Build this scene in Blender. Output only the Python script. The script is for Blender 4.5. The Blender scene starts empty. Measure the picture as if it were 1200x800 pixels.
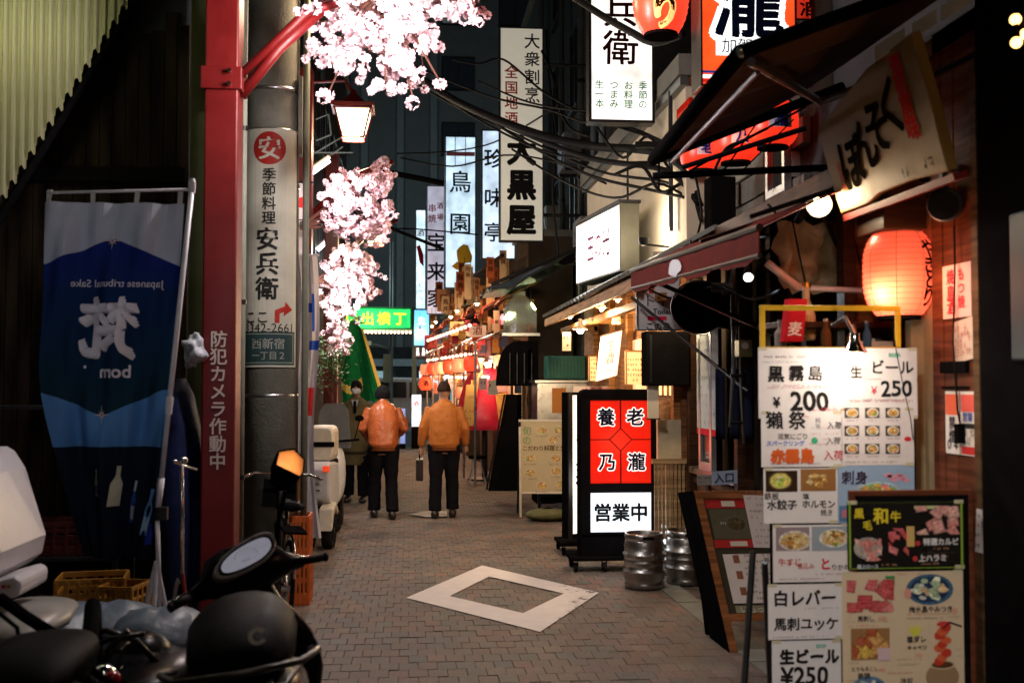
import bpy, math, random
from mathutils import Vector, Matrix, noise
S = bpy.context.scene
C = S.collection
R = random.Random(11)
V = Vector
rad = math.radians
# ---------------------------------------------------------------- camera
F_PX, CH = 1300.0, 1.65
PITCH, YAW = math.atan(50 / F_PX), math.atan(120 / F_PX)
cd = bpy.data.cameras.new('camera'); cam = bpy.data.objects.new('camera', cd); C.objects.link(cam)
cam.location = (0, 0, CH); cam.rotation_euler = (math.pi / 2 + PITCH, 0, -YAW)
cd.sensor_width = 36; cd.lens = 39; cd.clip_start = .05; cd.clip_end = 400
cd.dof.use_dof = True; cd.dof.focus_distance = 10.5; cd.dof.aperture_fstop = 2.8
S.camera = cam
# ---------------------------------------------------------------- night sky, faint moonlight, exposure
w = bpy.data.worlds.new('World'); S.world = w; w.use_nodes = True
wn = w.node_tree; bg = wn.nodes['Background']
sky = wn.nodes.new('ShaderNodeTexSky'); sky.sky_type = 'NISHITA'; sky.sun_disc = False
sky.sun_elevation = rad(2); sky.sun_rotation = rad(200)
wn.links.new(sky.outputs[0], bg.inputs[0]); bg.inputs[1].default_value = .004
sl = bpy.data.lights.new('sun', 'SUN'); sl.energy = .012; sl.angle = rad(.5); sl.color = (.7, .85, 1)
so = bpy.data.objects.new('sun', sl); C.objects.link(so); so.rotation_euler = (rad(50), 0, rad(20))
S.view_settings.view_transform = 'Standard'; S.view_settings.look = 'None'; S.view_settings.exposure = 0.2
S.view_settings.gamma = 1
S.cycles.use_denoising = True; S.cycles.max_bounces = 5; S.cycles.sample_clamp_indirect = 4
S.cycles.use_light_tree = True; S.cycles.caustics_reflective = False; S.cycles.caustics_refractive = False

# ---------------------------------------------------------------- placing helpers
RM = cam.rotation_euler.to_matrix()
def at(px, py, Y):
    d = RM @ V(((px - 600) / F_PX, -(py - 400) / F_PX, -1)); return V((0, 0, CH)) + d * (Y / d.y)
def atx(px, py, X):
    d = RM @ V(((px - 600) / F_PX, -(py - 400) / F_PX, -1)); return V((0, 0, CH)) + d * (X / d.x)
def gp(px, py):
    d = RM @ V(((px - 600) / F_PX, -(py - 400) / F_PX, -1)); return V((0, 0, CH)) + d * (-CH / d.z)

# ---------------------------------------------------------------- materials (all procedural)
MATS = {}
def M(name, col=None, rough=.55, metal=0., var=.18, scale=9., bump=0., bscale=60., emit=None, es=0., rand=0., coat=0., trans=0., alpha=1.):
    """col None: colour comes from the mesh's painted face colours"""
    if name in MATS: return MATS[name]
    m = bpy.data.materials.new(name); m.use_nodes = True; nt = m.node_tree; N = nt.nodes; L = nt.links
    b = N['Principled BSDF']
    tc = N.new('ShaderNodeTexCoord')
    no = N.new('ShaderNodeTexNoise'); no.inputs['Scale'].default_value = scale; no.inputs['Detail'].default_value = 6
    no.inputs['Roughness'].default_value = .65
    L.new(tc.outputs['Object'], no.inputs['Vector'])
    if col is None:
        a = N.new('ShaderNodeVertexColor'); a.layer_name = 'Col'; src = a.outputs[0]
    else:
        a = N.new('ShaderNodeRGB'); a.outputs[0].default_value = (*col, 1); src = a.outputs[0]
    mr = N.new('ShaderNodeMapRange'); mr.inputs['From Min'].default_value = .25; mr.inputs['From Max'].default_value = .75
    mr.inputs['To Min'].default_value = 1 - var; mr.inputs['To Max'].default_value = 1 + var
    L.new(no.outputs[0], mr.inputs[0]); fac = mr.outputs[0]
    if rand:
        oi = N.new('ShaderNodeObjectInfo'); r2 = N.new('ShaderNodeMapRange')
        r2.inputs['To Min'].default_value = 1 - rand; r2.inputs['To Max'].default_value = 1 + rand
        L.new(oi.outputs['Random'], r2.inputs[0]); mu = N.new('ShaderNodeMath'); mu.operation = 'MULTIPLY'
        L.new(fac, mu.inputs[0]); L.new(r2.outputs[0], mu.inputs[1]); fac = mu.outputs[0]
    vm = N.new('ShaderNodeVectorMath'); vm.operation = 'SCALE'; L.new(src, vm.inputs[0]); L.new(fac, vm.inputs['Scale'])
    L.new(vm.outputs[0], b.inputs['Base Color'])
    rr = N.new('ShaderNodeMapRange'); rr.inputs['To Min'].default_value = max(.02, rough - .12); rr.inputs['To Max'].default_value = min(1, rough + .12)
    L.new(no.outputs[0], rr.inputs[0]); L.new(rr.outputs[0], b.inputs['Roughness'])
    b.inputs['Metallic'].default_value = metal
    if metal < .5: b.inputs['Specular IOR Level'].default_value = .0 if (rough >= .65 and not bump) else .05 if (rough >= .65 or (col and max(col) < .02)) else (.15 if (rough >= .45 or col is None) else .45)
    if coat: b.inputs['Coat Weight'].default_value = coat
    if trans: b.inputs['Transmission Weight'].default_value = trans
    if alpha < 1: b.inputs['Alpha'].default_value = alpha
    if bump:
        n2 = N.new('ShaderNodeTexNoise'); n2.inputs['Scale'].default_value = bscale; n2.inputs['Detail'].default_value = 5
        L.new(tc.outputs['Object'], n2.inputs['Vector'])
        bu = N.new('ShaderNodeBump'); bu.inputs['Strength'].default_value = bump; bu.inputs['Distance'].default_value = .01
        L.new(n2.outputs[0], bu.inputs['Height']); L.new(bu.outputs[0], b.inputs['Normal'])
    if emit is not None or es:
        if emit is None: L.new(vm.outputs[0], b.inputs['Emission Color'])
        else: b.inputs['Emission Color'].default_value = (*emit, 1)
        b.inputs['Emission Strength'].default_value = es
    MATS[name] = m; return m
def wood(name, col, rough=.55, sc=(3, 3, 40), dark=.45):
    if name in MATS: return MATS[name]
    m = M(name, col, rough, bump=.15, bscale=90); nt = m.node_tree; N = nt.nodes; L = nt.links
    tc = [n for n in N if n.type == 'TEX_COORD'][0]; b = N['Principled BSDF']
    mp = N.new('ShaderNodeMapping'); mp.inputs['Scale'].default_value = (sc[0], sc[1], sc[2]); L.new(tc.outputs['Object'], mp.inputs[0])
    n = N.new('ShaderNodeTexNoise'); n.inputs['Scale'].default_value = 1; n.inputs['Detail'].default_value = 8; L.new(mp.outputs[0], n.inputs['Vector'])
    rp = N.new('ShaderNodeValToRGB'); rp.color_ramp.elements[0].position = .35; rp.color_ramp.elements[1].position = .65
    rp.color_ramp.elements[0].color = (*[c * dark for c in col], 1); rp.color_ramp.elements[1].color = (*col, 1)
    L.new(n.outputs[0], rp.inputs[0]); L.new(rp.outputs[0], b.inputs['Base Color']); b.inputs['Specular IOR Level'].default_value = .04
    return m
def glow(name, col, s):
    """the lit face of a lamp or of a backlit sign, a little uneven like a real tube-lit box"""
    if name in MATS: return MATS[name]
    m = bpy.data.materials.new(name); m.use_nodes = True; nt = m.node_tree; N = nt.nodes; L = nt.links; b = N['Principled BSDF']
    b.inputs['Base Color'].default_value = (*[min(.8, c * .8) for c in col], 1); b.inputs['Roughness'].default_value = .35
    tc = N.new('ShaderNodeTexCoord'); n = N.new('ShaderNodeTexNoise'); n.inputs['Scale'].default_value = 3.5; L.new(tc.outputs['Object'], n.inputs['Vector'])
    mr = N.new('ShaderNodeMapRange'); mr.inputs['From Min'].default_value = .3; mr.inputs['From Max'].default_value = .7
    mr.inputs['To Min'].default_value = s * .62; mr.inputs['To Max'].default_value = s * 1.25; L.new(n.outputs[0], mr.inputs[0])
    b.inputs['Emission Color'].default_value = (*col, 1); L.new(mr.outputs[0], b.inputs['Emission Strength'])
    MATS[name] = m; return m
def glowp(name, s):
    """backlit printed face: emits its own printed colours"""
    if name in MATS: return MATS[name]
    m = M(name, None, .35, var=.08, scale=4); b = m.node_tree.nodes['Principled BSDF']
    lk = [l for l in m.node_tree.links if l.to_socket == b.inputs['Base Color']][0]
    m.node_tree.links.new(lk.from_socket, b.inputs['Emission Color']); b.inputs['Emission Strength'].default_value = s
    return m
PRINT = M('printed_paper', None, .7, var=.05, scale=14)
FOOD = M('food_photo_print', None, .3, var=.6, scale=95)
GLOSS = M('glossy_print', None, .3, var=.05, scale=14)
INK = M('ink', None, .7, var=.1, scale=30)
BLACK = M('black_paint', (.006, .0055, .006), .6, var=.3); BLACK.node_tree.nodes['Principled BSDF'].inputs['Specular IOR Level'].default_value = 0
DKMET = M('dark_metal', (.03, .03, .032), .38, .7, var=.3)
STEEL = M('steel', (.55, .56, .57), .3, 1., var=.15, bump=.05)
CHROME = M('chrome', (.75, .75, .76), .12, 1., var=.05)
RUBBER = M('rubber', (.015, .015, .016), .75, var=.3, bump=.2)
REDST = M('red_steel', (.12, .004, .004), .42, 0, var=.25, scale=5, bump=.05)
WHITEP = M('white_paint', (.72, .72, .72), .4, var=.08)
CREAM = M('cream_render', (.62, .55, .42), .75, var=.12, scale=3, bump=.1)
DWOOD = wood('dark_wood', (.06, .028, .016), .5)
RWOOD = wood('red_brown_wood', (.16, .05, .025), .42)
MWOOD = wood('honey_wood', (.38, .17, .06), .5)
LWOOD = wood('pale_wood', (.45, .3, .15), .55)
CONC = M('concrete', (.17, .17, .15), .85, var=.25, scale=6, bump=.35, bscale=120)
GLASS = M('dark_glass', (.02, .025, .03), .06, 0, var=.1)
WCAB = M('cable_rubber', (.01, .01, .01), .6, var=.1)

# ---------------------------------------------------------------- mesh builder
GL = {}
def glyph(s, bold):
    k = (s, bold)
    if k in GL: return GL[k]
    cu = bpy.data.curves.new('g', 'FONT'); cu.body = s; cu.size = 1; cu.offset = bold; cu.resolution_u = 3
    ob = bpy.data.objects.new('g', cu); me = bpy.data.meshes.new_from_object(ob)
    vs = [(v.co.x, v.co.y) for v in me.vertices]; fs = [tuple(p.vertices) for p in me.polygons]
    bpy.data.objects.remove(ob); bpy.data.curves.remove(cu); bpy.data.meshes.remove(me)
    GL[k] = (vs, fs); return GL[k]
class Fr:
    """a flat frame: origin, right, up, normal"""
    def __init__(s, o, u=(1, 0, 0), v=(0, 0, 1)):
        s.o = V(o); s.u = V(u).normalized(); s.v = V(v).normalized(); s.n = s.u.cross(s.v).normalized()
    def p(s, x, y, z=0): return s.o + s.u * x + s.v * y + s.n * z
WM = {}
EACH = {'bolt', 'steel_band', 'pipe_bracket', 'pipe_clamp', 'pilaster', 'gate_post', 'bracket', 'frame_post', 'rafter', 'beam', 'post', 'rib', 'leg', 'rear_leg', 'wheel', 'tyre', 'door', 'upright', 'shelf', 'block', 'loop', 'conduit', 'clamp', 'cord', 'hanger', 'eye', 'deck', 'arm', 'folding_arm', 'pale_strip', 'red_band', 'strap', 'link', 'strut', 'rod', 'lettering'}
class MB:
    def __init__(s): s.v = []; s.f = []; s.c = []; s.mi = []; s.col = (1, 1, 1); s.m = 0; s.usecol = False; s.g = []
    def add(s, vs, fs, col=None):
        n = len(s.v); s.g.append((n, len(s.f))); s.v += [V(a) for a in vs]
        if col is not None: s.usecol = True
        for f in fs: s.f.append([i + n for i in f]); s.c.append(col or s.col); s.mi.append(s.m)
        return s
    def box(s, a, b, col=None):
        (x0, y0, z0), (x1, y1, z1) = a, b
        return s.add([(x0, y0, z0), (x1, y0, z0), (x1, y1, z0), (x0, y1, z0), (x0, y0, z1), (x1, y0, z1), (x1, y1, z1), (x0, y1, z1)],
                     [(0, 3, 2, 1), (4, 5, 6, 7), (0, 1, 5, 4), (1, 2, 6, 5), (2, 3, 7, 6), (3, 0, 4, 7)], col)
    def fbox(s, F, x0, x1, y0, y1, z0, z1, col=None):
        return s.add([F.p(x0, y0, z0), F.p(x1, y0, z0), F.p(x1, y1, z0), F.p(x0, y1, z0), F.p(x0, y0, z1), F.p(x1, y0, z1), F.p(x1, y1, z1), F.p(x0, y1, z1)],
                     [(0, 3, 2, 1), (4, 5, 6, 7), (0, 1, 5, 4), (1, 2, 6, 5), (2, 3, 7, 6), (3, 0, 4, 7)], col)
    def fq(s, F, x0, x1, y0, y1, z, col=None):
        return s.add([F.p(x0, y0, z), F.p(x1, y0, z), F.p(x1, y1, z), F.p(x0, y1, z)], [(0, 1, 2, 3)], col)
    def fpoly(s, F, pts, z0, z1, col=None):
        n = len(pts)
        return s.add([F.p(x, y, z0) for x, y in pts] + [F.p(x, y, z1) for x, y in pts],
                     [tuple(range(n - 1, -1, -1)), tuple(range(n, 2 * n))] + [(i, (i + 1) % n, (i + 1) % n + n, i + n) for i in range(n)], col)
    def disc(s, F, cx, cy, r, z, col=None, ry=None, n=16, jit=0):
        ry = ry or r; pts = []
        for i in range(n):
            k = 1 + (R.random() - .5) * jit; pts.append(F.p(cx + r * k * math.cos(i * 2 * math.pi / n), cy + ry * k * math.sin(i * 2 * math.pi / n), z))
        return s.add(pts, [tuple(range(n))], col)
    def rings(s, rs, col=None, cap=True, closed=True):
        n = len(rs[0]); fs = []
        for k in range(len(rs) - 1):
            for i in range(n if closed else n - 1): j = (i + 1) % n; fs.append((k * n + i, k * n + j, (k + 1) * n + j, (k + 1) * n + i))
        if cap and closed: fs.append(tuple(range(n - 1, -1, -1))); fs.append(tuple((len(rs) - 1) * n + i for i in range(n)))
        return s.add([p for r in rs for p in r], fs, col)
    def tube(s, p0, p1, r0, r1=None, n=10, col=None): return s.path([p0, p1], [r0, r0 if r1 is None else r1], n, col)
    def path(s, pts, r, n=8, col=None, up=None, ell=None):
        pts = [V(p) for p in pts]; rs = []; m = len(pts)
        if not isinstance(r, (list, tuple)): r = [r] * m
        t0 = (pts[1] - pts[0]).normalized(); a = V(up) if up else (V((0, 0, 1)) if abs(t0.z) < .9 else V((1, 0, 0)))
        for i, p in enumerate(pts):
            t = (pts[min(i + 1, m - 1)] - pts[max(i - 1, 0)]).normalized()
            x = t.cross(a); x = x.normalized() if x.length > 1e-4 else t.orthogonal().normalized(); a = x.cross(t).normalized()
            q = r[i]; qx, qy = q if isinstance(q, tuple) else (q, q)
            rs.append([p + x * qx * math.cos(k * 2 * math.pi / n) + a * qy * math.sin(k * 2 * math.pi / n) for k in range(n)])
        return s.rings(rs, col)
    def lathe(s, c, prof, n=20, col=None, ax=(0, 0, 1), cap=True):
        az = V(ax).normalized(); ux = az.orthogonal().normalized(); uy = az.cross(ux); c = V(c)
        return s.rings([[c + az * h + (ux * math.cos(k * 2 * math.pi / n) + uy * math.sin(k * 2 * math.pi / n)) * r for k in range(n)] for r, h in prof], col, cap)
    def ball(s, c, r, n=12, col=None, sc=(1, 1, 1)):
        c = V(c); rs = []
        for i in range(1, n // 2 + 2):
            th = math.pi * (i - .5) / (n // 2 + 1)
            rs.append([c + V((r * sc[0] * math.sin(th) * math.cos(k * 2 * math.pi / n), r * sc[1] * math.sin(th) * math.sin(k * 2 * math.pi / n), -r * sc[2] * math.cos(th))) for k in range(n)])
        return s.rings(rs, col)
    def text(s, F, t, x, y, size, col=(.01, .01, .01), bold=0., z=.003, vert=False, fitw=None, wob=0., sx=1., pitch=1.0, mirror=False):
        if vert:
            for i, ch in enumerate(t): s.text(F, ch, x, y - i * size * pitch, size, col, bold, z, False, None, wob, sx, 1., mirror)
            return s
        vs, fs = glyph(t, 0)
        if not vs: return s
        x0 = min(a for a, b in vs); x1 = max(a for a, b in vs)
        if len(t) == 1 and ord(t) > 0x2fff: cx, cy = .5, .38
        else: cx = (x0 + x1) / 2; cy = (min(b for a, b in vs) + max(b for a, b in vs)) / 2
        k = size if fitw is None else fitw / (x1 - x0) / sx
        ph = R.random() * 50; out = []
        for a, b in vs:
            dx = dy = 0
            if wob:
                nv = noise.noise_vector(V((a * 2.3 + ph, b * 2.3, ph))); dx = nv.x * wob; dy = nv.y * wob
            out.append(F.p(x + (a - cx + dx) * k * sx * (-1 if mirror else 1), y + (b - cy + dy) * k, z))
        g0 = len(s.g); sh = [(0, 0)]; nn = 0 if bold < .008 else (4 if bold < .045 else 12)
        sh += [(bold * k * math.cos(q * 2 * math.pi / nn + .6), bold * k * math.sin(q * 2 * math.pi / nn + .6)) for q in range(nn)]
        for i, (ox, oy) in enumerate(sh):
            s.add([p + (F.p(ox, oy, 0) - F.p(0, 0, 0)) + (F.p(0, 0, 1) - F.p(0, 0, 0)) * (i * .00012) for p in out] if not hasattr(F, 'curved') else
                  [F.curved(p, ox, oy, i * .00012) for p in out], [tuple(reversed(f)) if mirror else f for f in fs], col)
        del s.g[g0 + 1:]
        return s
    def scribble(s, F, x0, x1, y, h, col=(.02, .02, .02), z=.003, fill=.75):
        """a line of print too small to read in the photograph: a run of short glyph strokes"""
        x = x0
        while x < x1 - h * .5:
            wd = h * (.5 + R.random() * .45)
            if R.random() < fill:
                for _ in range(3):
                    yy = y + (R.random() - .5) * h * .7; a = x + R.random() * wd * .3
                    s.fq(F, a, a + wd * (.35 + .4 * R.random()), yy - h * .06, yy + h * .06, z, col)
                a = x + wd * (.2 + .5 * R.random()); s.fq(F, a, a + h * .12, y - h * .42, y + h * .42, z + .0004, col)
            x += wd + h * .12
        return s
    def build(s, name, mat, parent=None, smooth=False, bevel=0, kind=None, label=None, world=True, sub=0):
        if mat is PRINT and max(s.mi or [0]): mat = [PRINT, FOOD]
        if name in EACH and 1 < len(s.g) <= 48:
            o = None; gs = s.g + [(len(s.v), len(s.f))]
            for (a, fa), (b, fb) in zip(gs, gs[1:]):
                if a == b or fa == fb: continue
                m = MB(); m.v = s.v[a:b]; m.f = [[i - a for i in f] for f in s.f[fa:fb]]; m.c = s.c[fa:fb]; m.mi = s.mi[fa:fb]; m.usecol = s.usecol
                q = m.build(name, mat, parent, smooth, bevel, kind, label, world, sub); o = o or q
            return o
        me = bpy.data.meshes.new(name)
        vs = s.v
        if world and parent is not None:
            inv = WM[parent].inverted(); vs = [inv @ v for v in vs]
        me.from_pydata([tuple(v) for v in vs], [], s.f)
        for mt in (mat if isinstance(mat, (list, tuple)) else [mat]): me.materials.append(mt)
        if max(s.mi or [0]): me.polygons.foreach_set('material_index', s.mi)
        if s.usecol:
            ca = me.color_attributes.new('Col', 'FLOAT_COLOR', 'CORNER'); d = []
            for f, c in zip(s.f, s.c):
                for _ in f: d += [c[0], c[1], c[2], 1]
            ca.data.foreach_set('color', d)
        if smooth: me.polygons.foreach_set('use_smooth', [True] * len(me.polygons))
        me.update()
        o = bpy.data.objects.new(name, me); C.objects.link(o)
        if parent is not None: o.parent = parent
        WM[o] = WM[parent].copy() if parent is not None else Matrix.Identity(4)
        if bevel:
            b = o.modifiers.new('b', 'BEVEL'); b.width = bevel; b.segments = 2; b.limit_method = 'ANGLE'; b.angle_limit = rad(40)
        if sub:
            b = o.modifiers.new('s', 'SUBSURF'); b.levels = sub; b.render_levels = sub
        if kind: o['kind'] = kind
        if label: o['label'] = label
        return o
def tag(o, label, cat, group=None):
    o['label'] = label; o['category'] = cat
    if group: o['group'] = group
    return o
def thing(name, label, cat, loc=(0, 0, 0), rz=0., group=None, rot=None):
    o = bpy.data.objects.new(name, None); C.objects.link(o); o.location = loc
    o.rotation_euler = rot if rot else (0, 0, rz); o.empty_display_size = .1
    WM[o] = Matrix.Translation(V(loc)) @ o.rotation_euler.to_matrix().to_4x4()
    return tag(o, label, cat, group)
def struct(mb, name, mat, **k): o = mb.build(name, mat, **k); o['kind'] = 'structure'; return o
def dup(root, loc, rz=0., label=None):
    r = root.copy(); C.objects.link(r); r.location = loc; r.rotation_euler = (0, 0, rz)
    if label: r['label'] = label
    for ch in [o for o in list(root.children)]:
        c = ch.copy(); C.objects.link(c); c.parent = r
        for g in list(ch.children):
            d = g.copy(); C.objects.link(d); d.parent = c
    return r
def part_copy(o, parent, loc, rot=(0, 0, 0), sc=1.):
    c = o.copy(); C.objects.link(c); c.parent = parent; c.location = loc; c.rotation_euler = rot
    c.scale = (sc,) * 3 if not isinstance(sc, tuple) else sc
    return c
def lamp(name, loc, watt, col=(1, .8, .55), r=.05, kind='POINT', parent=None, rot=None, spot=None, blend=.5):
    l = bpy.data.lights.new(name, kind); l.energy = watt; l.color = col
    if kind == 'AREA': l.size = r
    else: l.shadow_soft_size = r
    if spot: l.spot_size = rad(spot); l.spot_blend = blend
    o = bpy.data.objects.new(name, l); C.objects.link(o)
    if rot is not None: o.rotation_euler = rot
    o.location = loc
    if parent is not None:
        o.parent = parent; o.matrix_parent_inverse = WM[parent].inverted()
    return o
def aim(o, tgt): o.rotation_euler = (V(tgt) - V(o.location)).to_track_quat('-Z', 'Y').to_euler()
def remesh(mb, voxel, smooth=6, disp=0., dscale=.15):
    me = bpy.data.meshes.new('t'); me.from_pydata([tuple(v) for v in mb.v], [], mb.f)
    o = bpy.data.objects.new('t', me); C.objects.link(o)
    r = o.modifiers.new('r', 'REMESH'); r.mode = 'VOXEL'; r.voxel_size = voxel
    q = o.modifiers.new('q', 'SMOOTH'); q.iterations = smooth; q.factor = .5
    if disp:
        tx = bpy.data.textures.new('fold', 'CLOUDS'); tx.noise_scale = dscale; tx.noise_depth = 2
        d = o.modifiers.new('d', 'DISPLACE'); d.texture = tx; d.strength = disp; d.texture_coords = 'LOCAL'
    dg = bpy.context.evaluated_depsgraph_get(); m2 = bpy.data.meshes.new_from_object(o.evaluated_get(dg))
    bpy.data.objects.remove(o); bpy.data.meshes.remove(me)
    m2.polygons.foreach_set('use_smooth', [True] * len(m2.polygons)); return m2
def mesh_part(me, name, mat, parent):
    me.name = name; me.materials.clear(); me.materials.append(mat); o = bpy.data.objects.new(name, me); C.objects.link(o); o.parent = parent
    WM[o] = WM[parent]; return o
# ================================================================ THE SETTING
def paver_mat(name, attr):
    m = bpy.data.materials.new(name); m.use_nodes = True; N = m.node_tree.nodes; L = m.node_tree.links; b = N['Principled BSDF']
    if attr: a = N.new('ShaderNodeVertexColor'); a.layer_name = 'Col'; sep = N.new('ShaderNodeSeparateColor'); L.new(a.outputs[0], sep.inputs[0]); rnd = sep.outputs[0]
    else: rnd = N.new('ShaderNodeObjectInfo').outputs['Random']
    rp = N.new('ShaderNodeValToRGB'); e = rp.color_ramp.elements
    cols = [(0, (.17, .12, .095)), (.2, (.22, .155, .115)), (.4, (.15, .14, .12)), (.55, (.23, .135, .10)), (.7, (.14, .14, .125)), (.85, (.24, .18, .135)), (1, (.19, .13, .12))]
    e[0].position, e[0].color = 0, (*cols[0][1], 1); e[1].position, e[1].color = 1, (*cols[-1][1], 1)
    for p, c in cols[1:-1]: x = e.new(p); x.color = (*c, 1)
    L.new(rnd, rp.inputs[0])
    g = N.new('ShaderNodeNewGeometry'); n = N.new('ShaderNodeTexNoise'); n.inputs['Scale'].default_value = 1.6; n.inputs['Detail'].default_value = 8
    L.new(g.outputs['Position'], n.inputs['Vector']); mr = N.new('ShaderNodeMapRange'); mr.inputs[1].default_value = .3; mr.inputs[2].default_value = .7
    mr.inputs[3].default_value = .22; mr.inputs[4].default_value = .88; L.new(n.outputs[0], mr.inputs[0])
    n3 = N.new('ShaderNodeTexNoise'); n3.inputs['Scale'].default_value = 45; n3.inputs['Detail'].default_value = 4; L.new(g.outputs['Position'], n3.inputs['Vector'])
    m3 = N.new('ShaderNodeMapRange'); m3.inputs[1].default_value = .3; m3.inputs[2].default_value = .7; m3.inputs[3].default_value = .75; m3.inputs[4].default_value = 1.25; L.new(n3.outputs[0], m3.inputs[0])
    mm = N.new('ShaderNodeMath'); mm.operation = 'MULTIPLY'; L.new(mr.outputs[0], mm.inputs[0]); L.new(m3.outputs[0], mm.inputs[1])
    vm = N.new('ShaderNodeVectorMath'); vm.operation = 'SCALE'; L.new(rp.outputs[0], vm.inputs[0]); L.new(mm.outputs[0], vm.inputs['Scale']); L.new(vm.outputs[0], b.inputs['Base Color'])
    r2 = N.new('ShaderNodeMapRange'); r2.inputs[1].default_value = .3; r2.inputs[2].default_value = .7; r2.inputs[3].default_value = .6; r2.inputs[4].default_value = .9
    L.new(n.outputs[0], r2.inputs[0]); L.new(r2.outputs[0], b.inputs['Roughness'])
    bu = N.new('ShaderNodeBump'); bu.inputs['Strength'].default_value = .5; bu.inputs['Distance'].default_value = .004; L.new(n3.outputs[0], bu.inputs['Height']); L.new(bu.outputs[0], b.inputs['Normal'])
    return m
PM, PMA = paver_mat('paver_single', False), paver_mat('paver_field', True)
g = MB(); g.box((-60, -20, -.6), (60, 110, -.045)); struct(g, 'ground', M('asphalt', (.05, .05, .052), .75, var=.3, scale=30, bump=.4))
g = MB(); g.box((-4.2, -2, -.04), (3.2, 30, -.012)); pave = struct(g, 'pavement', M('mortar', (.08, .066, .055), .9, var=.3, scale=20))
BW, BL = .112, .165
def brick_geo(mb, x, y, z, tx, ty, col=None):
    hw, hl, b = BW / 2 - .0012, BL / 2 - .0012, .002
    lo = [(x - hw, y - hl, z - .03), (x + hw, y - hl, z - .03), (x + hw, y + hl, z - .03), (x - hw, y + hl, z - .03)]
    md = [(a, c, z - b + (a - x) * tx + (c - y) * ty) for a, c, _ in lo]
    tp = [(x + (a - x) * (1 - b / hw), y + (c - y) * (1 - b / hl), z + (a - x) * tx + (c - y) * ty) for a, c, _ in lo]
    mb.add(lo + md + tp, [(0, 1, 5, 4), (1, 2, 6, 5), (2, 3, 7, 6), (3, 0, 4, 7), (4, 5, 9, 8), (5, 6, 10, 9), (6, 7, 11, 10), (7, 4, 8, 11), (8, 9, 10, 11)], col)
sl_ = []
for i in range(-37, 28):
    for j in range(14, 182):
        x = i * BW + (BW / 2 if j % 2 else 0); y = j * BL; sl_.append((x, y))
vis = [s for s in sl_ if -.10 * s[1] < s[0] < 1.75 and 5.75 < s[1] and s[0] > -.75]
vis.sort(key=lambda s: (s[1], s[0])); single = set(vis[:300])
t = MB(); brick_geo(t, 0, 0, 0, 0, 0); b0 = None
fld = MB()
for s in sl_:
    if s in single:
        if b0 is None: b0 = t.build('brick', PM, pave); b = b0
        else: b = b0.copy(); C.objects.link(b)
        b.location = (s[0], s[1], R.uniform(-.003, .003)); b.rotation_euler = (R.uniform(-.008, .008), R.uniform(-.01, .01), R.uniform(-.004, .004))
    else: brick_geo(fld, s[0], s[1], R.uniform(-.002, .002), R.uniform(-.012, .012), R.uniform(-.01, .01), (R.random(),) * 3)
fld.build('brick_field', PMA, pave, kind='stuff')
# worn white diamond painted on the bricks
m = M('worn_road_paint', (.6, .56, .55), .6, var=.12, scale=6, bump=.2, bscale=90); N = m.node_tree.nodes; L = m.node_tree.links; b = N['Principled BSDF']
ge = N.new('ShaderNodeNewGeometry'); n = N.new('ShaderNodeTexNoise'); n.inputs['Scale'].default_value = 7; n.inputs['Detail'].default_value = 9; n.inputs['Roughness'].default_value = .72
L.new(ge.outputs['Position'], n.inputs['Vector']); sp = N.new('ShaderNodeSeparateXYZ'); L.new(ge.outputs['Position'], sp.inputs[0])
mr = N.new('ShaderNodeMapRange'); mr.inputs[1].default_value = .75; mr.inputs[2].default_value = 1.35; mr.inputs[3].default_value = .2; mr.inputs[4].default_value = .0; L.new(sp.outputs[0], mr.inputs[0])
ad = N.new('ShaderNodeMath'); L.new(mr.outputs[0], ad.inputs[0]); L.new(n.outputs[0], ad.inputs[1])
gt = N.new('ShaderNodeMapRange'); gt.inputs[1].default_value = .42; gt.inputs[2].default_value = .48; gt.inputs[3].default_value = .12; L.new(ad.outputs[0], gt.inputs[0]); L.new(gt.outputs[0], b.inputs['Alpha'])
def gz(p, z): q = gp(*p); q.z = z; return q
O = [gz(p, .0075) for p in ((476, 701), (565, 663), (702, 695), (633, 741))]; I = [gz(p, .0075) for p in ((527, 699), (573, 676), (661, 696), (613, 719))]
g = MB()
for k in range(4):
    j = (k + 1) % 4
    for q in range(8):
        a, c = q / 8, (q + 1) / 8; g.add([O[k].lerp(O[j], a), O[k].lerp(O[j], c), I[k].lerp(I[j], c), I[k].lerp(I[j], a)], [(0, 1, 2, 3)])
struct(g, 'diamond_road_marking', m)
g = MB(); g.box((-.1, 3, 0), (.1, 6, .006))
# manhole and kerb strips along the shop fronts
g = MB()
for k in range(30): g.box((2.02, 2 + k * .9, -.02), (2.2, 2.88 + k * .9, .008))
struct(g, 'gutter', CONC)
g = MB(); g.box((-30, 30.02, -.04), (30, 44, -.004)); struct(g, 'road', M('road_asphalt', (.06, .06, .062), .5, var=.3, scale=12, bump=.3))
g = MB(); g.box((-30, 44.02, -.04), (30, 50, .11)); struct(g, 'sidewalk', CONC)
g = MB()
for k in range(7): g.box((-3.5 + k * .95, 31, -.002), (-3.05 + k * .95, 34, .002))
struct(g, 'crossing_stripes', WHITEP)

FARW = M('far_dark_glass', (.03, .04, .05), .2)
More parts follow.
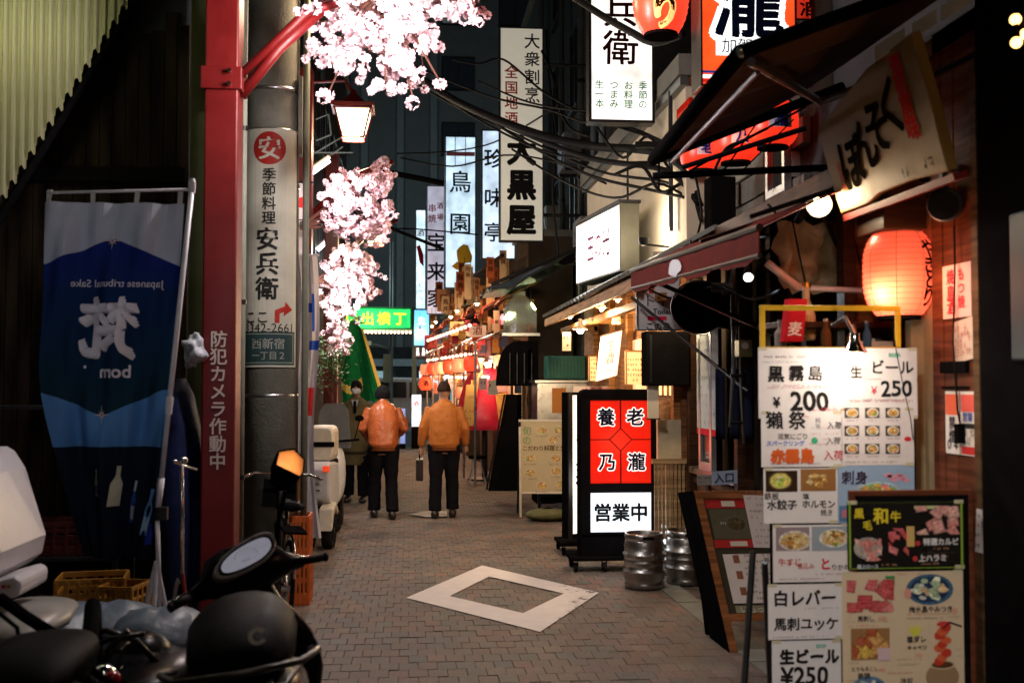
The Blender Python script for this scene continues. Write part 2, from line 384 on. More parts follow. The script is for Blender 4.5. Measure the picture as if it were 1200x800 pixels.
# ---------------------------------------------------------------- helper: a building block with windows
def building(name, label, x0, x1, y0, y1, z1, mat, wins=(), z0=-.05, winmat=GLASS, frm=DKMET):
    b = thing(name, label, 'building', (x0, y0, 0))
    mb = MB(); mb.box((x0, y0, z0), (x1, y1, z1)); mb.build('wall', mat, b)
    mb = MB(); mb.box((x0 - .08, y0 - .08, z1), (x1 + .08, y1 + .08, z1 + .18)); mb.build('roof', CONC, b)
    for q, (F, a, c, d, e) in enumerate(wins): window(b, F, a, c, d, e, glow('dim_window_%d' % (q % 3), ((.5, .7, .8), (.9, .75, .5), (.6, .75, .8))[q % 3], (.06, .16, .03)[q % 3]) if (q * 7 % 5 == 1 and winmat is FARW) else winmat, frm)
    return b
def window(b, F, x0, x1, y0, y1, gm=GLASS, fm=DKMET, mull=1):
    mb = MB(); t = .04
    for q in ((x0, x1, y0, y0 + t), (x0, x1, y1 - t, y1), (x0, x0 + t, y0 + t, y1 - t), (x1 - t, x1, y0 + t, y1 - t)): mb.fbox(F, *q, 0, .05)
    for k in range(mull): xm = x0 + (x1 - x0) * (k + 1) / (mull + 1); mb.fbox(F, xm - .015, xm + .015, y0 + t, y1 - t, 0, .04)
    o = mb.build('window', fm, b); mb = MB(); mb.fbox(F, x0 + t, x1 - t, y0 + t, y1 - t, .004, .012); mb.build('pane', gm, o)
    mb = MB(); mb.fbox(F, x0 - .04, x1 + .04, y0 - .05, y0, .0, .09); mb.build('sill', fm, o)
FL = lambda X, Y=0: Fr((X, Y, 0), (0, 1, 0))      # wall on the left side, faces +X
FR = lambda X, Y=0: Fr((X, Y, 0), (0, -1, 0))     # wall on the right side, faces -X ; local x = -(y)
GRIMY = wood('grimy_board', (.024, .016, .010), .7, (9, 9, 1.2), .12)
DGREY = M('dark_grey_wall', (.03, .031, .033), .8, var=.35, scale=3, bump=.3)
BLUEG = M('blue_grey_wall', (.14, .15, .155), .85, var=.15, scale=1.2, bump=.1)

# left nook building, its boards one by one
lb = building('boarded_building', 'dark grimy boarded building face behind the blue banner', -6.5, -1.48, 7.62, 11.4, 8, DGREY)
for k in range(24):
    x = -3.5 + k * .084; mb = MB(); mb.box((x, 7.595 - R.random() * .006, .0), (x + .078, 7.618, 3.9 + R.random() * .3)); mb.build('board', GRIMY, lb)
mb = MB(); mb.box((-6.5, 7.56, 3.0), (-1.5, 7.6, 3.1)); mb.build('rail', BLACK, lb)
window(lb, FL(-1.48), 8.9, 9.9, 1.0, 2.3)
building('side_building', 'black side wall of the building on the left of the parked scooters', -7.5, -4.2, -4, 7.6, 7, DGREY, [(FL(-4.2), 4, 5.6, 1.2, 2.4)])
# corrugated cladding with a stepped raking lower edge
cw = thing('corrugated_cladding', 'pale yellow-green corrugated metal cladding with a sawtooth raking lower edge at top left', 'cladding', (-4.3, 7.4, 2.8))
CORR = M('corrugated_metal', (.28, .26, .165), .45, .1, var=.12, scale=2.5, bump=.1)
px = -260
while px < 215:
    # one sheet rib per period
    a, c = at(px, 0, 7.4), at(px + 10.5, 0, 7.4); yb = 235 - px * 235 / 145
    z0 = at(px, yb + 8, 7.4).z; z1 = at(px, yb - 14, 7.4).z; w_ = c.x - a.x
    prof = [(0, 0), (.12, 0), (.3, -.018), (.62, -.018), (.8, 0), (1, 0)]; top = 6.2
    vs = []; 
    for u_, d_ in prof: vs.append((a.x + u_ * w_, 7.4 + d_, z0 + (z1 - z0) * u_ * .35 + (.035 if d_ else 0)))
    for u_, d_ in prof: vs.append((a.x + u_ * w_, 7.4 + d_, top))
    mb = MB(); mb.add(vs, [(i, i + 1, i + 7, i + 6) for i in range(5)]); mb.build('corrugated_rib', CORR, cw)
    px += 10.5
mb = MB(); p, q = at(-260, 235 + 260 * 235 / 145 + 20, 7.45), at(215, 235 - 215 * 235 / 145 + 20, 7.45); mb.tube(p, q, .03); mb.build('edge_rail', BLACK, cw)
lf = thing('fluorescent_fitting', 'fluorescent fitting lighting the corrugated cladding from above the frame', 'lamp', (-2.6, 6.6, 4.2))
mb = MB(); mb.box((-3.3, 6.6, 4.25), (-2.0, 6.7, 4.3)); mb.build('housing', WHITEP, lf)
mb = MB(); mb.tube((-3.2, 6.65, 4.22), (-2.1, 6.65, 4.22), .018); mb.build('tube', glow('tube_green', (.8, 1, .45), 12), lf)
l = lamp('tube_light', (-2.65, 6.62, 4.15), 5.5, (1, .97, .6), .5, 'AREA', lf); aim(l, (-2.9, 7.4, 2.9))
# olive steel post between boards and red pole
p = at(232, 200, 7.3); sp_ = thing('steel_post', 'olive steel post just left of the red lettered pole', 'post', (p.x, 7.3, 0))
mb = MB(); mb.box((p.x - .055, 7.3, 0), (p.x + .055, 7.42, 6)); mb.build('shaft', M('olive_paint', (.06, .07, .03), .5, var=.3, scale=4), sp_, bevel=.006)
mb = MB(); mb.box((p.x - .10, 7.26, 0), (p.x + .10, 7.46, .02)); mb.build('base_plate', DKMET, sp_)
p = at(287, 200, 7.9); sp_ = thing('drain_pipe', 'pale grey drain pipe between the red pole and the utility pole', 'pipe', (p.x, 7.75, 0))
mb = MB(); mb.tube((p.x + .015, 7.75, 0), (p.x + .015, 7.75, 6), .02, n=12); mb.build('pipe', M('grey_pvc', (.3, .32, .26), .5), sp_, smooth=True)
mb = MB(); [mb.tube((p.x + .015, 7.75, z), (p.x + .015, 7.75, z + .03), .027, n=12) for z in (1, 2.2, 3.4)]; mb.build('pipe_clamp', DKMET, sp_)
# left street side
def lwins(ys, zs, X=-1.45): return [(FL(X), y, y + 1.1, z, z + 1.3) for y in ys for z in zs]
building('alley_building', 'tall dark building on the left behind the blossoms and lantern', -7, -1.5, 11.45, 19.5, 11, DGREY, lwins((12.2, 14.2, 16.2, 18), (3.0, 5.4, 7.8), -1.5))
building('alley_building', 'tall dark building at the far left end of the alley', -7, -1.6, 19.55, 28, 9, M('dark_brown_wall', (.05, .042, .038), .8, var=.3, scale=3), lwins((20.4, 22.6, 24.8), (3.0, 5.4), -1.6))
# far buildings over the cross street
fw = [(Fr((0, 49.96, 0)), x, x + 1.5, z, z + 1.5) for x in (-9, -6.6, -4.2, 1.4, 4.0) for z in (3, 6, 9, 12, 15, 18)]
fb = building('office_building', 'grey-blue office building far beyond the green lit gate', -12, 6.2, 50, 60, 30, BLUEG, fw, winmat=FARW)
mb = MB(); [mb.box((x, 49.8, 0), (x + .3, 50, 30)) for x in (-2.2, -.6, .9)]; mb.build('pilaster', M('grey_pilaster', (.2, .23, .24), .8), fb)
building('office_building', 'darker narrow office building right of the grey-blue one beyond the alley', 6.3, 14, 48, 60, 24, DGREY, [(Fr((0, 47.96, 0)), x, x + 1.2, z, z + 1.4) for x in (6.8, 8.6) for z in (3, 6, 9, 12, 15)])
building('office_building', 'dark office building on the left beyond the cross street', -30, -12.2, 47, 60, 26, DGREY)
# right side
building('grey_tenement', 'tall grey building rising behind the stalls at the far right end of the alley', 2.7, 9, 23.1, 29.5, 10, M('slate_wall', (.09, .105, .11), .8, var=.2, scale=2), [(FR(2.7), -y - 1, -y, z, z + 1.3) for y in (24, 26.5) for z in (4.5, 7)])
building('pipe_building', 'tall nearly black building behind the long vertical cream sign', 2.75, 9, 14.6, 23, 12, DGREY, [(FR(2.75), -y - 1, -y, z, z + 1.4) for y in (15.4, 17.6, 19.8) for z in (4.0, 6.2, 8.4)])
cr = building('cream_building', 'cream rendered upper storey above the tiled wooden eave', 2.35, 8, 9.25, 14.55, 4.28, CREAM)
mb = MB(); mb.box((2.29, 9.2, 4.2), (2.36, 14.6, 4.33)); mb.build('cornice', M('zinc', (.12, .12, .11), .4, .6), cr)
F = FR(2.345); a, c = atx(797, 118, 2.345), atx(812, 118, 2.345)
mb = MB(); mb.fbox(F, -a.y, -c.y, 3.78, 4.04, 0, .03, (.5, .02, .01)); mb.fbox(F, -a.y + .05, -c.y - .05, 3.84, 3.98, .03, .035, (.8, .1, .05)); mb.build('red_emblem', PRINT, cr)
mb = MB(); mb.tube((2.31, 11.6, 3.3), (2.31, 11.6, 4.2), .012); mb.tube((2.3, 9.6, 3.0), (2.3, 9.6, 4.25), .02); mb.build('conduit', DKMET, cr)
# grey stone walled shop: upper wall blocks
nb = thing('near_shop_building', 'near shop building on the right with grey block upper wall and dark timber front', 'building', (2.4, 3, 0))
mb = MB(); mb.box((2.62, -4, -.05), (8, 9.2, 7.5)); mb.build('wall', DGREY, nb)
mb = MB(); mb.box((2.5, -4.1, 7.5), (8.1, 9.3, 7.7)); mb.build('roof', CONC, nb)
STONE = M('grey_stone', (.16, .17, .155), .8, var=.2, scale=14, bump=.5, rand=.3)
for r_ in range(9):
    for k in range(6):
        y0 = 7.0 + k * .4 + (.2 if r_ % 2 else 0); z0 = 2.85 + r_ * .19
        if y0 > 8.9: continue
        mb = MB(); mb.box((2.56 - R.random() * .012, y0, z0), (2.615, min(y0 + .385, 9.19), z0 + .175)); mb.build('stone', STONE, nb, bevel=.004)
mb = MB()
for q in ((7.55, 7.6, 3.0, 3.75), (7.2, 7.25, 3.0, 3.75), (7.2, 7.6, 3.7, 3.78), (7.2, 7.6, 2.95, 3.0)): mb.box((2.5, q[0], q[2]), (2.55, q[1], q[3]))
o = mb.build('window', STEEL, nb); mb = MB(); mb.box((2.52, 7.25, 3.0), (2.53, 7.55, 3.7)); mb.build('pane', GLASS, o)
mb = MB(); mb.box((2.3, 8.3, 2.83), (2.5, 8.5, 3.25)); mb.build('meter_box', BLACK, nb, bevel=.01)
# pipes on the dark building
for i, (y, z0, z1, c_) in enumerate(((14.9, 2.8, 9, (.1, .12, .12)), (15.6, 2.8, 8, (.06, .08, .09)), (16.8, 2.8, 11, (.12, .13, .12)), (19, 2.8, 11, (.05, .06, .06)), (22, 3, 11, (.12, .14, .15)))):
    t_ = thing('down_pipe', ['pale down pipe nearest the cream building on the dark wall', 'short blue-grey down pipe on the dark wall', 'grey down pipe mid-way along the dark wall', 'dark down pipe behind the long cream sign', 'tall grey pipe at the far corner of the dark wall'][i], 'pipe', (2.6, y, z0))
    mb = MB(); mb.tube((2.62, y, z0), (2.62, y, z1), .05, n=10); mb.build('pipe', M('pipe_%d' % i, c_, .45), t_, smooth=True)
    mb = MB(); [mb.tube((2.62, y, z), (2.62, y, z + .05), .065, n=10) for z in (z0 + .5, z0 + 2, z0 + 3.5)]; mb.build('pipe_bracket', DKMET, t_)

# ================================================================ RED POLES, LANTERNS, UTILITY POLE
def red_pole(x, y, label, letters):
    t = thing('red_pole', label, 'pole', (x, y, 0), group='red steel lantern poles')
    mb = MB(); mb.box((x - .102, y - .11, 0), (x + .102, y + .11, 5.2)); mb.build('shaft', REDST, t, bevel=.012)
    mb = MB(); mb.box((x - .16, y - .16, 0), (x + .16, y + .16, .03)); mb.build('base_plate', REDST, t)
    for z in (3.53,):
        mb = MB(); mb.box((x - .125, y - .125, z - .07), (x + .125, y + .125, z + .07)); mb.build('clamp', REDST, t, bevel=.006)
        mb = MB(); [mb.tube((x + .05, y - .15, z + d), (x + .05, y - .12, z + d), .014, n=6) for d in (-.04, .04)]; mb.build('bolt', CHROME, t)
    mb = MB(); mb.path([(x + .1, y, 3.45), (x + .33, y, 3.75), (x + .62, y + .05, 4.05)], .035, 10); mb.path([(x + .1, y - .05, 3.56), (x + .5, y - .02, 3.98), (x + 1.0, y + .1, 4.2)], .028, 10); mb.build('arm', REDST, t, smooth=True)
    if letters:
        mb = MB(); F = Fr((x, y - .1125, 0)); mb.text(F, '防犯カメラ作動中', 0, at(258, 397, y - .11).z, .106, (.55, .45, .4), .02, .002, True, pitch=1.0); mb.build('lettering', PRINT, t)
    return t
pp = at(263, 100, 7.0)
red_pole(pp.x, 7.0, 'tall red square steel pole with white vertical lettering nearest the camera', True)
red_pole(-1.2, 12.6, 'second red steel pole hidden behind the white cloth banner', False)
red_pole(-1.2, 17.2, 'farthest red steel pole behind the pink blossoms', False)
LIT = glow('lantern_glass', (1, .78, .45), 7)
def street_lantern(c, label, watt, col=(1, .72, .4), s=1.):
    x, y, z = c; t = thing('street_lantern', label, 'street lamp', (x, y, z), group='square red-framed street lanterns')
    a, b_, h = .21 * s, .125 * s, .34 * s
    mb = MB(); mb.add([(x + sx * b_ * .96, y + sy * b_ * .96, z) for sx, sy in ((-1, -1), (1, -1), (1, 1), (-1, 1))] + [(x + sx * a * .96, y + sy * a * .96, z + h) for sx, sy in ((-1, -1), (1, -1), (1, 1), (-1, 1))],
        [(0, 1, 2, 3), (0, 4, 5, 1), (1, 5, 6, 2), (2, 6, 7, 3), (3, 7, 4, 0)]); mb.build('glass', LIT, t)
    mb = MB(); k = [(-1, -1), (1, -1), (1, 1), (-1, 1)]
    for i in range(4):
        p, q = k[i], k[(i + 1) % 4]
        mb.tube((x + p[0] * b_, y + p[1] * b_, z), (x + p[0] * a, y + p[1] * a, z + h), .012 * s, n=6)
        mb.tube((x + p[0] * b_, y + p[1] * b_, z), (x + q[0] * b_, y + q[1] * b_, z), .012 * s, n=6)
        mb.tube((x + p[0] * b_ * 1.1, y + p[1] * b_ * 1.1, z + .05), (x + q[0] * b_ * 1.1, y + q[1] * b_ * 1.1, z + .05), .008 * s, n=6)
        mb.tube((x + p[0] * a, y + p[1] * a, z + h), (x + q[0] * a, y + q[1] * a, z + h), .02 * s, n=6)
    mb.build('frame', REDST, t)
    mb = MB(); mb.box((x - a * 1.2, y - a * 1.2, z + h + .01), (x + a * 1.2, y + a * 1.2, z + h + .05)); mb.lathe((x, y, z + h + .05), [(a, 0), (.05, .14), (.02, .2)], 8); mb.build('cap', REDST, t)
    mb = MB(); mb.path([(x, y, z + h + .2), (x - .1, y, z + h + .35), (x - .6, y, z + h + .32)], .02); mb.build('arm', REDST, t)
    lamp('lantern_light', (x, y, z - .06), watt, col, .12, parent=t)
    return t
p = at(414, 163, 13.0); street_lantern(p, 'lit red-framed street lantern under the large blossom cluster', 95, s=.98)
street_lantern((-.35, 8.7, 4.75), 'red-framed street lantern beyond the nearest red pole just above the frame', 85, (1, .72, .48))
street_lantern((-.1, .6, 4.6), 'added unseen red-framed street lantern overhead just behind the viewpoint', 12, (1, .86, .76))  # unseen lantern added here to light the banner and boards
street_lantern((-.55, 18, 3.9), 'farthest red-framed street lantern half hidden by blossoms', 60)
# utility pole with wrapped sign board
p = at(318, 400, 8.6); ux, uy = p.x, 8.6; rp_ = .2
up_ = thing('utility_pole', 'thick grey concrete utility pole wrapped with a cream vertical restaurant sign', 'utility pole', (ux, uy, 0))
mb = MB(); mb.lathe((ux, uy, 0), [(.215, 0), (.2, 3), (.185, 7.5)], 32); mb.build('shaft', M('pole_concrete', (.17, .17, .14), .85, var=.3, scale=5, bump=.4), up_, smooth=True)
mb = MB()
for z in (3.15, 3.55, 3.87, 1.55): mb.lathe((ux, uy, z), [(.2, 0), (.209, .004), (.209, .026), (.2, .03)], 32)
mb.build('steel_band', STEEL, up_, smooth=True)
def wrapF(ang0, z): return None
zs0, zs1 = at(318, 430, 8.4).z, at(318, 151, 8.4).z
class Cyl:   # curved frame following the pole
    def __init__(s, r, z): s.r = r; s.z = z
    def p(s, x, y, z=0): a = x / s.r; r = s.r + z; return V((ux + r * math.sin(a), uy - r * math.cos(a), s.z + y))
    def curved(s, p, ox, oy, dz): q = V((p.x - ux, p.y - uy, 0)); r = q.length; a = math.atan2(q.x, -q.y) + ox / s.r; r += dz; return V((ux + r * math.sin(a), uy - r * math.cos(a), p.z + oy))
CF = Cyl(.218, zs0); H = zs1 - zs0; W2 = .235
def cgrid(mb, x0, x1, y0, y1, z, col, n=14):
    for k in range(n):
        a, c = x0 + (x1 - x0) * k / n, x0 + (x1 - x0) * (k + 1) / n
        mb.add([CF.p(a, y0, z), CF.p(c, y0, z), CF.p(c, y1, z), CF.p(a, y1, z)], [(0, 1, 2, 3)], col)
mb = MB(); cgrid(mb, -W2, W2, 0, H, 0, (.5, .49, .4)); cgrid(mb, -W2 + .015, W2 - .015, .015, .265, .0015, (.035, .07, .07)); cgrid(mb, -W2 + .03, W2 - .03, .03, .25, .002, (.3, .32, .28), 14); cgrid(mb, -W2 + .036, W2 - .036, .036, .244, .0025, (.03, .06, .06))
sg = mb.build('sign_board', M('enamel_print', None, .4, var=.12, scale=8), up_, smooth=False)
mb = MB(); zz = lambda py: at(318, py, 8.4).z - zs0
NN = 16; xs = [-.125 * math.cos(math.pi * i / NN) for i in range(NN + 1)]; hs = [math.sqrt(max(0, .125 ** 2 - x * x)) for x in xs]
for i in range(NN): mb.add([CF.p(xs[i], zz(174) - hs[i], .003), CF.p(xs[i + 1], zz(174) - hs[i + 1], .003), CF.p(xs[i + 1], zz(174) + hs[i + 1], .003), CF.p(xs[i], zz(174) + hs[i], .003)], [(0, 1, 2, 3)], (.33, .02, .015))
mb.text(CF, '安', 0, zz(174), .18, (.5, .49, .4), .02, .005)
for i, ch in enumerate('季節料理'): mb.text(CF, ch, 0, zz(205 + i * 16.8), .105, (.03, .03, .03), .02, .004)
for i, ch in enumerate('安兵衛'): mb.text(CF, ch, -.01, zz(280 + i * 29), .175, (.02, .02, .02), .03, .004)
mb.text(CF, 'ここ', -.09, zz(372), .1, (.03, .03, .03), .01, .004); mb.text(CF, '3342-2661', 0, zz(384), .08, (.03, .03, .03), .0, .004, fitw=.38)
mb.add([CF.p(x, zz(372) + y, .004) for x, y in ((.05, -.04), (.085, -.04), (.085, .03), (.12, .045), (.115, .01), (.19, .06), (.13, .12), (.125, .085), (.05, .055))], [tuple(range(9))], (.4, .03, .02))
mb.text(CF, '西新宿', 0, .175, .085, (.3, .32, .28), .01, .004); mb.text(CF, '一丁目２', 0, .085, .065, (.3, .32, .28), .01, .004)
mb.build('lettering', INK if False else M('ink_print', None, .5, var=.1), sg, smooth=False)
mb = MB(); mb.box((ux + .2, uy - .1, 3.4), (ux + .23, uy + .02, 4.0)); mb.build('side_plate', M('faded_plate', (.3, .3, .24), .6), up_)
mb = MB(); mb.tube((ux + .255, uy - .02, 0), (ux + .255, uy - .02, 6), .025, n=12); mb.build('conduit', M('conduit_grey', (.2, .21, .16), .5), up_, smooth=True)

# ---------------------------------------------------------------- wall tubes on left
for i, (a, b_, Y) in enumerate((((362, 205), (386, 188), 14.2), ((372, 293), (388, 279), 17.5))):
    p, q = at(*a, Y), at(*b_, Y); t = thing('tube_light', ['upper white fluorescent tube beside the lantern', 'lower white fluorescent tube between the two blossom clusters'][i], 'lamp', p)
    mb = MB(); mb.tube(p, q, .028, n=10); mb.build('tube', glow('tube_white', (.85, .93, 1), 9), t); mb = MB(); up = V((0, 0, .05)); mb.tube(p + up, q + up, .03, n=6); mb.tube(p + up, V((-1.5, Y, p.z)), .015, n=6); mb.build('fitting', WHITEP, t)
    lamp('tube_glow', (p + q) / 2 + V((.06, 0, -.12)), 14, (.8, .92, 1), .1, parent=t)

# ================================================================ CHERRY BLOSSOM
PETAL = M('petal', (.88, .64, .69), .6, var=.22, scale=30, rand=.3); b = PETAL.node_tree.nodes['Principled BSDF']; b.inputs['Subsurface Weight'].default_value = 0
bl_me = []
for v_ in range(5):
    mb = MB()
    for k in range(9):
        th, ph = R.uniform(0, 2 * math.pi), math.acos(R.uniform(-1, 1)); n_ = V((math.sin(ph) * math.cos(th), math.sin(ph) * math.sin(th), math.cos(ph))); c = n_ * .028
        u_ = n_.orthogonal().normalized(); w_ = n_.cross(u_); a0 = R.random() * 6
        for q in range(5):
            a = a0 + q * 2 * math.pi / 5; d = u_ * math.cos(a) + w_ * math.sin(a); e = n_.cross(d); s_ = .027
            mb.add([c, c + d * s_ * .6 + e * s_ * .42 + n_ * .006, c + d * s_ * 1.15 + e * s_ * .2 + n_ * .012, c + d * s_ * 1.15 - e * s_ * .2 + n_ * .012, c + d * s_ * .6 - e * s_ * .42 + n_ * .006], [(0, 1, 2, 3, 4)])
    me_o = mb.build('petals_tmp', PETAL); bl_me.append(me_o.data); bpy.data.objects.remove(me_o)
BARK = M('bark', (.09, .04, .03), .8, var=.3)
def blossom_branch(label, blobs, Y, n, s, root, lights):
    """blobs: (px, py, rx, ry) in the photograph at depth Y"""
    r0 = V(root); t = thing('cherry_blossom_branch', label, 'blossom branch', r0, group='artificial cherry blossom branches on the red poles')
    area = [b[2] * b[3] for b in blobs]; tot = sum(area); k = 0
    tw = MB()
    for bb, ar in zip(blobs, area):
        c = at(bb[0], bb[1], Y); sc = Y / F_PX; tw.path([r0, r0.lerp(c, .5) + V((0, 0, .05)), c], [.016, .011, .005], 6)
        for i in range(int(n * ar / tot)):
            while True:
                x, y, z = R.uniform(-1, 1), R.uniform(-1, 1), R.uniform(-1, 1)
                if x * x + y * y + z * z < 1: break
            p = c + V((x * bb[2] * sc, y * bb[2] * sc * .9, z * bb[3] * sc))
            o = bpy.data.objects.new('blossom', bl_me[k % 5]); k += 1; C.objects.link(o); o.parent = t; o.location = p - r0
            o.rotation_euler = (R.random() * 6, R.random() * 6, R.random() * 6); q = s * R.uniform(.75, 1.25); o.scale = (q, q, q)
            if i % 3 == 0: tw.tube(c + (p - c) * .2, p, .004, .002, n=4)
            if i % 7 == 0:
                dd_ = (p - c); dd_.z *= .8
                if dd_.length > .05:
                    e_ = c + dd_.normalized() * (bb[2] + bb[3]) / 2 * sc * R.uniform(1.15, 1.6) + V((0, 0, -.04)); tw.path([p, p.lerp(e_, .6) + V((0, 0, .015)), e_], .003, 4)
                    for f_ in (.55, 1.0):
                        o = bpy.data.objects.new('blossom', bl_me[k % 5]); k += 1; C.objects.link(o); o.parent = t; o.location = p.lerp(e_, f_) - r0; o.rotation_euler = (R.random() * 6, R.random() * 6, 0); o.scale = (s * .7,) * 3
    tw.build('twig', BARK, t)
    for lp, wt, cc in lights: lamp('blossom_light', lp, wt, cc, .06, parent=t)
A = 7.1
blossom_branch('big white-pink artificial blossom cluster overhanging the top of the frame', [(420, 15, 62, 48), (490, 15, 70, 40), (398, 52, 36, 34), (435, 62, 46, 28), (480, 60, 34, 32), (548, 2, 34, 28), (452, 98, 14, 12), (485, 118, 9, 8), (480, 92, 14, 16), (384, 112, 9, 13), (515, 95, 12, 9), (450, -30, 90, 40)], A, 300, .9, (-.2, 7.1, 4.18),
    [(at(455, -25, A - .9), 105, (1, .9, .88)), (at(400, 70, A - .7), 40, (1, .9, .9)), (at(500, 50, A - .7), 40, (1, .9, .9))])
B = 11.8
blossom_branch('middle pink blossom cluster below the street lantern', [(415, 225, 36, 26), (425, 255, 36, 24), (395, 240, 20, 26), (445, 230, 18, 36), (440, 272, 20, 14), (452, 196, 12, 12), (400, 265, 18, 12)], B, 240, .95, at(352, 268, B),
    [(at(405, 238, B - .6), 38, (1, .85, .88)), (at(385, 215, B - .4), 16, (1, .9, .9))])
D = 14.2
blossom_branch('lowest pink blossom cluster hanging down beside the green gate', [(408, 308, 30, 22), (400, 345, 26, 30), (415, 335, 26, 22), (398, 385, 16, 26), (428, 318, 14, 22), (395, 405, 13, 12)], D, 240, 1.05, at(368, 330, D),
    [(at(398, 350, D - .6), 75, (1, .9, .88)), (at(393, 300, D - .5), 28, (1, .9, .9))])

def floodlight(label, c, tgt, watt, cone, col=(1, .88, .76)):  # unseen lamps added to brighten the menu boards and the banner
    c = V(c); d = (V(tgt) - c).normalized(); t = thing('floodlight', label, 'lamp', c)
    mb = MB(); mb.lathe(c, [(.09, 0), (.095, -.01), (.07, -.1), (.03, -.15)], 20, ax=d, cap=False); mb.build('shade', DKMET, t, smooth=True)
    mb = MB(); mb.ball(c - d * .03, .045, 12); mb.build('bulb', glow('added_flood_bulb', (1, .85, .7), 20), t, smooth=True); mb = MB(); mb.tube(c - d * .14, c - d * .14 + V((0, -.2, .3)), .012); mb.build('bracket', DKMET, t)
    l = lamp('added_flood_light', c + d * .02, watt, col, .16, 'SPOT', t, spot=cone, blend=.9); aim(l, tgt)
floodlight('added unseen floodlight behind the viewpoint brightening the menu boards', (-.35, .2, 3.4), (1.95, 4.3, .8), 420, 40)
floodlight('added unseen floodlight behind the viewpoint brightening the blue banner', (-.7, 1.2, 3.0), (-1.95, 5.5, 1.9), 75, 40, (.95, .93, 1))
# ================================================================ BACKLIT SIGNS, RIGHT SIDE
def boxsign(name, label, px0, py0, px1, py1, Y, depth, facemat, framemat=BLACK, group=None, cat='sign', yaw=0, border=.025, sides=None):
    """a box sign facing the camera side; returns thing, frame (origin bottom-left of face), w, h"""
    a, c = at(px0, py1, Y), at(px1, py0, Y); w_, h_ = c.x - a.x, c.z - a.z
    u = V((math.cos(yaw), math.sin(yaw), 0)); F = Fr(a, u)
    F.px = (px0 + px1) / 2; t = thing(name, label, cat, a, group=group)
    mb = MB(); mb.fbox(F, 0, w_, 0, h_, -depth, -.006); mb.build('casing', framemat, t, bevel=.004)
    if border:
        mb = MB(); mb.fbox(F, 0, w_, 0, border, -.006, .012); mb.fbox(F, 0, w_, h_ - border, h_, -.006, .012); mb.fbox(F, 0, border, border, h_ - border, -.006, .012); mb.fbox(F, w_ - border, w_, border, h_ - border, -.006, .012)
        mb.build('rim', sides or framemat, t)
    mb = MB(); mb.fbox(F, border, w_ - border, border, h_ - border, -.005, 0); mb.build('face', facemat, t)
    return t, F, w_, h_
WG = lambda s, nm: glow('white_face_' + nm, (1, .97, .9), s)
COOL = glow('white_face_cool', (.62, .8, 1), .95)
def letters(t, fn, mat=None, name='lettering'):
    mb = MB(); fn(mb); return mb.build(name, mat or INK, t)
# 兵衛 sign (the shop's name continues above the frame)
t, F, w_, h_ = boxsign('backlit_sign', 'white backlit vertical sign with black 衛 and green small print at top centre right', 690, -115, 766, 143, 10.0, .16, WG(1.05, 'a'), DKMET)
ps = 1300 / 10.0; Yf = lambda py, Y, F: at(F.px, py, Y).z - F.o.z
letters(t, lambda m: [m.text(F, ch, w_ / 2 - .01, Yf(py, 10, F), .34, (.03, .004, .006), .015, .003, wob=.03) for ch, py in (('安', -78), ('兵', 12), ('衛', 56))] +
    [m.text(F, ch, w_ * (.16 + .22 * i), Yf(100 + 11 * j, 10, F), .085, (.005, .3, .1), .012, .004, wob=.05) for i, s_ in enumerate(('生一本', 'つまみ', 'お料理', '季節の')) for j, ch in enumerate(s_)], INK)
mb = MB(); mb.tube((F.o.x + w_, 10.05, F.o.z + .3), (2.7, 10.05, F.o.z + .3), .02); mb.tube((F.o.x + w_, 10.05, F.o.z + 1.2), (2.7, 10.05, F.o.z + 1.2), .02); mb.build('bracket', DKMET, t)
# orange 瀧 sign
t, F, w_, h_ = boxsign('orange_sign', 'orange backlit shop sign with large dark blue 瀧 outlined in white at top right', 821, -190, 931, 101, 6.6, .22, glow('orange_face', (1, .075, .012), 1.35), DKMET, border=.012)
mb = MB(); zf = lambda py: Yf(py, 6.6, F)
mb.text(F, '瀧', w_ * .5, zf(4), .47, (1, 1, 1), .085, .003); mb.text(F, '老', w_ * .5, zf(-95), .44, (1, 1, 1), .085, .003)
mb.fq(F, w_ * .16, w_ * .76, zf(66), zf(43), .003, (1, 1, 1))
for a, c, col in ((87, 84, (.01, .02, .12)), (93, 89, (1, 1, 1)), (98, 94, (.35, .01, .01))): mb.fq(F, .013, w_ - .013, zf(a), zf(c), .003, col)
mb.build('white_print', glowp('orange_sign_print', 1.5), t)
letters(t, lambda m: (m.text(F, '瀧', w_ * .5, zf(4), .45, (.006, .012, .04), .03, .006, wob=.02), m.text(F, '老', w_ * .5, zf(-95), .42, (.006, .012, .04), .03, .006), m.text(F, '加賀屋', w_ * .46, zf(54.5), .1, (.01, .02, .06), .01, .006)))
tt, F2, w2, h2 = boxsign('orange_sign', 'small orange lit sign peeking out right of the large 瀧 sign', 931, -40, 966, 24, 7.0, .1, glow('orange_face_dim', (1, .05, .02), .5), DKMET, border=.01)
letters(tt, lambda m: m.text(F2, '酒', w2 / 2, h2 * .25, .14, (.02, .005, .005), .02))
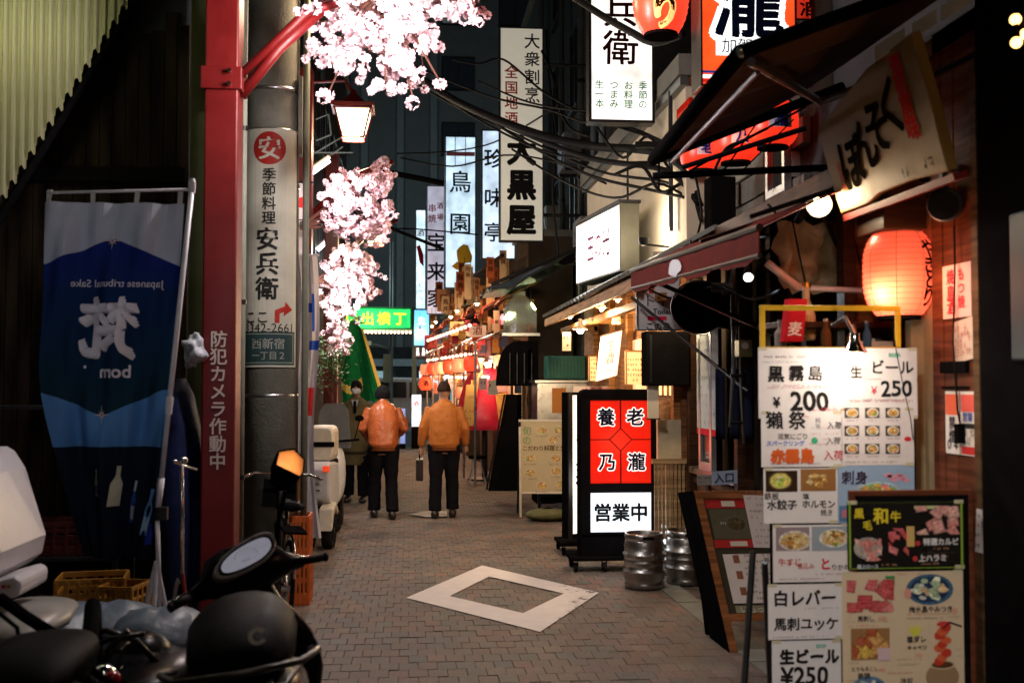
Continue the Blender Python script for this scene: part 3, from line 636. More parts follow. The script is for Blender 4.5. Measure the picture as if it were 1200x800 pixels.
# white angled sign over the tiled eave
a, c = V((1.81, 12.0, 2.70)), V((2.0, 10.45, 2.86))
t = thing('angled_sign', 'white backlit box sign seen at an angle above the wooden eave', 'sign', a)
u = (V((c.x, c.y, 0)) - V((a.x, a.y, 0))); L_ = u.length; F = Fr(V((a.x, a.y, 2.73)), u.normalized())
mb = MB(); mb.fbox(F, 0, L_, 0, .66, -.2, -.006); mb.build('casing', M('sign_casing', (.09, .09, .07), .5, .3), t, bevel=.005)
mb = MB(); mb.fbox(F, .02, L_ - .02, .02, .64, -.005, 0); mb.build('face', glow('white_face_b', (1, .97, .94), 1.05), t)
letters(t, lambda m: (m.text(F, '玉の光', L_ * .55, .34, .30, (.10, .03, .05), .012, .004, wob=.05, vert=False, sx=.9), m.scribble(F, L_ * .25, L_ * .45, .42, .08, (.2, .1, .12))))
mb = MB(); mb.fbox(F, -.02, L_ + .02, .66, .69, -.21, .01); mb.build('rim', DKMET, t)
mb = MB(); mb.tube(F.p(L_ * .3, .1, -.15), F.p(L_ * .3, .1, -.6), .02); mb.tube(F.p(L_ * .9, .1, -.15), F.p(L_ * .9, .1, -.42), .02); mb.build('bracket', DKMET, t)
lamp('sign_spill', F.p(L_ / 2, .3, .2), 22, (1, .96, .9), .3, parent=t)
# long cream sign, unlit; faint glow put into its face to brighten it
t, F, w_, h_ = boxsign('long_sign', 'long unlit cream vertical sign, its face brightened by an added glow, reading 大黒屋 with red side column', 585, 33, 637, 283, 15.8, .14, M('cream_sign_added_glow', (.6, .58, .48), .5, var=.12, scale=2, emit=(1, .94, .78), es=.24), DKMET, border=.02)
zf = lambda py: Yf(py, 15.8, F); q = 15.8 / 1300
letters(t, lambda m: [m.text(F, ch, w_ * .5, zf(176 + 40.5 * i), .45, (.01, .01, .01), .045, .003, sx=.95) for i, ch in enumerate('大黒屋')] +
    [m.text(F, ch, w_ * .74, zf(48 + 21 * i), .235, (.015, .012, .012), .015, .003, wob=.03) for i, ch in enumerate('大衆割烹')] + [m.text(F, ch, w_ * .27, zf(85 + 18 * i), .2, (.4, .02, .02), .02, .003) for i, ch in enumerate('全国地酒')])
mb = MB(); mb.tube((F.o.x + w_, 15.88, F.o.z + .4), (2.8, 15.88, F.o.z + .4), .025); mb.tube((F.o.x + w_, 15.88, F.o.z + 2.6), (2.8, 15.88, F.o.z + 2.6), .025); mb.build('bracket', DKMET, t)
# the lit sign behind it
t, F, w_, h_ = boxsign('backlit_sign', 'cool white backlit sign half hidden behind the long cream sign', 564, 153, 616, 304, 19.5, .18, COOL, DKMET)
zf = lambda py: Yf(py, 19.5, F)
letters(t, lambda m: [m.text(F, ch, w_ * .28, zf(py), .36, (.02, .02, .03), .02, .003, wob=.04) for ch, py in (('珍', 186), ('味', 232), ('亭', 272))])
t, F, w_, h_ = boxsign('backlit_sign', 'tall white backlit sign reading 鳥園 with a yellow bird emblem', 521, 160, 558, 338, 24.0, .2, glow('white_face_c', (.6, .82, 1), .95), DKMET)
zf = lambda py: Yf(py, 24, F)
letters(t, lambda m: [m.text(F, ch, w_ * .5, zf(py), .5, (.012, .02, .03), .015, .004, wob=.03) for ch, py in (('鳥', 213), ('園', 262))])
mb = MB(); mb.fq(F, .03, w_ - .03, zf(183), zf(178), .003, (.6, .25, .35)); mb.disc(F, w_ * .6, zf(300), .16, .003, (.75, .5, .05), .22, 12, .5); mb.disc(F, w_ * .45, zf(312), .14, .004, (.8, .45, .05), .1, 10, .5); mb.disc(F, w_ * .6, zf(322), .1, .005, (.02, .02, .02), .06, 9, .6)
for k in (.33, .66): mb.fq(F, w_ * k - .008, w_ * k + .008, zf(195), zf(161), .003, (.3, .45, .5))
mb.build('emblem', PRINT, t)
t, F, w_, h_ = boxsign('backlit_sign', 'dim white vertical sign with 宝来家 between two brighter signs', 500, 218, 521, 368, 26.0, .15, glow('white_face_d', (.75, .78, 1), .42), DKMET, border=.015)
zf = lambda py: Yf(py, 26, F)
letters(t, lambda m: [m.text(F, ch, w_ * .55, zf(py), .46, (.012, .015, .02), .02, .004) for ch, py in (('宝', 284), ('来', 318), ('家', 349))] + [m.text(F, ch, w_ * .3, zf(py), .2, (.5, .03, .04), .02, .004) for ch, py in (('串', 244), ('焼', 256))] + [m.text(F, ch, w_ * .75, zf(py), .16, (.5, .03, .04), .02, .004) for ch, py in (('酒', 241), ('場', 254))])
t, F, w_, h_ = boxsign('backlit_sign', 'narrow bright sign with a red brush mark left of the 宝来家 sign', 487, 246, 499, 362, 27.5, .15, glow('white_face_e', (.6, .85, 1), 1.3), DKMET, border=.015)
letters(t, lambda m: (m.fpoly(F, [(.02, 1.55), (.1, 1.6), (.19, 1.35), (.2, 1.05), (.1, 1.15)], .003, .005, (.6, .02, .02)), m.text(F, '酒', w_ / 2, 1.9, .2, (.6, .02, .02), .02), [m.text(F, ch, w_ * .5, .6 - i * .16, .14, (.3, .35, .35), .0, .004) for i, ch in enumerate('ビール')]))
t, F, w_, h_ = boxsign('blue_sign', 'small bright blue lit sign below the vertical signs', 485, 363, 503, 405, 27.0, .12, glow('blue_face', (.08, .42, 1), 1.6), DKMET, border=.01)
letters(t, lambda m: (m.text(F, '生', w_ * .5, h_ * .7, .2, (.9, .95, 1), .01), m.text(F, '麦酒', w_ * .5, h_ * .35, .12, (.9, .95, 1), .01)), glowp('blue_print', 1.4))
t, F, w_, h_ = boxsign('dark_sign', 'dark little toilet sign with white figures under the blue sign', 485, 405, 503, 419, 26.9, .08, M('navy_face', (.01, .015, .03), .4), DKMET, border=.005)
letters(t, lambda m: [(m.disc(F, x, h_ * .72, .03, .003, (.9, .95, 1)), m.fpoly(F, [(x - .04, .05), (x + .04, .05), (x + .03, h_ * .6), (x - .03, h_ * .6)], .003, .004, (.9, .95, 1))) for x in (w_ * .25, w_ * .62)] + [m.fpoly(F, [(w_ * .8, .06), (w_ * .95, h_ * .4), (w_ * .8, h_ * .7)], .003, .004, (.9, .95, 1))], glowp('white_print_lit', .7))
# green gate sign with bulbs
t, F, w_, h_ = boxsign('gate_sign', 'green lit gate sign reading 思い出横丁 in yellow across the end of the alley', 375, 360, 483, 386, 29.5, .3, glow('green_face', (.02, .75, .18), .95), M('gate_green', (.05, .3, .12), .5), border=.05, cat='gate sign')
letters(t, lambda m: [m.text(F, ch, w_ * (.1 + .175 * i) + .16, h_ * .5, .36, (.75, .85, .03), .03, .01, wob=.03) for i, ch in enumerate('思い出横丁')], glowp('gate_print', 1.5))
bl = glow('bulb_small', (1, .7, .45), 5); b0 = None
for k in range(24):
    x = .05 + k * w_ / 24
    if b0 is None: mb = MB(); mb.ball((0, 0, 0), .035, 8); b0 = mb.build('bulb', bl, t, world=False); b = b0
    else: b = b0.copy(); C.objects.link(b); b.parent = t
    b.location = (x, -.05, -.07)
mb = MB(); mb.fbox(F, 0, w_, -.035, 0, -.2, 0); mb.build('bulb_rail', WHITEP, t)
mb = MB(); mb.box((F.o.x - .1, 29.6, 0), (F.o.x + .05, 29.75, F.o.z + h_)); mb.box((F.o.x + w_, 29.6, 0), (F.o.x + w_ + .12, 29.75, F.o.z + h_)); mb.build('gate_post', M('gate_post', (.1, .14, .14), .5), t)
lamp('gate_light', F.p(w_ / 2, .2, .6), 25, (.3, 1, .5), .4, parent=t)

# ================================================================ PAPER LANTERNS
def lantern(label, c, r, h, col, es, chars, watt, lcol=(1, .35, .15), csize=None, cang=0., charcol=(.01, .005, .005), group=None, ribs=16, hot=True, cs=None):
    x, y, z = c; t = thing('paper_lantern', label, 'lantern', (x, y, z), group=group)
    prof = []; n = ribs * 2
    for i in range(n + 1):
        v = -1 + 2 * i / n; rr = r * (1 - abs(v) ** 3.2 * .42) * (1 if i % 2 else .972); prof.append((rr, v * h / 2))
    mb = MB(); mb.lathe(c, prof, 32, cap=False); g_ = glow(col[0], col[1], es)
    mb.build('paper', g_, t, smooth=True)
    mb = MB()
    for s_ in (-1, 1): mb.lathe((x, y, z + s_ * h / 2), [(r * .6, -.012), (r * .6, .012), (r * .5, .014)], 20)
    mb.build('rim', BLACK, t)
    mb = MB(); mb.tube((x, y, z + h / 2), (x, y, z + h / 2 + .16), .006); mb.path([(x - r * .5, y, z + h / 2), (x, y, z + h / 2 + .08), (x + r * .5, y, z + h / 2)], .004); mb.build('hanger', DKMET, t)
    class LF:
        @staticmethod
        def p(a_, b_, zz=0):
            v = b_ / (h / 2); rr = r * (1 - min(1, abs(v)) ** 3.2 * .42) + zz + .002; an = cang + a_ / r
            return V((x + rr * math.sin(an), y - rr * math.cos(an), z + b_))
        @staticmethod
        def curved(p, ox, oy, dz):
            q = V((p.x - x, p.y - y, 0)); r2 = q.length + dz; a_ = math.atan2(q.x, -q.y) + ox / r; return V((x + r2 * math.sin(a_), y - r2 * math.cos(a_), p.z + oy))
    if chars:
        mb = MB(); cs = cs or csize; k = len(chars)
        for i, ch in enumerate(chars): mb.text(LF, ch, 0, ((k - 1) / 2 - i) * cs * 1.0, cs, charcol, .03, .004, wob=.03)
        mb.build('lettering', INK, t)
    if watt: lamp('lantern_glow', (x - r * .8 if hot else x, y - r - .12, z - h * .2), watt, lcol, .1, parent=t)
    return t, LF
# big glowing lantern
c = at(1053, 320, 4.85)
t, LF = lantern('big glowing orange-red paper lantern with black brush lettering on its right side', c, .158, .40, ('lantern_orange', (1, .17, .095)), 1.0, '', 5)
mb = MB()
for i, ch in enumerate('やきとり'):
    mb.text(LF, ch, .158 * .52, .1 - i * .072, .09, (.01, .004, .004), .035, .003, wob=.06)
mb.build('lettering', INK, t)
mb = MB()
for k in range(8):
    a = k * math.pi / 4 + .3; mb.path([LF.p(.158 * a, -.2 + .4 * j / 10, .0005) for j in range(11)], .0012, 4)
mb.build('paper_seam', M('seam', (.3, .03, .01), .6), t)
mb = MB()
for k in range(15):
    yy = -.175 + .025 * k; mb.path([LF.p(.158 * (a_ * .2618), yy, .0004) for a_ in range(25)], .0009, 3)
mb.build('bamboo_rib', M('rib_shadow', (.4, .06, .03), .7), t, kind='stuff')
pm = MATS['lantern_orange']; N = pm.node_tree.nodes; L = pm.node_tree.links; b = N['Principled BSDF']; tr_ = N.new('ShaderNodeBsdfTranslucent'); tr_.inputs[0].default_value = (1, .2, .11, 1); ms = N.new('ShaderNodeMixShader'); ms.inputs[0].default_value = .6; L.new(b.outputs[0], ms.inputs[1]); L.new(tr_.outputs[0], ms.inputs[2]); L.new(ms.outputs[0], N['Material Output'].inputs[0]); b.inputs['Emission Strength'].default_value = .5
for l in list(L):
    if l.to_socket == b.inputs['Emission Strength']: L.remove(l)
b.inputs['Emission Strength'].default_value = .36
lamp('lantern_bulb_light', c + V((-.085, -.06, -.095)), 3, (1, .7, .5), .03, parent=t)
# lantern at the top of the frame
c = at(774, -14, 7.0)
t, LF = lantern('red paper lantern with black とり outlined in gold at the top edge of the frame', c, .185, .62, ('lantern_red', (1, .06, .025)), 1.15, '', 6)
mb = MB(); [mb.text(LF, ch, -.01, y, .22, (.9, .55, .2), .07, .002) for ch, y in (('と', -.02), ('り', -.2))]; mb.build('letter_outline', glowp('gold_print', .9), t)
mb = MB(); [mb.text(LF, ch, -.01, y, .22, (.01, .005, .003), .03, .005) for ch, y in (('と', -.02), ('り', -.2))]; mb.build('lettering', INK, t)
mb = MB(); [mb.text(LF, ch, -.19, -.02 - .06 * i, .05, (.9, .55, .2), .02, .003) for i, ch in enumerate('串焼')]; mb.build('side_print', glowp('gold_print', .9), t)

# ================================================================ NEAR SHOP (right, close)
# timber corner post and panels
t = thing('shop_post', 'near black timber corner post at the right edge of the frame', 'post', (2.32, 4.0, 0))
YP0, YP1 = atx(1150, 400, 2.29).y, atx(1092, 400, 2.29).y
mb = MB(); mb.box((2.27, 2.6, 0), (2.62, YP0 - .02, 3.35)); mb.build('shaft', BLACK, t, bevel=.01)
a = atx(1194, 250, 2.265); mb = MB(); mb.box((2.24, a.y - .09, a.z - .55), (2.27, a.y + .03, a.z)); mb.build('cover_plate', M('blue_grey_plate', (.03, .045, .055), .5), t, bevel=.01)
t = thing('timber_wall_panel', 'reddish brown timber wall panel with posters behind the big lantern', 'wall panel', (2.3, 4.45, 0))
mb = MB(); mb.box((2.31, YP0, 0), (2.6, YP1, 3.2)); mb.build('backing', BLACK, t)
for k in range(4):
    q_ = (YP1 - YP0) / 4; mb = MB(); mb.box((2.295 - R.random() * .005, YP0 + .003 + k * q_, .02), (2.309, YP0 + (k + 1) * q_ - .003, 3.1)); mb.build('plank', RWOOD, t, bevel=.002)
mb = MB(); mb.box((2.27, YP1 + .16, 0), (2.6, YP1 + .22, 3.2)); mb.box((2.33, YP1, 0), (2.6, YP1 + .16, 3.2)); mb.build('corner_trim', M('pale_trim', (.32, .26, .16), .5), t)
mb = MB(); mb.box((2.27, YP0 - .018, .0), (2.3, YP0 + .03, 3.0)); mb.build('edge_trim', wood('trim_wood', (.12, .07, .035), .5), t)
F = FR(2.289)
def poster(t_label, y0, y1, z0, z1, fn, col=(.75, .7, .66), F=F, cat='poster', tilt=0, group=None, nm='poster'):
    F2 = Fr(F.o + V((-.004, -y0, z0)), V((0, -1, tilt))) if False else Fr((F.o.x - .003, y0, z0), (0, -1, tilt))
    t = thing(nm, t_label, cat, (F.o.x - .003, y0, z0), group=group); w_ = y0 - y1; h_ = z1 - z0
    mb = MB(); mb.fbox(F2, 0, w_, 0, h_, 0, .003, col); mb.build('sheet', PRINT, t); mb = MB(); fn(mb, F2, w_, h_); mb.build('print', PRINT, t); return t
def red_text(m, F, w, h):
    m.text(F, '焼鳥', w * .3, h * .78, w * .28, (.6, .04, .06), .02, .006, True); m.text(F, 'もつ焼', w * .68, h * .8, w * .24, (.6, .04, .06), .02, .006, True); m.text(F, '酒', w * .32, h * .22, w * .3, (.6, .03, .05), .02, .006)
p0, p1 = atx(1106, 313, 2.289), atx(1140, 370, 2.289)
poster('pale pink poster with red print glowing under the lantern', p0.y, p1.y, p1.z, p0.z + .0, red_text, (.8, .5, .45))
p0, p1 = atx(1119, 378, 2.289), atx(1146, 425, 2.289)
poster('creased white flyer taped askew on the timber panel', p0.y, p1.y, p1.z, p0.z, lambda m, F, w, h: [m.scribble(F, .01, w * .8, h * (.2 + .15 * i), .03, (.5, .2, .15), .006) for i in range(5)], (.6, .5, .42), tilt=.12)
def flyer(m, F, w, h):
    m.fq(F, .005, w * .46, h * .62, h * .95, .0045, (.75, .15, .08)); m.fq(F, w * .54, w * .97, h * .68, h * .95, .0045, (.7, .12, .1)); m.fq(F, w * .54, w * .97, h * .02, h * .14, .0045, (.65, .05, .05)); m.fq(F, w * .55, w * .96, h * .42, h * .5, .0045, (.03, .03, .03))
    m.text(F, '禁煙', w * .25, h * .5, w * .22, (.05, .05, .06), .03, .006, True); m.text(F, '営業', w * .76, h * .6, w * .16, (.05, .1, .4), .02, .006); m.text(F, '０４', w * .25, h * .15, w * .2, (.05, .05, .05), .02, .006)
    [m.scribble(F, w * .56, w * .95, h * (.2 + .06 * i), .018, (.15, .15, .2), .006) for i in range(4)]
    m.fq(F, w * .485, w * .515, 0, h, .0045, (.08, .05, .04))
p0, p1 = atx(1109, 458, 2.289), atx(1146, 535, 2.289)
poster('pair of white and red notices side by side low on the timber panel', p0.y, p1.y, p1.z, p0.z, flyer, (.72, .68, .64))
t = thing('wall_cable', 'thin black cable running down the timber panel between the notices', 'cable', (2.28, 4.7, 2.6))
mb = MB(); mb.path([atx(1118, 265, 2.275), atx(1119, 320, 2.27), atx(1117, 400, 2.272), atx(1122, 480, 2.27), atx(1127, 505, 2.275)], .004); mb.build('cable', WCAB, t)
mb = MB(); p0 = atx(1127, 505, 2.275); mb.box((2.25, p0.y - .015, p0.z - .05), (2.286, p0.y + .015, p0.z + .03)); mb.build('plug', BLACK, t)
t = thing('wall_hooks', 'black strap fixed across the timber panel between posters', 'strap', (2.28, 4.7, 1.7)); F = FR(2.288)
p0, p1 = atx(1106, 432, 2.288), atx(1136, 425, 2.288); mb = MB(); mb.box((2.27, p1.y, p0.z - .02), (2.287, p0.y, p0.z + .03)); mb.box((2.275, p1.y, p0.z - .085), (2.287, p0.y, p0.z - .075)); mb.build('strap', BLACK, t)
# notices far right, low (white strips)
p0, p1 = atx(1137, 595, 2.25), atx(1147, 648, 2.25); t = thing('notice_strip', 'narrow white notice strip beside the black wagyu board', 'notice', (2.25, p0.y, p1.z))
mb = MB(); mb.box((2.262, p1.y, p1.z), (2.268, p0.y, p0.z), (.6, .58, .6)); mb.build('sheet', PRINT, t); mb = MB(); F2 = Fr((2.26, p0.y, p1.z), (0, -1, 0)); [mb.scribble(F2, .005, p0.y - p1.y, .03 + .04 * i, .02) for i in range(4)]; mb.build('print', PRINT, t)
# dark timber front, doorway, shelves (Y 5.1 - 9.2)
t = thing('timber_facade', 'dark timber shop front with doorway under the red awning', 'shop front', (2.4, 5.1, 0))
mb = MB()
for y in (5.15, 6.35, 7.0, 7.75, 8.55, 9.12): mb.box((2.33, y, 0), (2.45, y + .09, 2.75))
mb.build('frame_post', DWOOD, t, bevel=.004)
mb = MB(); mb.box((2.5, 5.1, 0), (2.6, 9.2, 2.84)); mb.build('back_wall', M('interior_dark', (.035, .028, .022), .8, var=.4, scale=4), t)
mb = MB(); mb.box((2.3, 5.12, 2.72), (2.5, 9.2, 2.84)); mb.build('lintel', DWOOD, t, bevel=.004)
mb = MB(); mb.box((2.32, 7.84, .92), (2.42, 9.1, .97)); mb.build('counter_edge', STEEL, t)
BRK = M('brown_brick', (.11, .055, .035), .8, var=.2, scale=20, bump=.4, rand=.35); mb = MB(); mb.box((0, 0, 0), (.05, .2, .06)); b0 = None
for r_ in range(13):
    for k in range(6):
        y0 = 7.84 + k * .21 + (.1 if r_ % 2 else 0)
        if y0 > 8.95: continue
        if b0 is None: b0 = mb.build('brick', BRK, t, world=False, bevel=.004); b = b0
        else: b = b0.copy(); C.objects.link(b); b.parent = t
        b.location = (2.36 - 2.4 - R.random() * .006, y0 - 5.1, .02 + r_ * .068)
mb = MB(); mb.box((2.4, 7.84, 0), (2.48, 9.15, .92)); mb.build('mortar_wall', CONC, t)
# glazed notice case and sliding door with pale frames
p0, p1 = atx(817, 388, 2.3), atx(843, 512, 2.3)
def notice(m, F, w, h):
    m.fq(F, 0, w, 0, h * .06, .0045, (.5, .03, .04)); [m.scribble(F, .03, w * .95, h * (.12 + .085 * i), .035, (.25, .25, .3), .006, .6) for i in range(10)]
poster('tall pale notice sheet on the dark shop window with a red bottom edge', p0.y, p1.y, p1.z, p0.z, notice, (.42, .46, .48), FR(2.3))
t = thing('aluminium_door', 'aluminium framed dark sliding door between the duct and the tall notice', 'door', (2.33, 8.2, 0)); mb = MB()
for q in ((8.3, 8.35, .98, 2.1), (8.62, 8.67, .98, 2.1), (8.35, 8.62, 2.04, 2.1), (8.35, 8.62, .98, 1.04)): mb.box((2.29, q[0], q[2]), (2.33, q[1], q[3]))
mb.build('frame', M('aluminium', (.45, .47, .48), .35, .8), t); mb = MB(); mb.box((2.31, 8.35, 1.04), (2.318, 8.62, 2.04)); mb.build('pane', GLASS, t)
p0, p1 = at(834, 553, 7.2), at(864, 568, 7.2); t = thing('blue_notice', 'small pale blue handwritten card above the wooden menu board', 'card', p1); F = Fr((p0.x, 7.2, p1.z), (1, 0, .05))
mb = MB(); mb.fbox(F, 0, p1.x - p0.x, 0, .09, 0, .004, (.3, .38, .5)); mb.text(F, '入口', .08, .045, .07, (.03, .04, .1), .02, .006); mb.build('card', PRINT, t)
# red awning
t = thing('red_awning', 'long dark red canvas awning above the duct and toilet sign', 'awning', (1.6, 5.3, 2.3)); REDC = M('red_canvas', (.10, .012, .010), .8, var=.3, scale=5, bump=.2)
NA = 16; rs = []
ya, yb = 7.9, 4.95
def aw(k, X, dz): y = ya + (yb - ya) * k / NA; sag = -.03 * math.sin(k * math.pi / 4) ** 2; return V((X, y, 2.47 - .1 * k / NA + dz + (sag if X < 1.9 else 0)))
mb = MB(); mb.rings([[aw(k, 1.6, -.13 - .02 * (k % 2)), aw(k, 1.6, 0), aw(k, 1.95, .16), aw(k, 2.5, .32)] for k in range(NA + 1)], closed=False); o = mb.build('canvas', REDC, t); md = o.modifiers.new('s', 'SOLIDIFY'); md.thickness = .006
mb = MB(); mb.tube((1.6, ya, 2.47), (1.6, yb, 2.37), .018, n=8); mb.tube((1.6, ya, 2.34), (1.6, yb, 2.24), .012, n=8); [mb.tube((1.6, y, 2.44), (2.5, y, 2.74), .012) for y in (7.85, 6.9, 6.0, 5.1)]; mb.build('frame', DKMET, t)
mb = MB(); p0 = at(757, 318, 7.85); mb.tube((1.62, 7.8, 2.44), (2.35, 6.6, 1.9), .016); mb.tube((1.66, 8.2, 2.3), (2.3, 7.4, 1.6), .012); mb.build('strut', DKMET, t)
mb = MB(); c_ = [aw(k, 1.6, 0) for k in (8,)][0]; F = Fr((1.594, 6.9, 2.30), (0, -1, -.035)); mb.disc(F, .35, .06, .16, .008, (.6, .6, .65), .05, 14, .3); mb.build('white_patch', PRINT, t)
# exhaust duct
c = at(818, 360, 7.7); t = thing('exhaust_duct', 'big round galvanised exhaust duct with a black open mouth under the red awning', 'duct', c)
mb = MB(); d = V((-.25, -1, -.1)).normalized(); e = c + d * -.05
prof = [(.19, 0), (.195, .02), (.18, .03), (.18, .42), (.188, .43), (.18, .44)]
mb.lathe(c - d * 0, [(r_, -h_) for r_, h_ in prof], 32, ax=d, cap=False); mb.lathe(c, [(.178, 0), (.17, -.4)], 32, ax=d, cap=False); mb.build('duct_pipe', STEEL, t, smooth=True)
mb = MB(); mb.lathe(c, [(.001, -.3), (.172, -.3)], 32, ax=d, cap=False); mb.build('inside', BLACK, t)
mb = MB(); mb.path([c - d * .4, c - d * .65 + V((.05, 0, 0)), V((2.6, 8.35, c.z + .05))], .178, 24); mb.build('elbow', STEEL, t, smooth=True)
mb = MB(); mb.tube(c + V((.0, .2, .17)), (c.x, c.y + .2, 2.7), .008); mb.build('hanger', DKMET, t)
# toilet sign
t, F, w_, h_ = boxsign('toilet_sign', 'grey-white toilet direction sign with a red circle left of the exhaust duct', 746, 318, 797, 387, 8.3, .05, M('grey_white_face', (.42, .42, .42), .5), DKMET, border=.006, cat='sign')
letters(t, lambda m: (m.disc(F, w_ * .3, h_ * .92, .06, .003, (.4, .03, .02)), m.fq(F, w_ * .28, w_ * .4, h_ * .62, h_ * .78, .003, (.4, .05, .03)), m.text(F, 'トイレ', w_ * .62, h_ * .5, .1, (.02, .02, .02), .0, .004), m.text(F, 'Toilet', w_ * .58, h_ * .32, .06, (.02, .02, .02), .01, .004), m.fq(F, w_ * .25, w_ * .68, h_ * .17, h_ * .24, .003, (.5, .02, .05)), m.text(F, 'この奥', w_ * .5, h_ * .07, .065, (.02, .02, .02), .01, .004)), PRINT)
# spot lamp, clip lamps, bulbs
HOT = glow('bulb_hot', (1, .78, .45), 30); HOTC = glow('bulb_cool', (.75, .92, 1), 22)
def clip_lamp(label, c, tgt, r, watt, col, bulb=HOT, arm=None, spot=110, name='clip_lamp'):
    c = V(c); d = (V(tgt) - c).normalized(); t = thing(name, label, 'lamp', c)
    mb = MB(); mb.lathe(c, [(r, 0), (r * 1.04, -.006), (r * .92, -.03), (r * .55, -.09), (r * .4, -.13), (r * .4, -.17)], 24, ax=d, cap=False); mb.lathe(c, [(r * .97, 0), (r * .86, -.03), (r * .5, -.085), (r * .2, -.09)], 24, ax=d, cap=False); mb.build('reflector', M('reflector', (.6, .55, .45), .3, .8), t, smooth=True)
    mb = MB(); mb.ball(c - d * .03, r * .6, 14); mb.build('bulb', bulb, t, smooth=True)
    if arm: mb = MB(); mb.path([c - d * .15, (c - d * .15).lerp(V(arm), .5) + V((0, 0, .04)), arm], .011); mb.build('arm', DKMET, t)
    l = lamp('lamp_light', c + d * (r * .62), watt, col, .03, 'SPOT', t, spot=spot + 40, blend=.6); aim(l, tgt)
    return t
c = at(960, 240, 5.1); clip_lamp('round clip lamp with a glaring bulb pointing at the camera beside the wooden sign', c, c + V((-.35, -1, -.12)), .06, 22, (1, .78, .5), arm=(2.45, 5.9, 2.1), spot=130)
c = at(877, 325, 6.2); clip_lamp('small cool white spotlight under the red awning', c, c + V((-.2, -1, -.8)), .03, 12, (.75, .9, 1), HOTC, arm=(2.4, 6.6, 2.5))
c = at(781, 331, 8.8); clip_lamp('warm spotlight behind the toilet sign', c, c + V((.3, .1, -.4)), .04, 34, (1, .75, .45), arm=(2.4, 8.9, 2.5), spot=150)
# lamp over the big menu board
c = at(1002, 416, 4.36); t = thing('menu_lamp', 'small spotlight glaring at the top of the big white menu board', 'lamp', c)
mb = MB(); mb.ball(c, .027, 14, sc=(1.25, 1, .7)); mb.build('bulb', HOT, t, smooth=True); mb = MB(); mb.lathe(c + V((0, 0, .01)), [(.05, 0), (.035, .025), (.02, .05), (.02, .08)], 20, cap=False); mb.build('reflector', CHROME, t, smooth=True)
mb = MB(); mb.path([c + V((0, 0, .08)), c + V((0, .1, .16)), (c.x, 4.6, 1.9)], .008); mb.build('arm', DKMET, t)
l = lamp('lamp_light', c + V((0, 0, -.03)), 4.5, (1, .85, .68), .03, 'POINT', t)
# three warm bulbs at top right
for i, (x, y) in enumerate(((1190, 23), (1202, 40), (1191, 50))):
    c = at(x, y, 3.7); t = thing('round_bulb', ['upper warm round bulb at the top right corner', 'right warm round bulb at the top right corner', 'lower warm round bulb at the top right corner'][i], 'bulb', c)
    mb = MB(); mb.ball(c, .02, 12); mb.build('bulb', glow('amber_bulb', (1, .55, .15), 5), t, smooth=True); mb = MB(); mb.tube(c + V((0, 0, .02)), c + V((0, 0, .3)), .008); mb.tube(c + V((0, 0, .016)), c + V((0, 0, .05)), .014); mb.build('socket', BLACK, t)
# blue-grey twin floodlight
c = at(1110, 235, 4.45); t = thing('floodlight', 'unlit blue-grey spotlight fitting above the timber panel', 'lamp', c); BG = M('blue_grey_metal', (.12, .17, .21), .35, .5)
mb = MB(); mb.lathe(c + V((-.02, -.02, -.02)), [(.07, .02), (.075, 0), (.06, -.03), (.03, -.05)], 20, ax=(-.5, -.8, -.3)); mb.build('head', BG, t, smooth=True)
mb = MB(); mb.lathe(c + V((-.04, -.045, -.03)), [(.0, 0), (.06, 0), (.062, -.004)], 20, ax=(-.5, -.8, -.3)); mb.build('lens', GLASS, t)
mb = MB(); mb.box((c.x - .03, c.y - .02, c.z + .02), (c.x - .005, c.y + .02, c.z + .12)); mb.box((c.x - .03, c.y - .02, c.z + .12), (c.x + .17, c.y + .02, c.z + .15)); mb.build('bracket', BG, t, bevel=.004)
# big tilted wooden signboard
B0, B1, T1, T0 = at(985, 250, 5.02), at(1111, 201, 4.02), at(1060, 40, 4.02), at(958, 150, 5.02)
t = thing('wooden_signboard', 'large tilted wooden signboard with brushed lettering and red seal above the lantern', 'signboard', B0)
u = (B1 - B0).normalized(); v = (T0 - B0); v = (v - u * v.dot(u)).normalized(); F = Fr(B0, u, v); Lb = (B1 - B0).length
def loc(p): d = p - B0; return d.dot(u), d.dot(v)
tx, ty = loc(T1); sx_, sy_ = loc(T0)
poly = [(0, 0), (Lb * .28, -.005), (Lb * .42, .02), (Lb * .72, .02), (Lb, 0), (Lb + .01, ty * .5), (tx, ty), (tx * .6, ty * .96), (sx_, sy_), (sx_ * .6 - .01, sy_ * .5)]
SB = wood('signboard_wood', (.30, .175, .052), .55, (2, 2, 2), .75)
SB.node_tree.nodes['Principled BSDF'].inputs['Specular IOR Level'].default_value = .08
mb = MB(); mb.fpoly(F, poly, -.045, 0); mb.build('board', SB, t, bevel=.006)
mb = MB()
for i, ch in enumerate('ぼんそく'[::1]): mb.text(F, 'ぼんそく'[i], Lb * (.25 + .155 * i), .20 + .045 * i, .25, (.012, .009, .006), .035, .003, wob=.08, sx=1.)
for i in range(4): mb.text(F, '酒処居味'[i], Lb * .84, sy_ * 1.12 - i * .085 + .0, .1, (.5, .03, .02), .045, .004, wob=.08)
mb.text(F, '居酒屋', Lb * .12, .2, .05, (.4, .06, .02), .01, .004, True, wob=.05); mb.scribble(F, Lb * .66, Lb * .95, .06, .05, (.08, .06, .03), .004)
mb.build('lettering', PRINT, t)
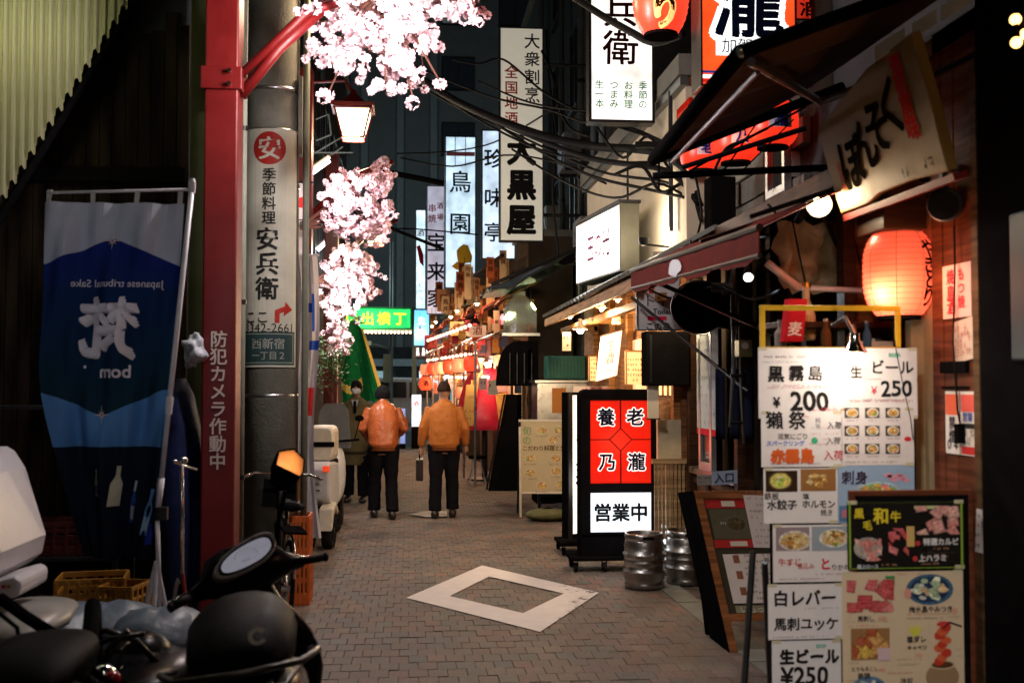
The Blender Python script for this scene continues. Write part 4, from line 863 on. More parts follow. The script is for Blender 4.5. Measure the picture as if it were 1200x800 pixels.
mb = MB(); mb.tube(F.p(.15, sy_ * .9, -.04), F.p(.15, sy_ * .9, -.04) + V((.5, 0, .25)), .012); mb.tube(F.p(Lb - .15, sy_ * .9, -.04), F.p(Lb - .15, sy_ * .9, -.04) + V((.5, 0, .25)), .012); mb.build('bracket', DKMET, t)
mb = MB(); mb.fbox(F, -.01, Lb + .01, -.04, -.012, -.07, -.01); mb.build('lower_rail', M('red_rail', (.18, .02, .015), .5), t)
# brown box behind/below signboard
t = thing('timber_box', 'dark brown timber box under the wooden signboard', 'box', (2.0, 4.9, 2.2)); a, c = at(1036, 268, 4.7), at(1086, 218, 4.7)
mb = MB(); mb.box((a.x, 4.7, a.z), (c.x, 5.0, c.z)); mb.build('body', DWOOD, t, bevel=.005); mb = MB(); mb.box((a.x - .01, 4.69, c.z), (c.x + .01, 5.01, c.z + .015)); mb.build('lid', DWOOD, t)
# shelf clutter between lamp and lantern: fan guard, bottle, bags
c = at(950, 300, 5.6); t = thing('plastic_sheet', 'crumpled translucent plastic sheet hanging beside the clip lamp', 'plastic sheet', c)
mb = MB(); n = 9; G_ = []
for j in range(n):
    G_.append([V((c.x - .17 + .34 * i / 8 + .02 * math.sin(j * 1.7 + i), c.y + .06 * math.sin(i * 1.9 + j * .6) + .03 * R.random(), c.z + .18 - .36 * j / 8 + .02 * math.sin(i * 2.1))) for i in range(n)])
mb.rings(G_, closed=False); mb.build('sheet', M('foggy_plastic', (.42, .36, .22), .35, trans=.0, var=.3, scale=8), t, smooth=True)
c = at(945, 370, 5.3); t = thing('sake_bottle', 'lit cream ceramic bottle behind the yellow frame', 'bottle', c); mb = MB(); mb.lathe(c - V((0, 0, .12)), [(.04, 0), (.045, .02), (.045, .12), (.03, .17), (.018, .2), (.018, .25), (.024, .26)], 20); mb.build('body', M('cream_ceramic', (.7, .55, .3), .3), t, smooth=True)
mb = MB(); mb.lathe(c + V((0, 0, .14)), [(.025, 0), (.025, .025)], 14); mb.build('cap', M('gold_cap', (.5, .3, .06), .3, .8), t)
c = at(931, 385, 5.0); t = thing('red_carton', 'red paper carton with white letters behind the yellow frame', 'carton', c); F = Fr(c + V((-.05, 0, -.06)), (1, 0, .0), (.12, 0, 1)); mb = MB(); mb.fbox(F, 0, .09, 0, .2, -.06, 0, (.45, .02, .03)); mb.text(F, '麦', .045, .06, .07, (.8, .8, .8), .02, .002); mb.build('carton', PRINT, t)
t = thing('grey_tube', 'pale horizontal tube crossing behind the big lantern', 'pipe', at(900, 335, 5.3)); mb = MB(); mb.tube(at(935, 337, 5.3), at(1022, 341, 5.3), .014, n=12); mb.build('tube', WHITEP, t, smooth=True); mb = MB(); mb.tube(at(899, 308, 5.3), at(937, 338, 5.3), .02, n=12); mb.build('spray_head', M('pink_white', (.65, .5, .45), .4), t, smooth=True)
mb = MB(); [mb.tube(at(x, 339, 5.3), at(x, 320, 5.3) + V((0, .2, .3)), .005) for x in (945, 1015)]; mb.build('hanger', DKMET, t)
t = thing('wall_shelf', 'crowded dark timber shelf behind the yellow frame', 'shelf', (2.2, 5.3, 1.9)); mb = MB(); mb.box((1.75, 5.15, 1.92), (2.45, 5.45, 1.95)); mb.box((2.14, 5.3, 1.1), (2.2, 5.4, 2.6)); mb.build('board', DWOOD, t, bevel=.003)
p0, p1 = at(1023, 340, 5.45), at(987, 270, 5.45); mb = MB(); mb.box((p1.x, 5.46, p0.z - .3), (p0.x + .2, 5.5, p1.z + .15)); mb.build('back_board', wood('orange_wood', (.3, .11, .035), .45), t)
for i, (x, y, w, h, cc) in enumerate(((1028, 402, .16, .07, (.6, .55, .45)), (1000, 398, .06, .12, (.2, .1, .05)), (1016, 396, .04, .13, (.05, .12, .2)), (968, 396, .05, .14, (.1, .05, .02)), (915, 395, .06, .13, (.25, .23, .2)))):
    p = at(x, y, 5.1); t = thing('shelf_item', ['cream paper box on the shelf behind the lantern foot', 'small brown jar on the shelf left of the cream box', 'blue bottle on the shelf by the jars', 'dark sauce bottle behind the yellow frame', 'grey tin at the left end of the yellow frame'][i], ['box', 'jar', 'bottle', 'bottle', 'tin'][i], p)
    mb = MB(); mb.box((p.x - w / 2, 5.1, p.z - .06), (p.x + w / 2, 5.2, p.z - .06 + h), cc) if i == 0 else mb.lathe(p - V((0, 0, .06)), [(w / 2, 0), (w / 2, h * .6), (w / 4, h * .8), (w / 4, h)], 14, cc); mb.build('body', PRINT, t, bevel=.003)
    mb = MB(); mb.lathe(p + V((0, .04 if i == 0 else 0, h - .06)), [(w / 4, 0), (w / 4, .012)], 12); mb.build('lid', M('tin_lid', (.3, .28, .25), .3, .8), t)
# posts between notices & doorway
# top right black awning
t = thing('folding_awning', 'black folding awning with a lamplit beige underside at top right', 'awning', (1.35, 4.3, 2.9))
P = lambda X, Y, z: V((X, Y, z))
of, on_, inn, inf = P(1.35, 6.05, 2.9), P(1.33, 4.33, 2.99), P(2.35, 4.2, 3.36), P(2.45, 6.05, 3.46)
CANV = M('beige_canvas', (.04, .028, .012), .55, var=.25, scale=6, bump=.2); mb = MB(); rs = []
for i in range(9):
    k = i / 8; a, c = of.lerp(on_, k), inf.lerp(inn, k); rs.append([a.lerp(c, j / 12) + V((0, 0, -.05 * math.sin(math.pi * j / 12) + .02 * math.sin(i * math.pi) + .018 * math.cos(i * 3.14159) * math.sin(math.pi * j / 12))) for j in range(13)])
mb.rings(rs, closed=False); o = mb.build('canvas', CANV, t); md = o.modifiers.new('s', 'SOLIDIFY'); md.thickness = .01
mb = MB(); mb.tube(of, on_, .035, n=8); mb.tube(of, inf + V((0, 0, -.12)), .028, n=8); mb.tube(on_, inn, .03, n=8); mb.tube(of + V((0, 0, -.09)), inf + V((0, 0, -.58)), .02); mb.build('frame', BLACK, t, smooth=True)
mb = MB(); mb.path([on_ + V((.04, 0, -.04)), P(1.95, 5.1, 3.0), P(2.4, 4.6, 3.1)], .02); mb.tube(P(1.42, 5.9, 2.86), P(1.42, 4.4, 2.93), .012, n=6); mb.build('folding_arm', STEEL, t)
q0, q1 = at(1025, 60, 4.25), at(1145, -12, 3.95); mb = MB()
for a, c in ((0, .3), (.38, .62), (.66, .95)): mb.rings([[q0.lerp(q1, a) + V((0, 0, .02)), q0.lerp(q1, a) + V((0, 0, -.04))], [q0.lerp(q1, c) + V((0, 0, .02)), q0.lerp(q1, c) + V((0, 0, -.04))]], closed=False)
o = mb.build('pale_strip', M('pale_strip', (.45, .42, .38), .5), t); o.modifiers.new('s', 'SOLIDIFY').thickness = .006
mb = MB(); c = on_; mb.ball(c, .026, 10); mb.build('end_cap', STEEL, t, smooth=True)
# black fascia valance right of signboard
t = thing('roof_overhang', 'black timber roof overhang above the signboard at the right edge', 'roof', (2.2, 3, 3.2)); mb = MB(); mb.box((1.98, 2.6, 3.24), (2.62, 4.3, 3.34)); mb.build('soffit', BLACK, t); mb = MB(); [mb.box((2.0, y, 3.17), (2.6, y + .06, 3.237)) for y in (2.8, 3.3, 3.8)]; mb.build('rafter', DWOOD, t)
# red lanterns crowded behind the awning
for k_, (px_, py_, Y_, r_) in enumerate(((822, 178, 7.5, .15), (862, 165, 7.3, .17), (905, 146, 7.0, .17), (838, 135, 8.2, .14))):
    t, LF = lantern(['lowest red paper lantern under the tip of the black awning', 'middle red paper lantern behind the black awning arms', 'right-hand red paper lantern behind the black awning arms', 'small red paper lantern above the row under the awning'][k_], at(px_, py_, Y_), r_, r_ * 1.75, ('lantern_row', (1, .035, .012)), .8, '', 2 if k_ == 1 else 0, group='red lanterns crowded behind the black awning')
    mb = MB(); q_ = r_ * .45
    for u_ in range(4): mb.add([LF.p(-q_ + u_ * q_ / 2, -q_ * .7, .003), LF.p(-q_ + (u_ + 1) * q_ / 2, -q_ * .7, .003), LF.p(-q_ + (u_ + 1) * q_ / 2, q_ * .7, .003), LF.p(-q_ + u_ * q_ / 2, q_ * .7, .003)], [(0, 1, 2, 3)], (.55, .5, .6))
    mb.text(LF, '老乃瀧生'[k_], 0, 0, q_ * 1.3, (.01, .02, .2), .03, .006); mb.build('label_patch', PRINT, t)
t = thing('lantern_rail', 'black rail frame crossing in front of the red lanterns under the awning', 'rail', at(800, 190, 6.9)); mb = MB(); mb.tube(at(800, 196, 6.9), at(945, 150, 6.6), .018, n=6); mb.tube(at(800, 205, 6.9), at(945, 125, 6.6), .008, n=5); mb.tube(at(845, 205, 6.9), at(905, 118, 6.6), .006, n=5); mb.tube(at(870, 200, 6.9), at(930, 140, 6.6), .005, n=5); mb.build('rail', BLACK, t)
# hanging chain by cream wall
t = thing('hanging_chain', 'black chain hanging in front of the cream wall', 'chain', at(772, 185, 8)); mb = MB(); 
for k in range(14):
    p = at(772, 178 + 3.4 * k, 8); mb.ball(p, .011, 6, sc=(1, 1, 1.3))
mb.build('link', BLACK, t)
# ================================================================ MIDDLE RIGHT: tiled wooden eave and shop front
t = thing('tiled_eave', 'wooden eave with dark roof tiles and honey coloured rafters in the middle right', 'roof', (1.69, 8.3, 2.4))
E0, E1 = V((1.69, 8.2, 2.44)), V((1.69, 13.6, 2.44)); I0, I1 = V((2.4, 8.2, 2.82)), V((2.4, 13.6, 2.82))
mb = MB(); mb.add([E0, E1, I1, I0], [(0, 1, 2, 3)]); o = mb.build('roof_boards', MWOOD, t); md = o.modifiers.new('s', 'SOLIDIFY'); md.thickness = .02; md.offset = 0
mb = MB(); mb.box((1.66, 8.2, 2.36), (1.69, 13.6, 2.45)); mb.build('fascia', MWOOD, t, bevel=.004)
r0 = None; n = 24
for k in range(n):
    y = 8.28 + k * .225
    if r0 is None:
        mb = MB(); mb.box((0, -.025, -.07), (.8, .025, 0)); r0 = mb.build('rafter', MWOOD, t, world=False); r = r0
        mb = MB(); mb.rings([[V((0 + .8 * j, -.1 + .2 * i / 8, .012 + .035 * math.sin(math.pi * i / 8))) for i in range(9)] for j in (0, 1)], closed=False)
        mb.add([V((0, -.1 + .2 * i / 8, .012 + .035 * math.sin(math.pi * i / 8))) for i in range(9)], [tuple(range(9))]); l0 = mb.build('roof_tile', M('dark_tile', (.07, .08, .07), .35, var=.3, rand=.3), t, world=False); l = l0
    else:
        r = r0.copy(); C.objects.link(r); r.parent = t; l = l0.copy(); C.objects.link(l); l.parent = t
    r.location = (1.7 - 1.69, y - 8.3, 2.435 - 2.4); r.rotation_euler = (0, -.49, 0); l.location = (1.64 - 1.69, y - 8.3, 2.455 - 2.4); l.rotation_euler = (0, -.49, 0)
mb = MB(); [mb.box((1.9, y, 2.3), (2.4, y + .07, 2.36)) for y in (8.6, 10.2, 11.8, 13.4)]; mb.box((1.86, 8.2, 2.28), (1.93, 13.6, 2.34)); mb.build('beam', MWOOD, t, bevel=.004)
t = thing('timber_facade', 'warm lit timber shop front with lattice under the tiled eave', 'shop front', (2.3, 9.3, 0))
mb = MB(); mb.box((2.3, 9.26, 0), (2.36, 14.5, 2.8)); mb.build('wall', wood('front_wood', (.22, .1, .045), .5), t)
mb = MB(); [mb.box((2.24, y, 0), (2.3, y + .09, 2.7)) for y in (9.3, 10.3, 11.3, 12.3, 13.4)]; mb.build('post', MWOOD, t, bevel=.004)
mb = MB(); F = FR(2.295); mb.fbox(F, -10.25, -9.45, 1.55, 2.05, 0, .01); mb.build('lit_window', glow('shoji', (1, .62, .3), .9), t)
for i, y in enumerate((9.45, 9.65, 9.85, 10.05, 10.22)): mb = MB(); mb.box((2.27, y, 1.55), (2.286, y + .02, 2.05)); mb.build('mullion', MWOOD, t)
mb = MB(); mb.fbox(F, -11.25, -10.45, 1.5, 2.1, 0, .01); mb.build('lit_window', glow('shoji2', (1, .58, .3), .55), t)
mb = MB(); mb.box((2.1, 9.28, 1.0), (2.3, 9.34, 1.35)); mb.build('cream_panel', M('cream_panel', (.5, .42, .28), .6), t)
for k in range(11):
    y = 9.3 + k * .06; mb = MB(); mb.box((2.2, y, .45), (2.24, y + .035, 1.3)); mb.build('slat', LWOOD, t)
for k in range(8):
    x = 2.06 + k * .034; mb = MB(); mb.box((x, 9.24, .38), (x + .022, 9.26, 1.0)); mb.build('slat', LWOOD, t)
mb = MB(); mb.box((2.04, 9.23, .98), (2.36, 9.275, 1.02)); mb.box((2.04, 9.23, .35), (2.36, 9.275, .38)); mb.build('lattice_rail', LWOOD, t)
a, c = at(757, 388, 9.1), at(795, 452, 9.1); t = thing('black_box', 'black boxed shutter housing under the toilet sign', 'box', a); mb = MB(); mb.box((a.x, 9.1, c.z), (c.x + .1, 9.3, a.z)); mb.build('body', BLACK, t, bevel=.01); mb = MB(); mb.box((a.x + .03, 9.095, c.z + .03), (a.x + .05, 9.1, a.z - .03)); mb.build('latch', DKMET, t)
a, c = at(759, 452, 9.15), at(772, 490, 9.15); t = thing('cream_board', 'small cream board below the black box', 'board', a); mb = MB(); mb.box((a.x, 9.15, c.z), (c.x, 9.17, a.z)); mb.build('board', CREAM, t); mb = MB(); mb.box((a.x - .01, 9.14, c.z - .01), (c.x + .01, 9.18, c.z)); mb.build('ledge', DWOOD, t)
# slanted poster and warm menu panels hung on the front
a = at(698, 447, 11.3); t = thing('hanging_poster', 'pale pink poster hanging at a slant under the wooden eave', 'poster', a); F = Fr(a, (.75, -.66, .25), (.12, 0, 1)); mb = MB(); mb.fbox(F, 0, .26, 0, .46, -.01, 0, (.62, .48, .47)); mb.text(F, '生酒', .14, .34, .13, (.3, .1, .1), .02, .002, True); mb.scribble(F, .03, .22, .08, .03, (.3, .1, .15), .002); mb.build('sheet', PRINT, t); mb = MB(); mb.fbox(F, -.01, .27, .46, .475, -.012, .004); mb.build('top_rail', DWOOD, t)
for i, (x0, y0, x1, y1, Y) in enumerate(((733, 412, 756, 450, 10.6), (690, 418, 700, 446, 12.2))):
    a, c = at(x0, y1, Y), at(x1, y0, Y); t = thing('lit_menu_panel', ['warm glowing menu panel right of the slanted poster', 'narrow warm menu panel left of the slanted poster'][i], 'menu panel', a); F = Fr(a)
    mb = MB(); mb.fbox(F, 0, c.x - a.x, 0, c.z - a.z, -.03, 0); mb.build('face', glow('warm_panel', (1, .55, .25), .55), t); mb = MB(); [mb.fbox(F, x, x + .012, 0, c.z - a.z, 0, .01) for x in (0, c.x - a.x - .012)]; mb.fbox(F, 0, c.x - a.x, c.z - a.z, c.z - a.z + .015, -.03, .01); mb.build('frame', MWOOD, t)
    mb = MB(); [mb.scribble(F, .02, (c.x - a.x) * .9, .04 + .05 * k, .03, (.2, .08, .03), .002) for k in range(5)]; mb.build('print', PRINT, t)
def pendant(label, c, watt, col=(1, .72, .4), bulb=HOT, r=.06, up=.3):
    c = V(c); t = thing('pendant_lamp', label, 'lamp', c, group='small bulb lamps under the eaves and canopies'); mb = MB(); mb.lathe(c, [(r * 1.3, .01), (r * .5, .06), (.02, .09), (.02, .12)], 16, cap=False); mb.build('shade', M('enamel_shade', (.5, .42, .3), .4), t, smooth=True)
    mb = MB(); mb.ball(c + V((0, 0, .0)), r * .6, 10); mb.build('bulb', bulb, t, smooth=True); mb = MB(); mb.tube(c + V((0, 0, .12)), c + V((0, 0, .12 + up)), .004, n=4); mb.build('cord', WCAB, t)
    if watt: lamp('pendant_light', c + V((0, 0, -.07)), watt, col, .04, parent=t)
    return t
pendant('lit pendant bulb under the far end of the wooden eave', at(680, 387, 11.2), 60)
pendant('pair bulb tucked among the rafters of the wooden eave', at(705, 362, 10.2), 45, r=.035, up=.1)
# ---------------------------------------------------------------- clutter at px 600-690
a, c = at(641, 444, 14.3), at(686, 417, 14.3); t = thing('green_planter', 'dark green ribbed planter box high on the shop front', 'planter', a); GRP = M('green_plastic', (.03, .12, .09), .5); mb = MB(); mb.box((a.x, 14.3, a.z), (c.x, 14.65, c.z)); mb.build('box', GRP, t, bevel=.01)
mb = MB(); [mb.box((a.x + .01 + k * .045, 14.285, a.z + .01), (a.x + .03 + k * .045, 14.3, c.z - .01)) for k in range(10)]; mb.build('rib', GRP, t)
a, c = at(629, 488, 14.3), at(690, 450, 14.3); t = thing('steel_counter', 'stainless steel cabinet with a bright reflection under the green planter', 'cabinet', (a.x, 14.3, 0)); mb = MB(); mb.box((a.x, 14.3, .5), (c.x + .2, 14.9, c.z + .02)); mb.build('body', STEEL, t, bevel=.01); mb = MB(); mb.box((a.x - .03, 14.25, c.z + .022), (c.x + .2, 14.9, c.z + .05)); mb.build('top', STEEL, t); mb = MB(); mb.box((a.x + .2, 14.28, a.z + .05), (a.x + .38, 14.298, c.z - .05), (.5, .2, .05)); mb.build('photo_card', PRINT, t)
mb = MB(); [mb.box((a.x + x, 14.35, 0), (a.x + x + .04, 14.39, .5)) for x in (0.02, .6)]; mb.build('leg', DKMET, t)
a, c = at(672, 470, 12.5), at(705, 452, 12.5); t = thing('fascia_strip', 'white strip with red lettering above the lit stand sign', 'sign', a); F = Fr(a); mb = MB(); mb.fbox(F, 0, c.x - a.x + .4, .08, .17, -.02, 0, (.5, .42, .4)); mb.text(F, '大衆酒場', .26, .125, .075, (.5, .03, .03), .01, .002); mb.build('strip', PRINT, t)
# translucent plastic curtain, curved
a = at(590, 390, 16.5); t = thing('vinyl_curtain', 'greenish translucent rounded vinyl weather screen under dark eaves', 'screen', a); mb = MB(); rs = []
for j in range(9):
    z = a.z + .57 * j / 8; rs.append([V((a.x + .5 * i / 12 + .0, a.y - .12 * math.sin(math.pi * i / 12) * math.cos(j * .16) + .01 * math.sin(i * 2 + j), z - (0 if j < 4 else .009 * (j - 4) ** 2 * (abs(i - 6) / 6) ** 2 * 1.6))) for i in range(13)])
mb.rings(rs, closed=False); mb.build('sheet', M('vinyl', (.5, .52, .4), .22, var=.5, scale=5, trans=.75, emit=(.5, .5, .3), es=.03, bump=.6, bscale=9), t, smooth=True); mb = MB(); mb.box((a.x - .02, a.y, a.z - .04), (a.x + .55, a.y + .04, a.z)); mb.build('bottom_rail', STEEL, t)
# dark eave roofs mid
t = thing('dark_eave', 'dark ragged tarpaulin roof hanging over the alley below the long cream sign', 'roof', (1.2, 15.5, 2.9)); mb = MB(); rs = []
for j in range(7):
    rs.append([V((1.1 + 1.7 * (i / 9) ** .8, 15.0 + 2.5 * j / 6, 3.05 + .75 * (i / 9) - .12 * math.sin(j * 1.9 + i) * .6 - .1 * R.random())) for i in range(10)])
mb.rings(rs, closed=False); o = mb.build('tarpaulin', M('black_tarp', (.025, .028, .028), .55, var=.5, scale=5, bump=.5, bscale=12), t); o.modifiers.new('s', 'SOLIDIFY').thickness = .03
mb = MB(); [mb.tube((1.1, y, 3.0), (2.7, y, 3.7), .025) for y in (15, 16.2, 17.4)]; mb.build('rib', DKMET, t)
t = thing('steel_hood', 'rounded stainless kitchen hood with an added highlight strip beside the vinyl screen', 'hood', at(615, 440, 15.2)); c = at(614, 452, 15.2); mb = MB(); rs = []
for j in range(9): a_ = j * math.pi / 16; rs.append([V((c.x + .52 * math.sin(a_) * 0 + x, 15.2 + y, c.z + .62 * math.sin(math.pi / 2 * j / 8) )) for x, y in ((-.35 + .28 * (j / 8) ** 2, 0), (.2, 0), (.2, .5), (-.35 + .28 * (j / 8) ** 2, .5))])
mb.rings(rs); mb.build('hood', BLACK, t)
for q_ in range(4): mb = MB(); mb.box((c.x - .2 + q_ * .1, 15.18, c.z + .03), (c.x - .19 + q_ * .1, 15.198, c.z + .45)); mb.build('hood_seam', DKMET, t); mb = MB(); mb.box((c.x + .05, 15.185, c.z + .1), (c.x + .1, 15.198, c.z + .5)); mb.build('highlight_strip', CHROME, t)  # chrome strip put in as the narrow highlight on the black hood
t = thing('low_wall_unit', 'black cabinet standing behind the beige photo menu board', 'cabinet', (1.9, 15.3, 0)); mb = MB(); mb.box((1.75, 15.3, 0), (2.3, 15.9, 1.55)); mb.build('body', BLACK, t, bevel=.01); mb = MB(); [mb.box((1.77 + .27 * k, 15.28, .1), (2.02 + .27 * k, 15.298, 1.4)) for k in range(2)]; mb.build('door', DKMET, t)
# ================================================================ LIT STAND SIGN 営業中
Y = 9.75; a = gp(681, 668); x0, x1 = at(681, 560, Y).x, at(770, 560, Y).x; zt = at(725, 456, Y).z; zb = .12
t = thing('stand_sign', 'black standing sign with red lit 養老乃瀧 panel over a white 営業中 panel', 'sign', ((x0 + x1) / 2, Y, 0)); W_ = x1 - x0; cx = (x0 + x1) / 2
F = Fr((x0, Y, 0)); r_ = .07; pts = [(0, zb), (W_, zb)] + [(W_ - r_ + r_ * math.cos(a_), zt - r_ + r_ * math.sin(a_)) for a_ in [i * math.pi / 12 for i in range(7)]] + [(r_ - r_ * math.sin(a_), zt - r_ + r_ * math.cos(a_)) for a_ in [i * math.pi / 12 for i in range(7)]]
mb = MB(); mb.fpoly(F, pts, -.26, -.02); mb.build('casing', BLACK, t, bevel=.008)
z = lambda py: at(725, py, Y).z; X = lambda px: at(px, 560, Y).x - x0
mb = MB(); T1_, T2_, T3_, T4_ = z(469), z(566), z(577), z(623); L1, L2 = X(692), X(763)
for q in ((0, L1, T2_ - .03, T1_ + .02), (L2, W_, T2_ - .03, T1_ + .02), (L1, L2, T1_, T1_ + .02), (L1, L2, T3_, T2_), (L1, L2, T4_ - .02, T4_), (0, L1, T4_ - .02, T2_ - .03), (L2, W_, T4_ - .02, T2_ - .03)): mb.fbox(F, *q, -.019, .003)
mb.build('front_frame', BLACK, t)
mb = MB(); mb.fbox(F, L1, L2, T2_, T1_, -.019, -.006); mb.build('red_panel', glow('stand_red', (1, .018, .005), .3), t)
mb = MB(); mb.fbox(F, L1, L2, T4_, T3_, -.019, -.006); mb.build('white_panel', glow('stand_white', (.85, .93, 1), .8), t)
mb = MB(); mx, my = (L1 + L2) / 2, (T1_ + T2_) / 2 + .02; d_ = .1; mb.fbox(F, mx - .006, mx + .006, my + d_, T1_, -.006, -.002); mb.fbox(F, mx - .006, mx + .006, T2_, my - d_, -.006, -.002); mb.fbox(F, L1, mx - d_, my - .004, my + .004, -.006, -.002); mb.fbox(F, mx + d_, L2, my - .004, my + .004, -.006, -.002)
dd = [(mx + d_, my), (mx, my + d_), (mx - d_, my), (mx, my - d_)]
for i in range(4): p, q = dd[i], dd[(i + 1) % 4]; mb.tube(F.p(*p, -.004), F.p(*q, -.004), .0045, n=4)
mb.build('divider', M('maroon_line', (.12, .005, .004), .5), t)
chs = (('養', .26, .80), ('老', .74, .80), ('乃', .28, .26), ('瀧', .76, .26)); wr, hr = L2 - L1, T1_ - T2_
mb = MB(); [mb.text(F, ch, L1 + wr * x, T2_ + hr * y, .165, (1, 1, 1), .075, -.003) for ch, x, y in chs]; mb.build('letter_outline', glowp('stand_outline', .6), t)
mb = MB(); [mb.text(F, ch, L1 + wr * x, T2_ + hr * y, .16, (.006, .008, .03), .03, -.001) for ch, x, y in chs]; [mb.text(F, ch, L1 + wr * (.2 + .3 * i), (T3_ + T4_) / 2, .165, (.008, .008, .008), .04, -.003) for i, ch in enumerate('営業中')]; mb.build('lettering', INK, t)
mb = MB(); mb.box((x0 - .1, Y - .06, .1), (x1 + .04, Y + .34, .13)); mb.build('base', BLACK, t, bevel=.006)
for i, (x, y) in enumerate(((x0 - .05, Y), (x0 + .2, Y - .02), (x1 - .03, Y), (x0 - .05, Y + .28), (x1 - .03, Y + .28))):
    mb = MB(); mb.tube((x - .015, y, .042), (x + .015, y, .042), .042, n=16); mb.box((x - .022, y - .02, .05), (x - .017, y + .02, .1)); mb.box((x + .017, y - .02, .05), (x + .022, y + .02, .1)); mb.build('wheel', RUBBER, t)
lamp('sign_spill', (cx, Y - .25, z(520)), 2, (1, .25, .12), .15, parent=t); lamp('sign_spill', (cx, Y - .22, z(600)), 3, (.95, .97, 1), .1, parent=t)
# second stand sign seen edge on
Y = 10.7; a, c = at(667, 0, Y), at(684, 0, Y); t = thing('stand_sign', 'narrow white lit stand sign seen at an angle just left of the red one', 'sign', (a.x, Y, 0)); F = Fr((a.x, Y, 0), (.5, .866, 0)) ; F = Fr((a.x - .01, Y - .1, 0), (c.x - a.x + .05, .12, 0))
zb, zt = at(675, 625, Y).z, at(675, 463, Y).z; mb = MB(); mb.fbox(F, -.03, .34, zb - .03, zt + .03, -.10, -.006); mb.build('casing', BLACK, t, bevel=.006); mb = MB(); mb.fbox(F, .02, .3, zb + .01, zt - .0, -.006, .0); mb.build('face', glow('white_face_f', (1, .93, .82), 1.15), t); mb = MB(); mb.fbox(F, -.03, .02, zb - .03, zt + .03, -.006, .01); mb.build('rim', DKMET, t)
letters(t, lambda m: (m.text(F, '安兵衛', .16, zb + .9, .2, (.02, .02, .02), .02, .003, True), m.text(F, '安', .16, zb + .18, .13, (.03, .03, .03), .01, .003)))
mb = MB(); [mb.tube((a.x + x, Y + y, .04), (a.x + x + .03, Y + y, .04), .04, n=12) for x, y in ((-.08, 0), (.3, 0), (-.08, .4), (.3, .4))]; mb.box((a.x - .1, Y - .05, .09), (a.x + .35, Y + .45, .12)); mb.build('wheel_base', BLACK, t)
lamp('sign_spill', F.p(.1, zb + .5, .3), 5, (1, .9, .75), .2, parent=t)
# kegs
def keg(label, c):
    x, y = c; t = thing('beer_keg', label, 'keg', (x, y, 0), group='steel beer kegs'); mb = MB(); r_ = .165
    prof = [(.14, .0), (.16, .01), (.163, .05), (.150, .07), (r_, .09), (r_, .14), (r_ + .010, .148), (r_ + .010, .162), (r_ - .004, .17), (r_, .23), (r_ + .006, .238), (r_, .246), (r_, .29), (r_ + .010, .298), (r_ + .010, .312), (r_ - .004, .32), (r_, .38), (.155, .42), (.15, .44)]
    mb.lathe((x, y, 0), [(a_, b_ * .9) for a_, b_ in prof], 36); mb.build('barrel', KEG, t, smooth=True); mb = MB(); mb.lathe((x, y, .385), [(.152, 0), (.158, .01), (.158, .055), (.15, .06), (.145, .055), (.145, 0)], 36, cap=False); mb.build('top_ring', KEG, t, smooth=True)
    mb = MB(); mb.tube((x, y, .385), (x, y, .43), .035, .03, 16); mb.build('valve', DKMET, t)
    mb = MB(); F = Fr((x - .045, y - .1585, .404)); mb.fbox(F, 0, .09, .0, .024, -.002, .003); mb.build('grip_hole', BLACK, t)
KEG = M('keg_steel', (.32, .32, .31), .33, 1., var=.35, scale=12, bump=.15)
p = at(752, 0, 8.95); keg('ribbed steel beer keg directly in front of the lit stand sign', (p.x, 8.95)); p = at(800, 0, 9.1); keg('steel beer keg further right beside the wooden menu board', (p.x, 9.1))
p = at(788, 640, 9.5); keg('steel beer keg half hidden behind the other two', (p.x + .05, 9.55))
# ================================================================ FOOD PRINT HELPERS
def dish(m, F, cx, cy, r, base, cols, z, n=26, plate=(.7, .72, .75), ry=.75, bs=.22):
    m.m = 1
    if plate: m.disc(F, cx, cy, r, z, plate, r * ry, 20); m.disc(F, cx, cy, r * .85, z + .0003, base, r * ry * .82, 18, .08)
    for k in range(n):
        a_, q = R.random() * 6.28, math.sqrt(R.random()) * r * .68; c_ = R.choice(cols); k_ = R.uniform(.7, 1.25); m.disc(F, cx + q * math.cos(a_), cy + q * math.sin(a_) * ry, r * bs * R.uniform(.6, 1.2), z + .0006 + .00005 * k, tuple(v * k_ for v in c_), r * bs * R.uniform(.35, .8), 7, .6)
    m.m = 0
def slabs(m, F, x0, x1, y0, y1, z, cols, n=7, ang=.3):
    m.m = 1
    for k in range(n):
        cx, cy = R.uniform(x0, x1), R.uniform(y0, y1); w_, h_ = (x1 - x0) * R.uniform(.22, .36), (y1 - y0) * R.uniform(.28, .5); a_ = R.uniform(-.5, .5) + ang; c_ = R.choice(cols)
        def pt(u_, v_): return (min(max(cx + u_ * math.cos(a_) - v_ * math.sin(a_), x0), x1), min(max(cy + u_ * math.sin(a_) + v_ * math.cos(a_), y0), y1))
        for s_, cc in ((1, tuple(v * .55 for v in c_)), (.9, c_)):
            p = [pt(-w_ * s_ / 2, -h_ * s_ / 2), pt(w_ * s_ / 2, -h_ * s_ * .45), pt(w_ * s_ * .48, h_ * s_ / 2), pt(-w_ * s_ * .45, h_ * s_ * .48)]
            m.add([F.p(*q, z + k * .00012 + (.00005 if s_ < 1 else 0)) for q in p], [(0, 1, 2, 3)], cc)
        for q in range(3):
            v_ = (q - 1) * h_ * .25; p = [pt(-w_ * .4, v_), pt(w_ * .4, v_ + h_ * .05), pt(w_ * .4, v_ + h_ * .09), pt(-w_ * .4, v_ + h_ * .03)]; m.add([F.p(*r, z + k * .00012 + .00009) for r in p], [(0, 1, 2, 3)], tuple(min(1, v * 1.35 + .08) for v in c_))
    m.m = 0
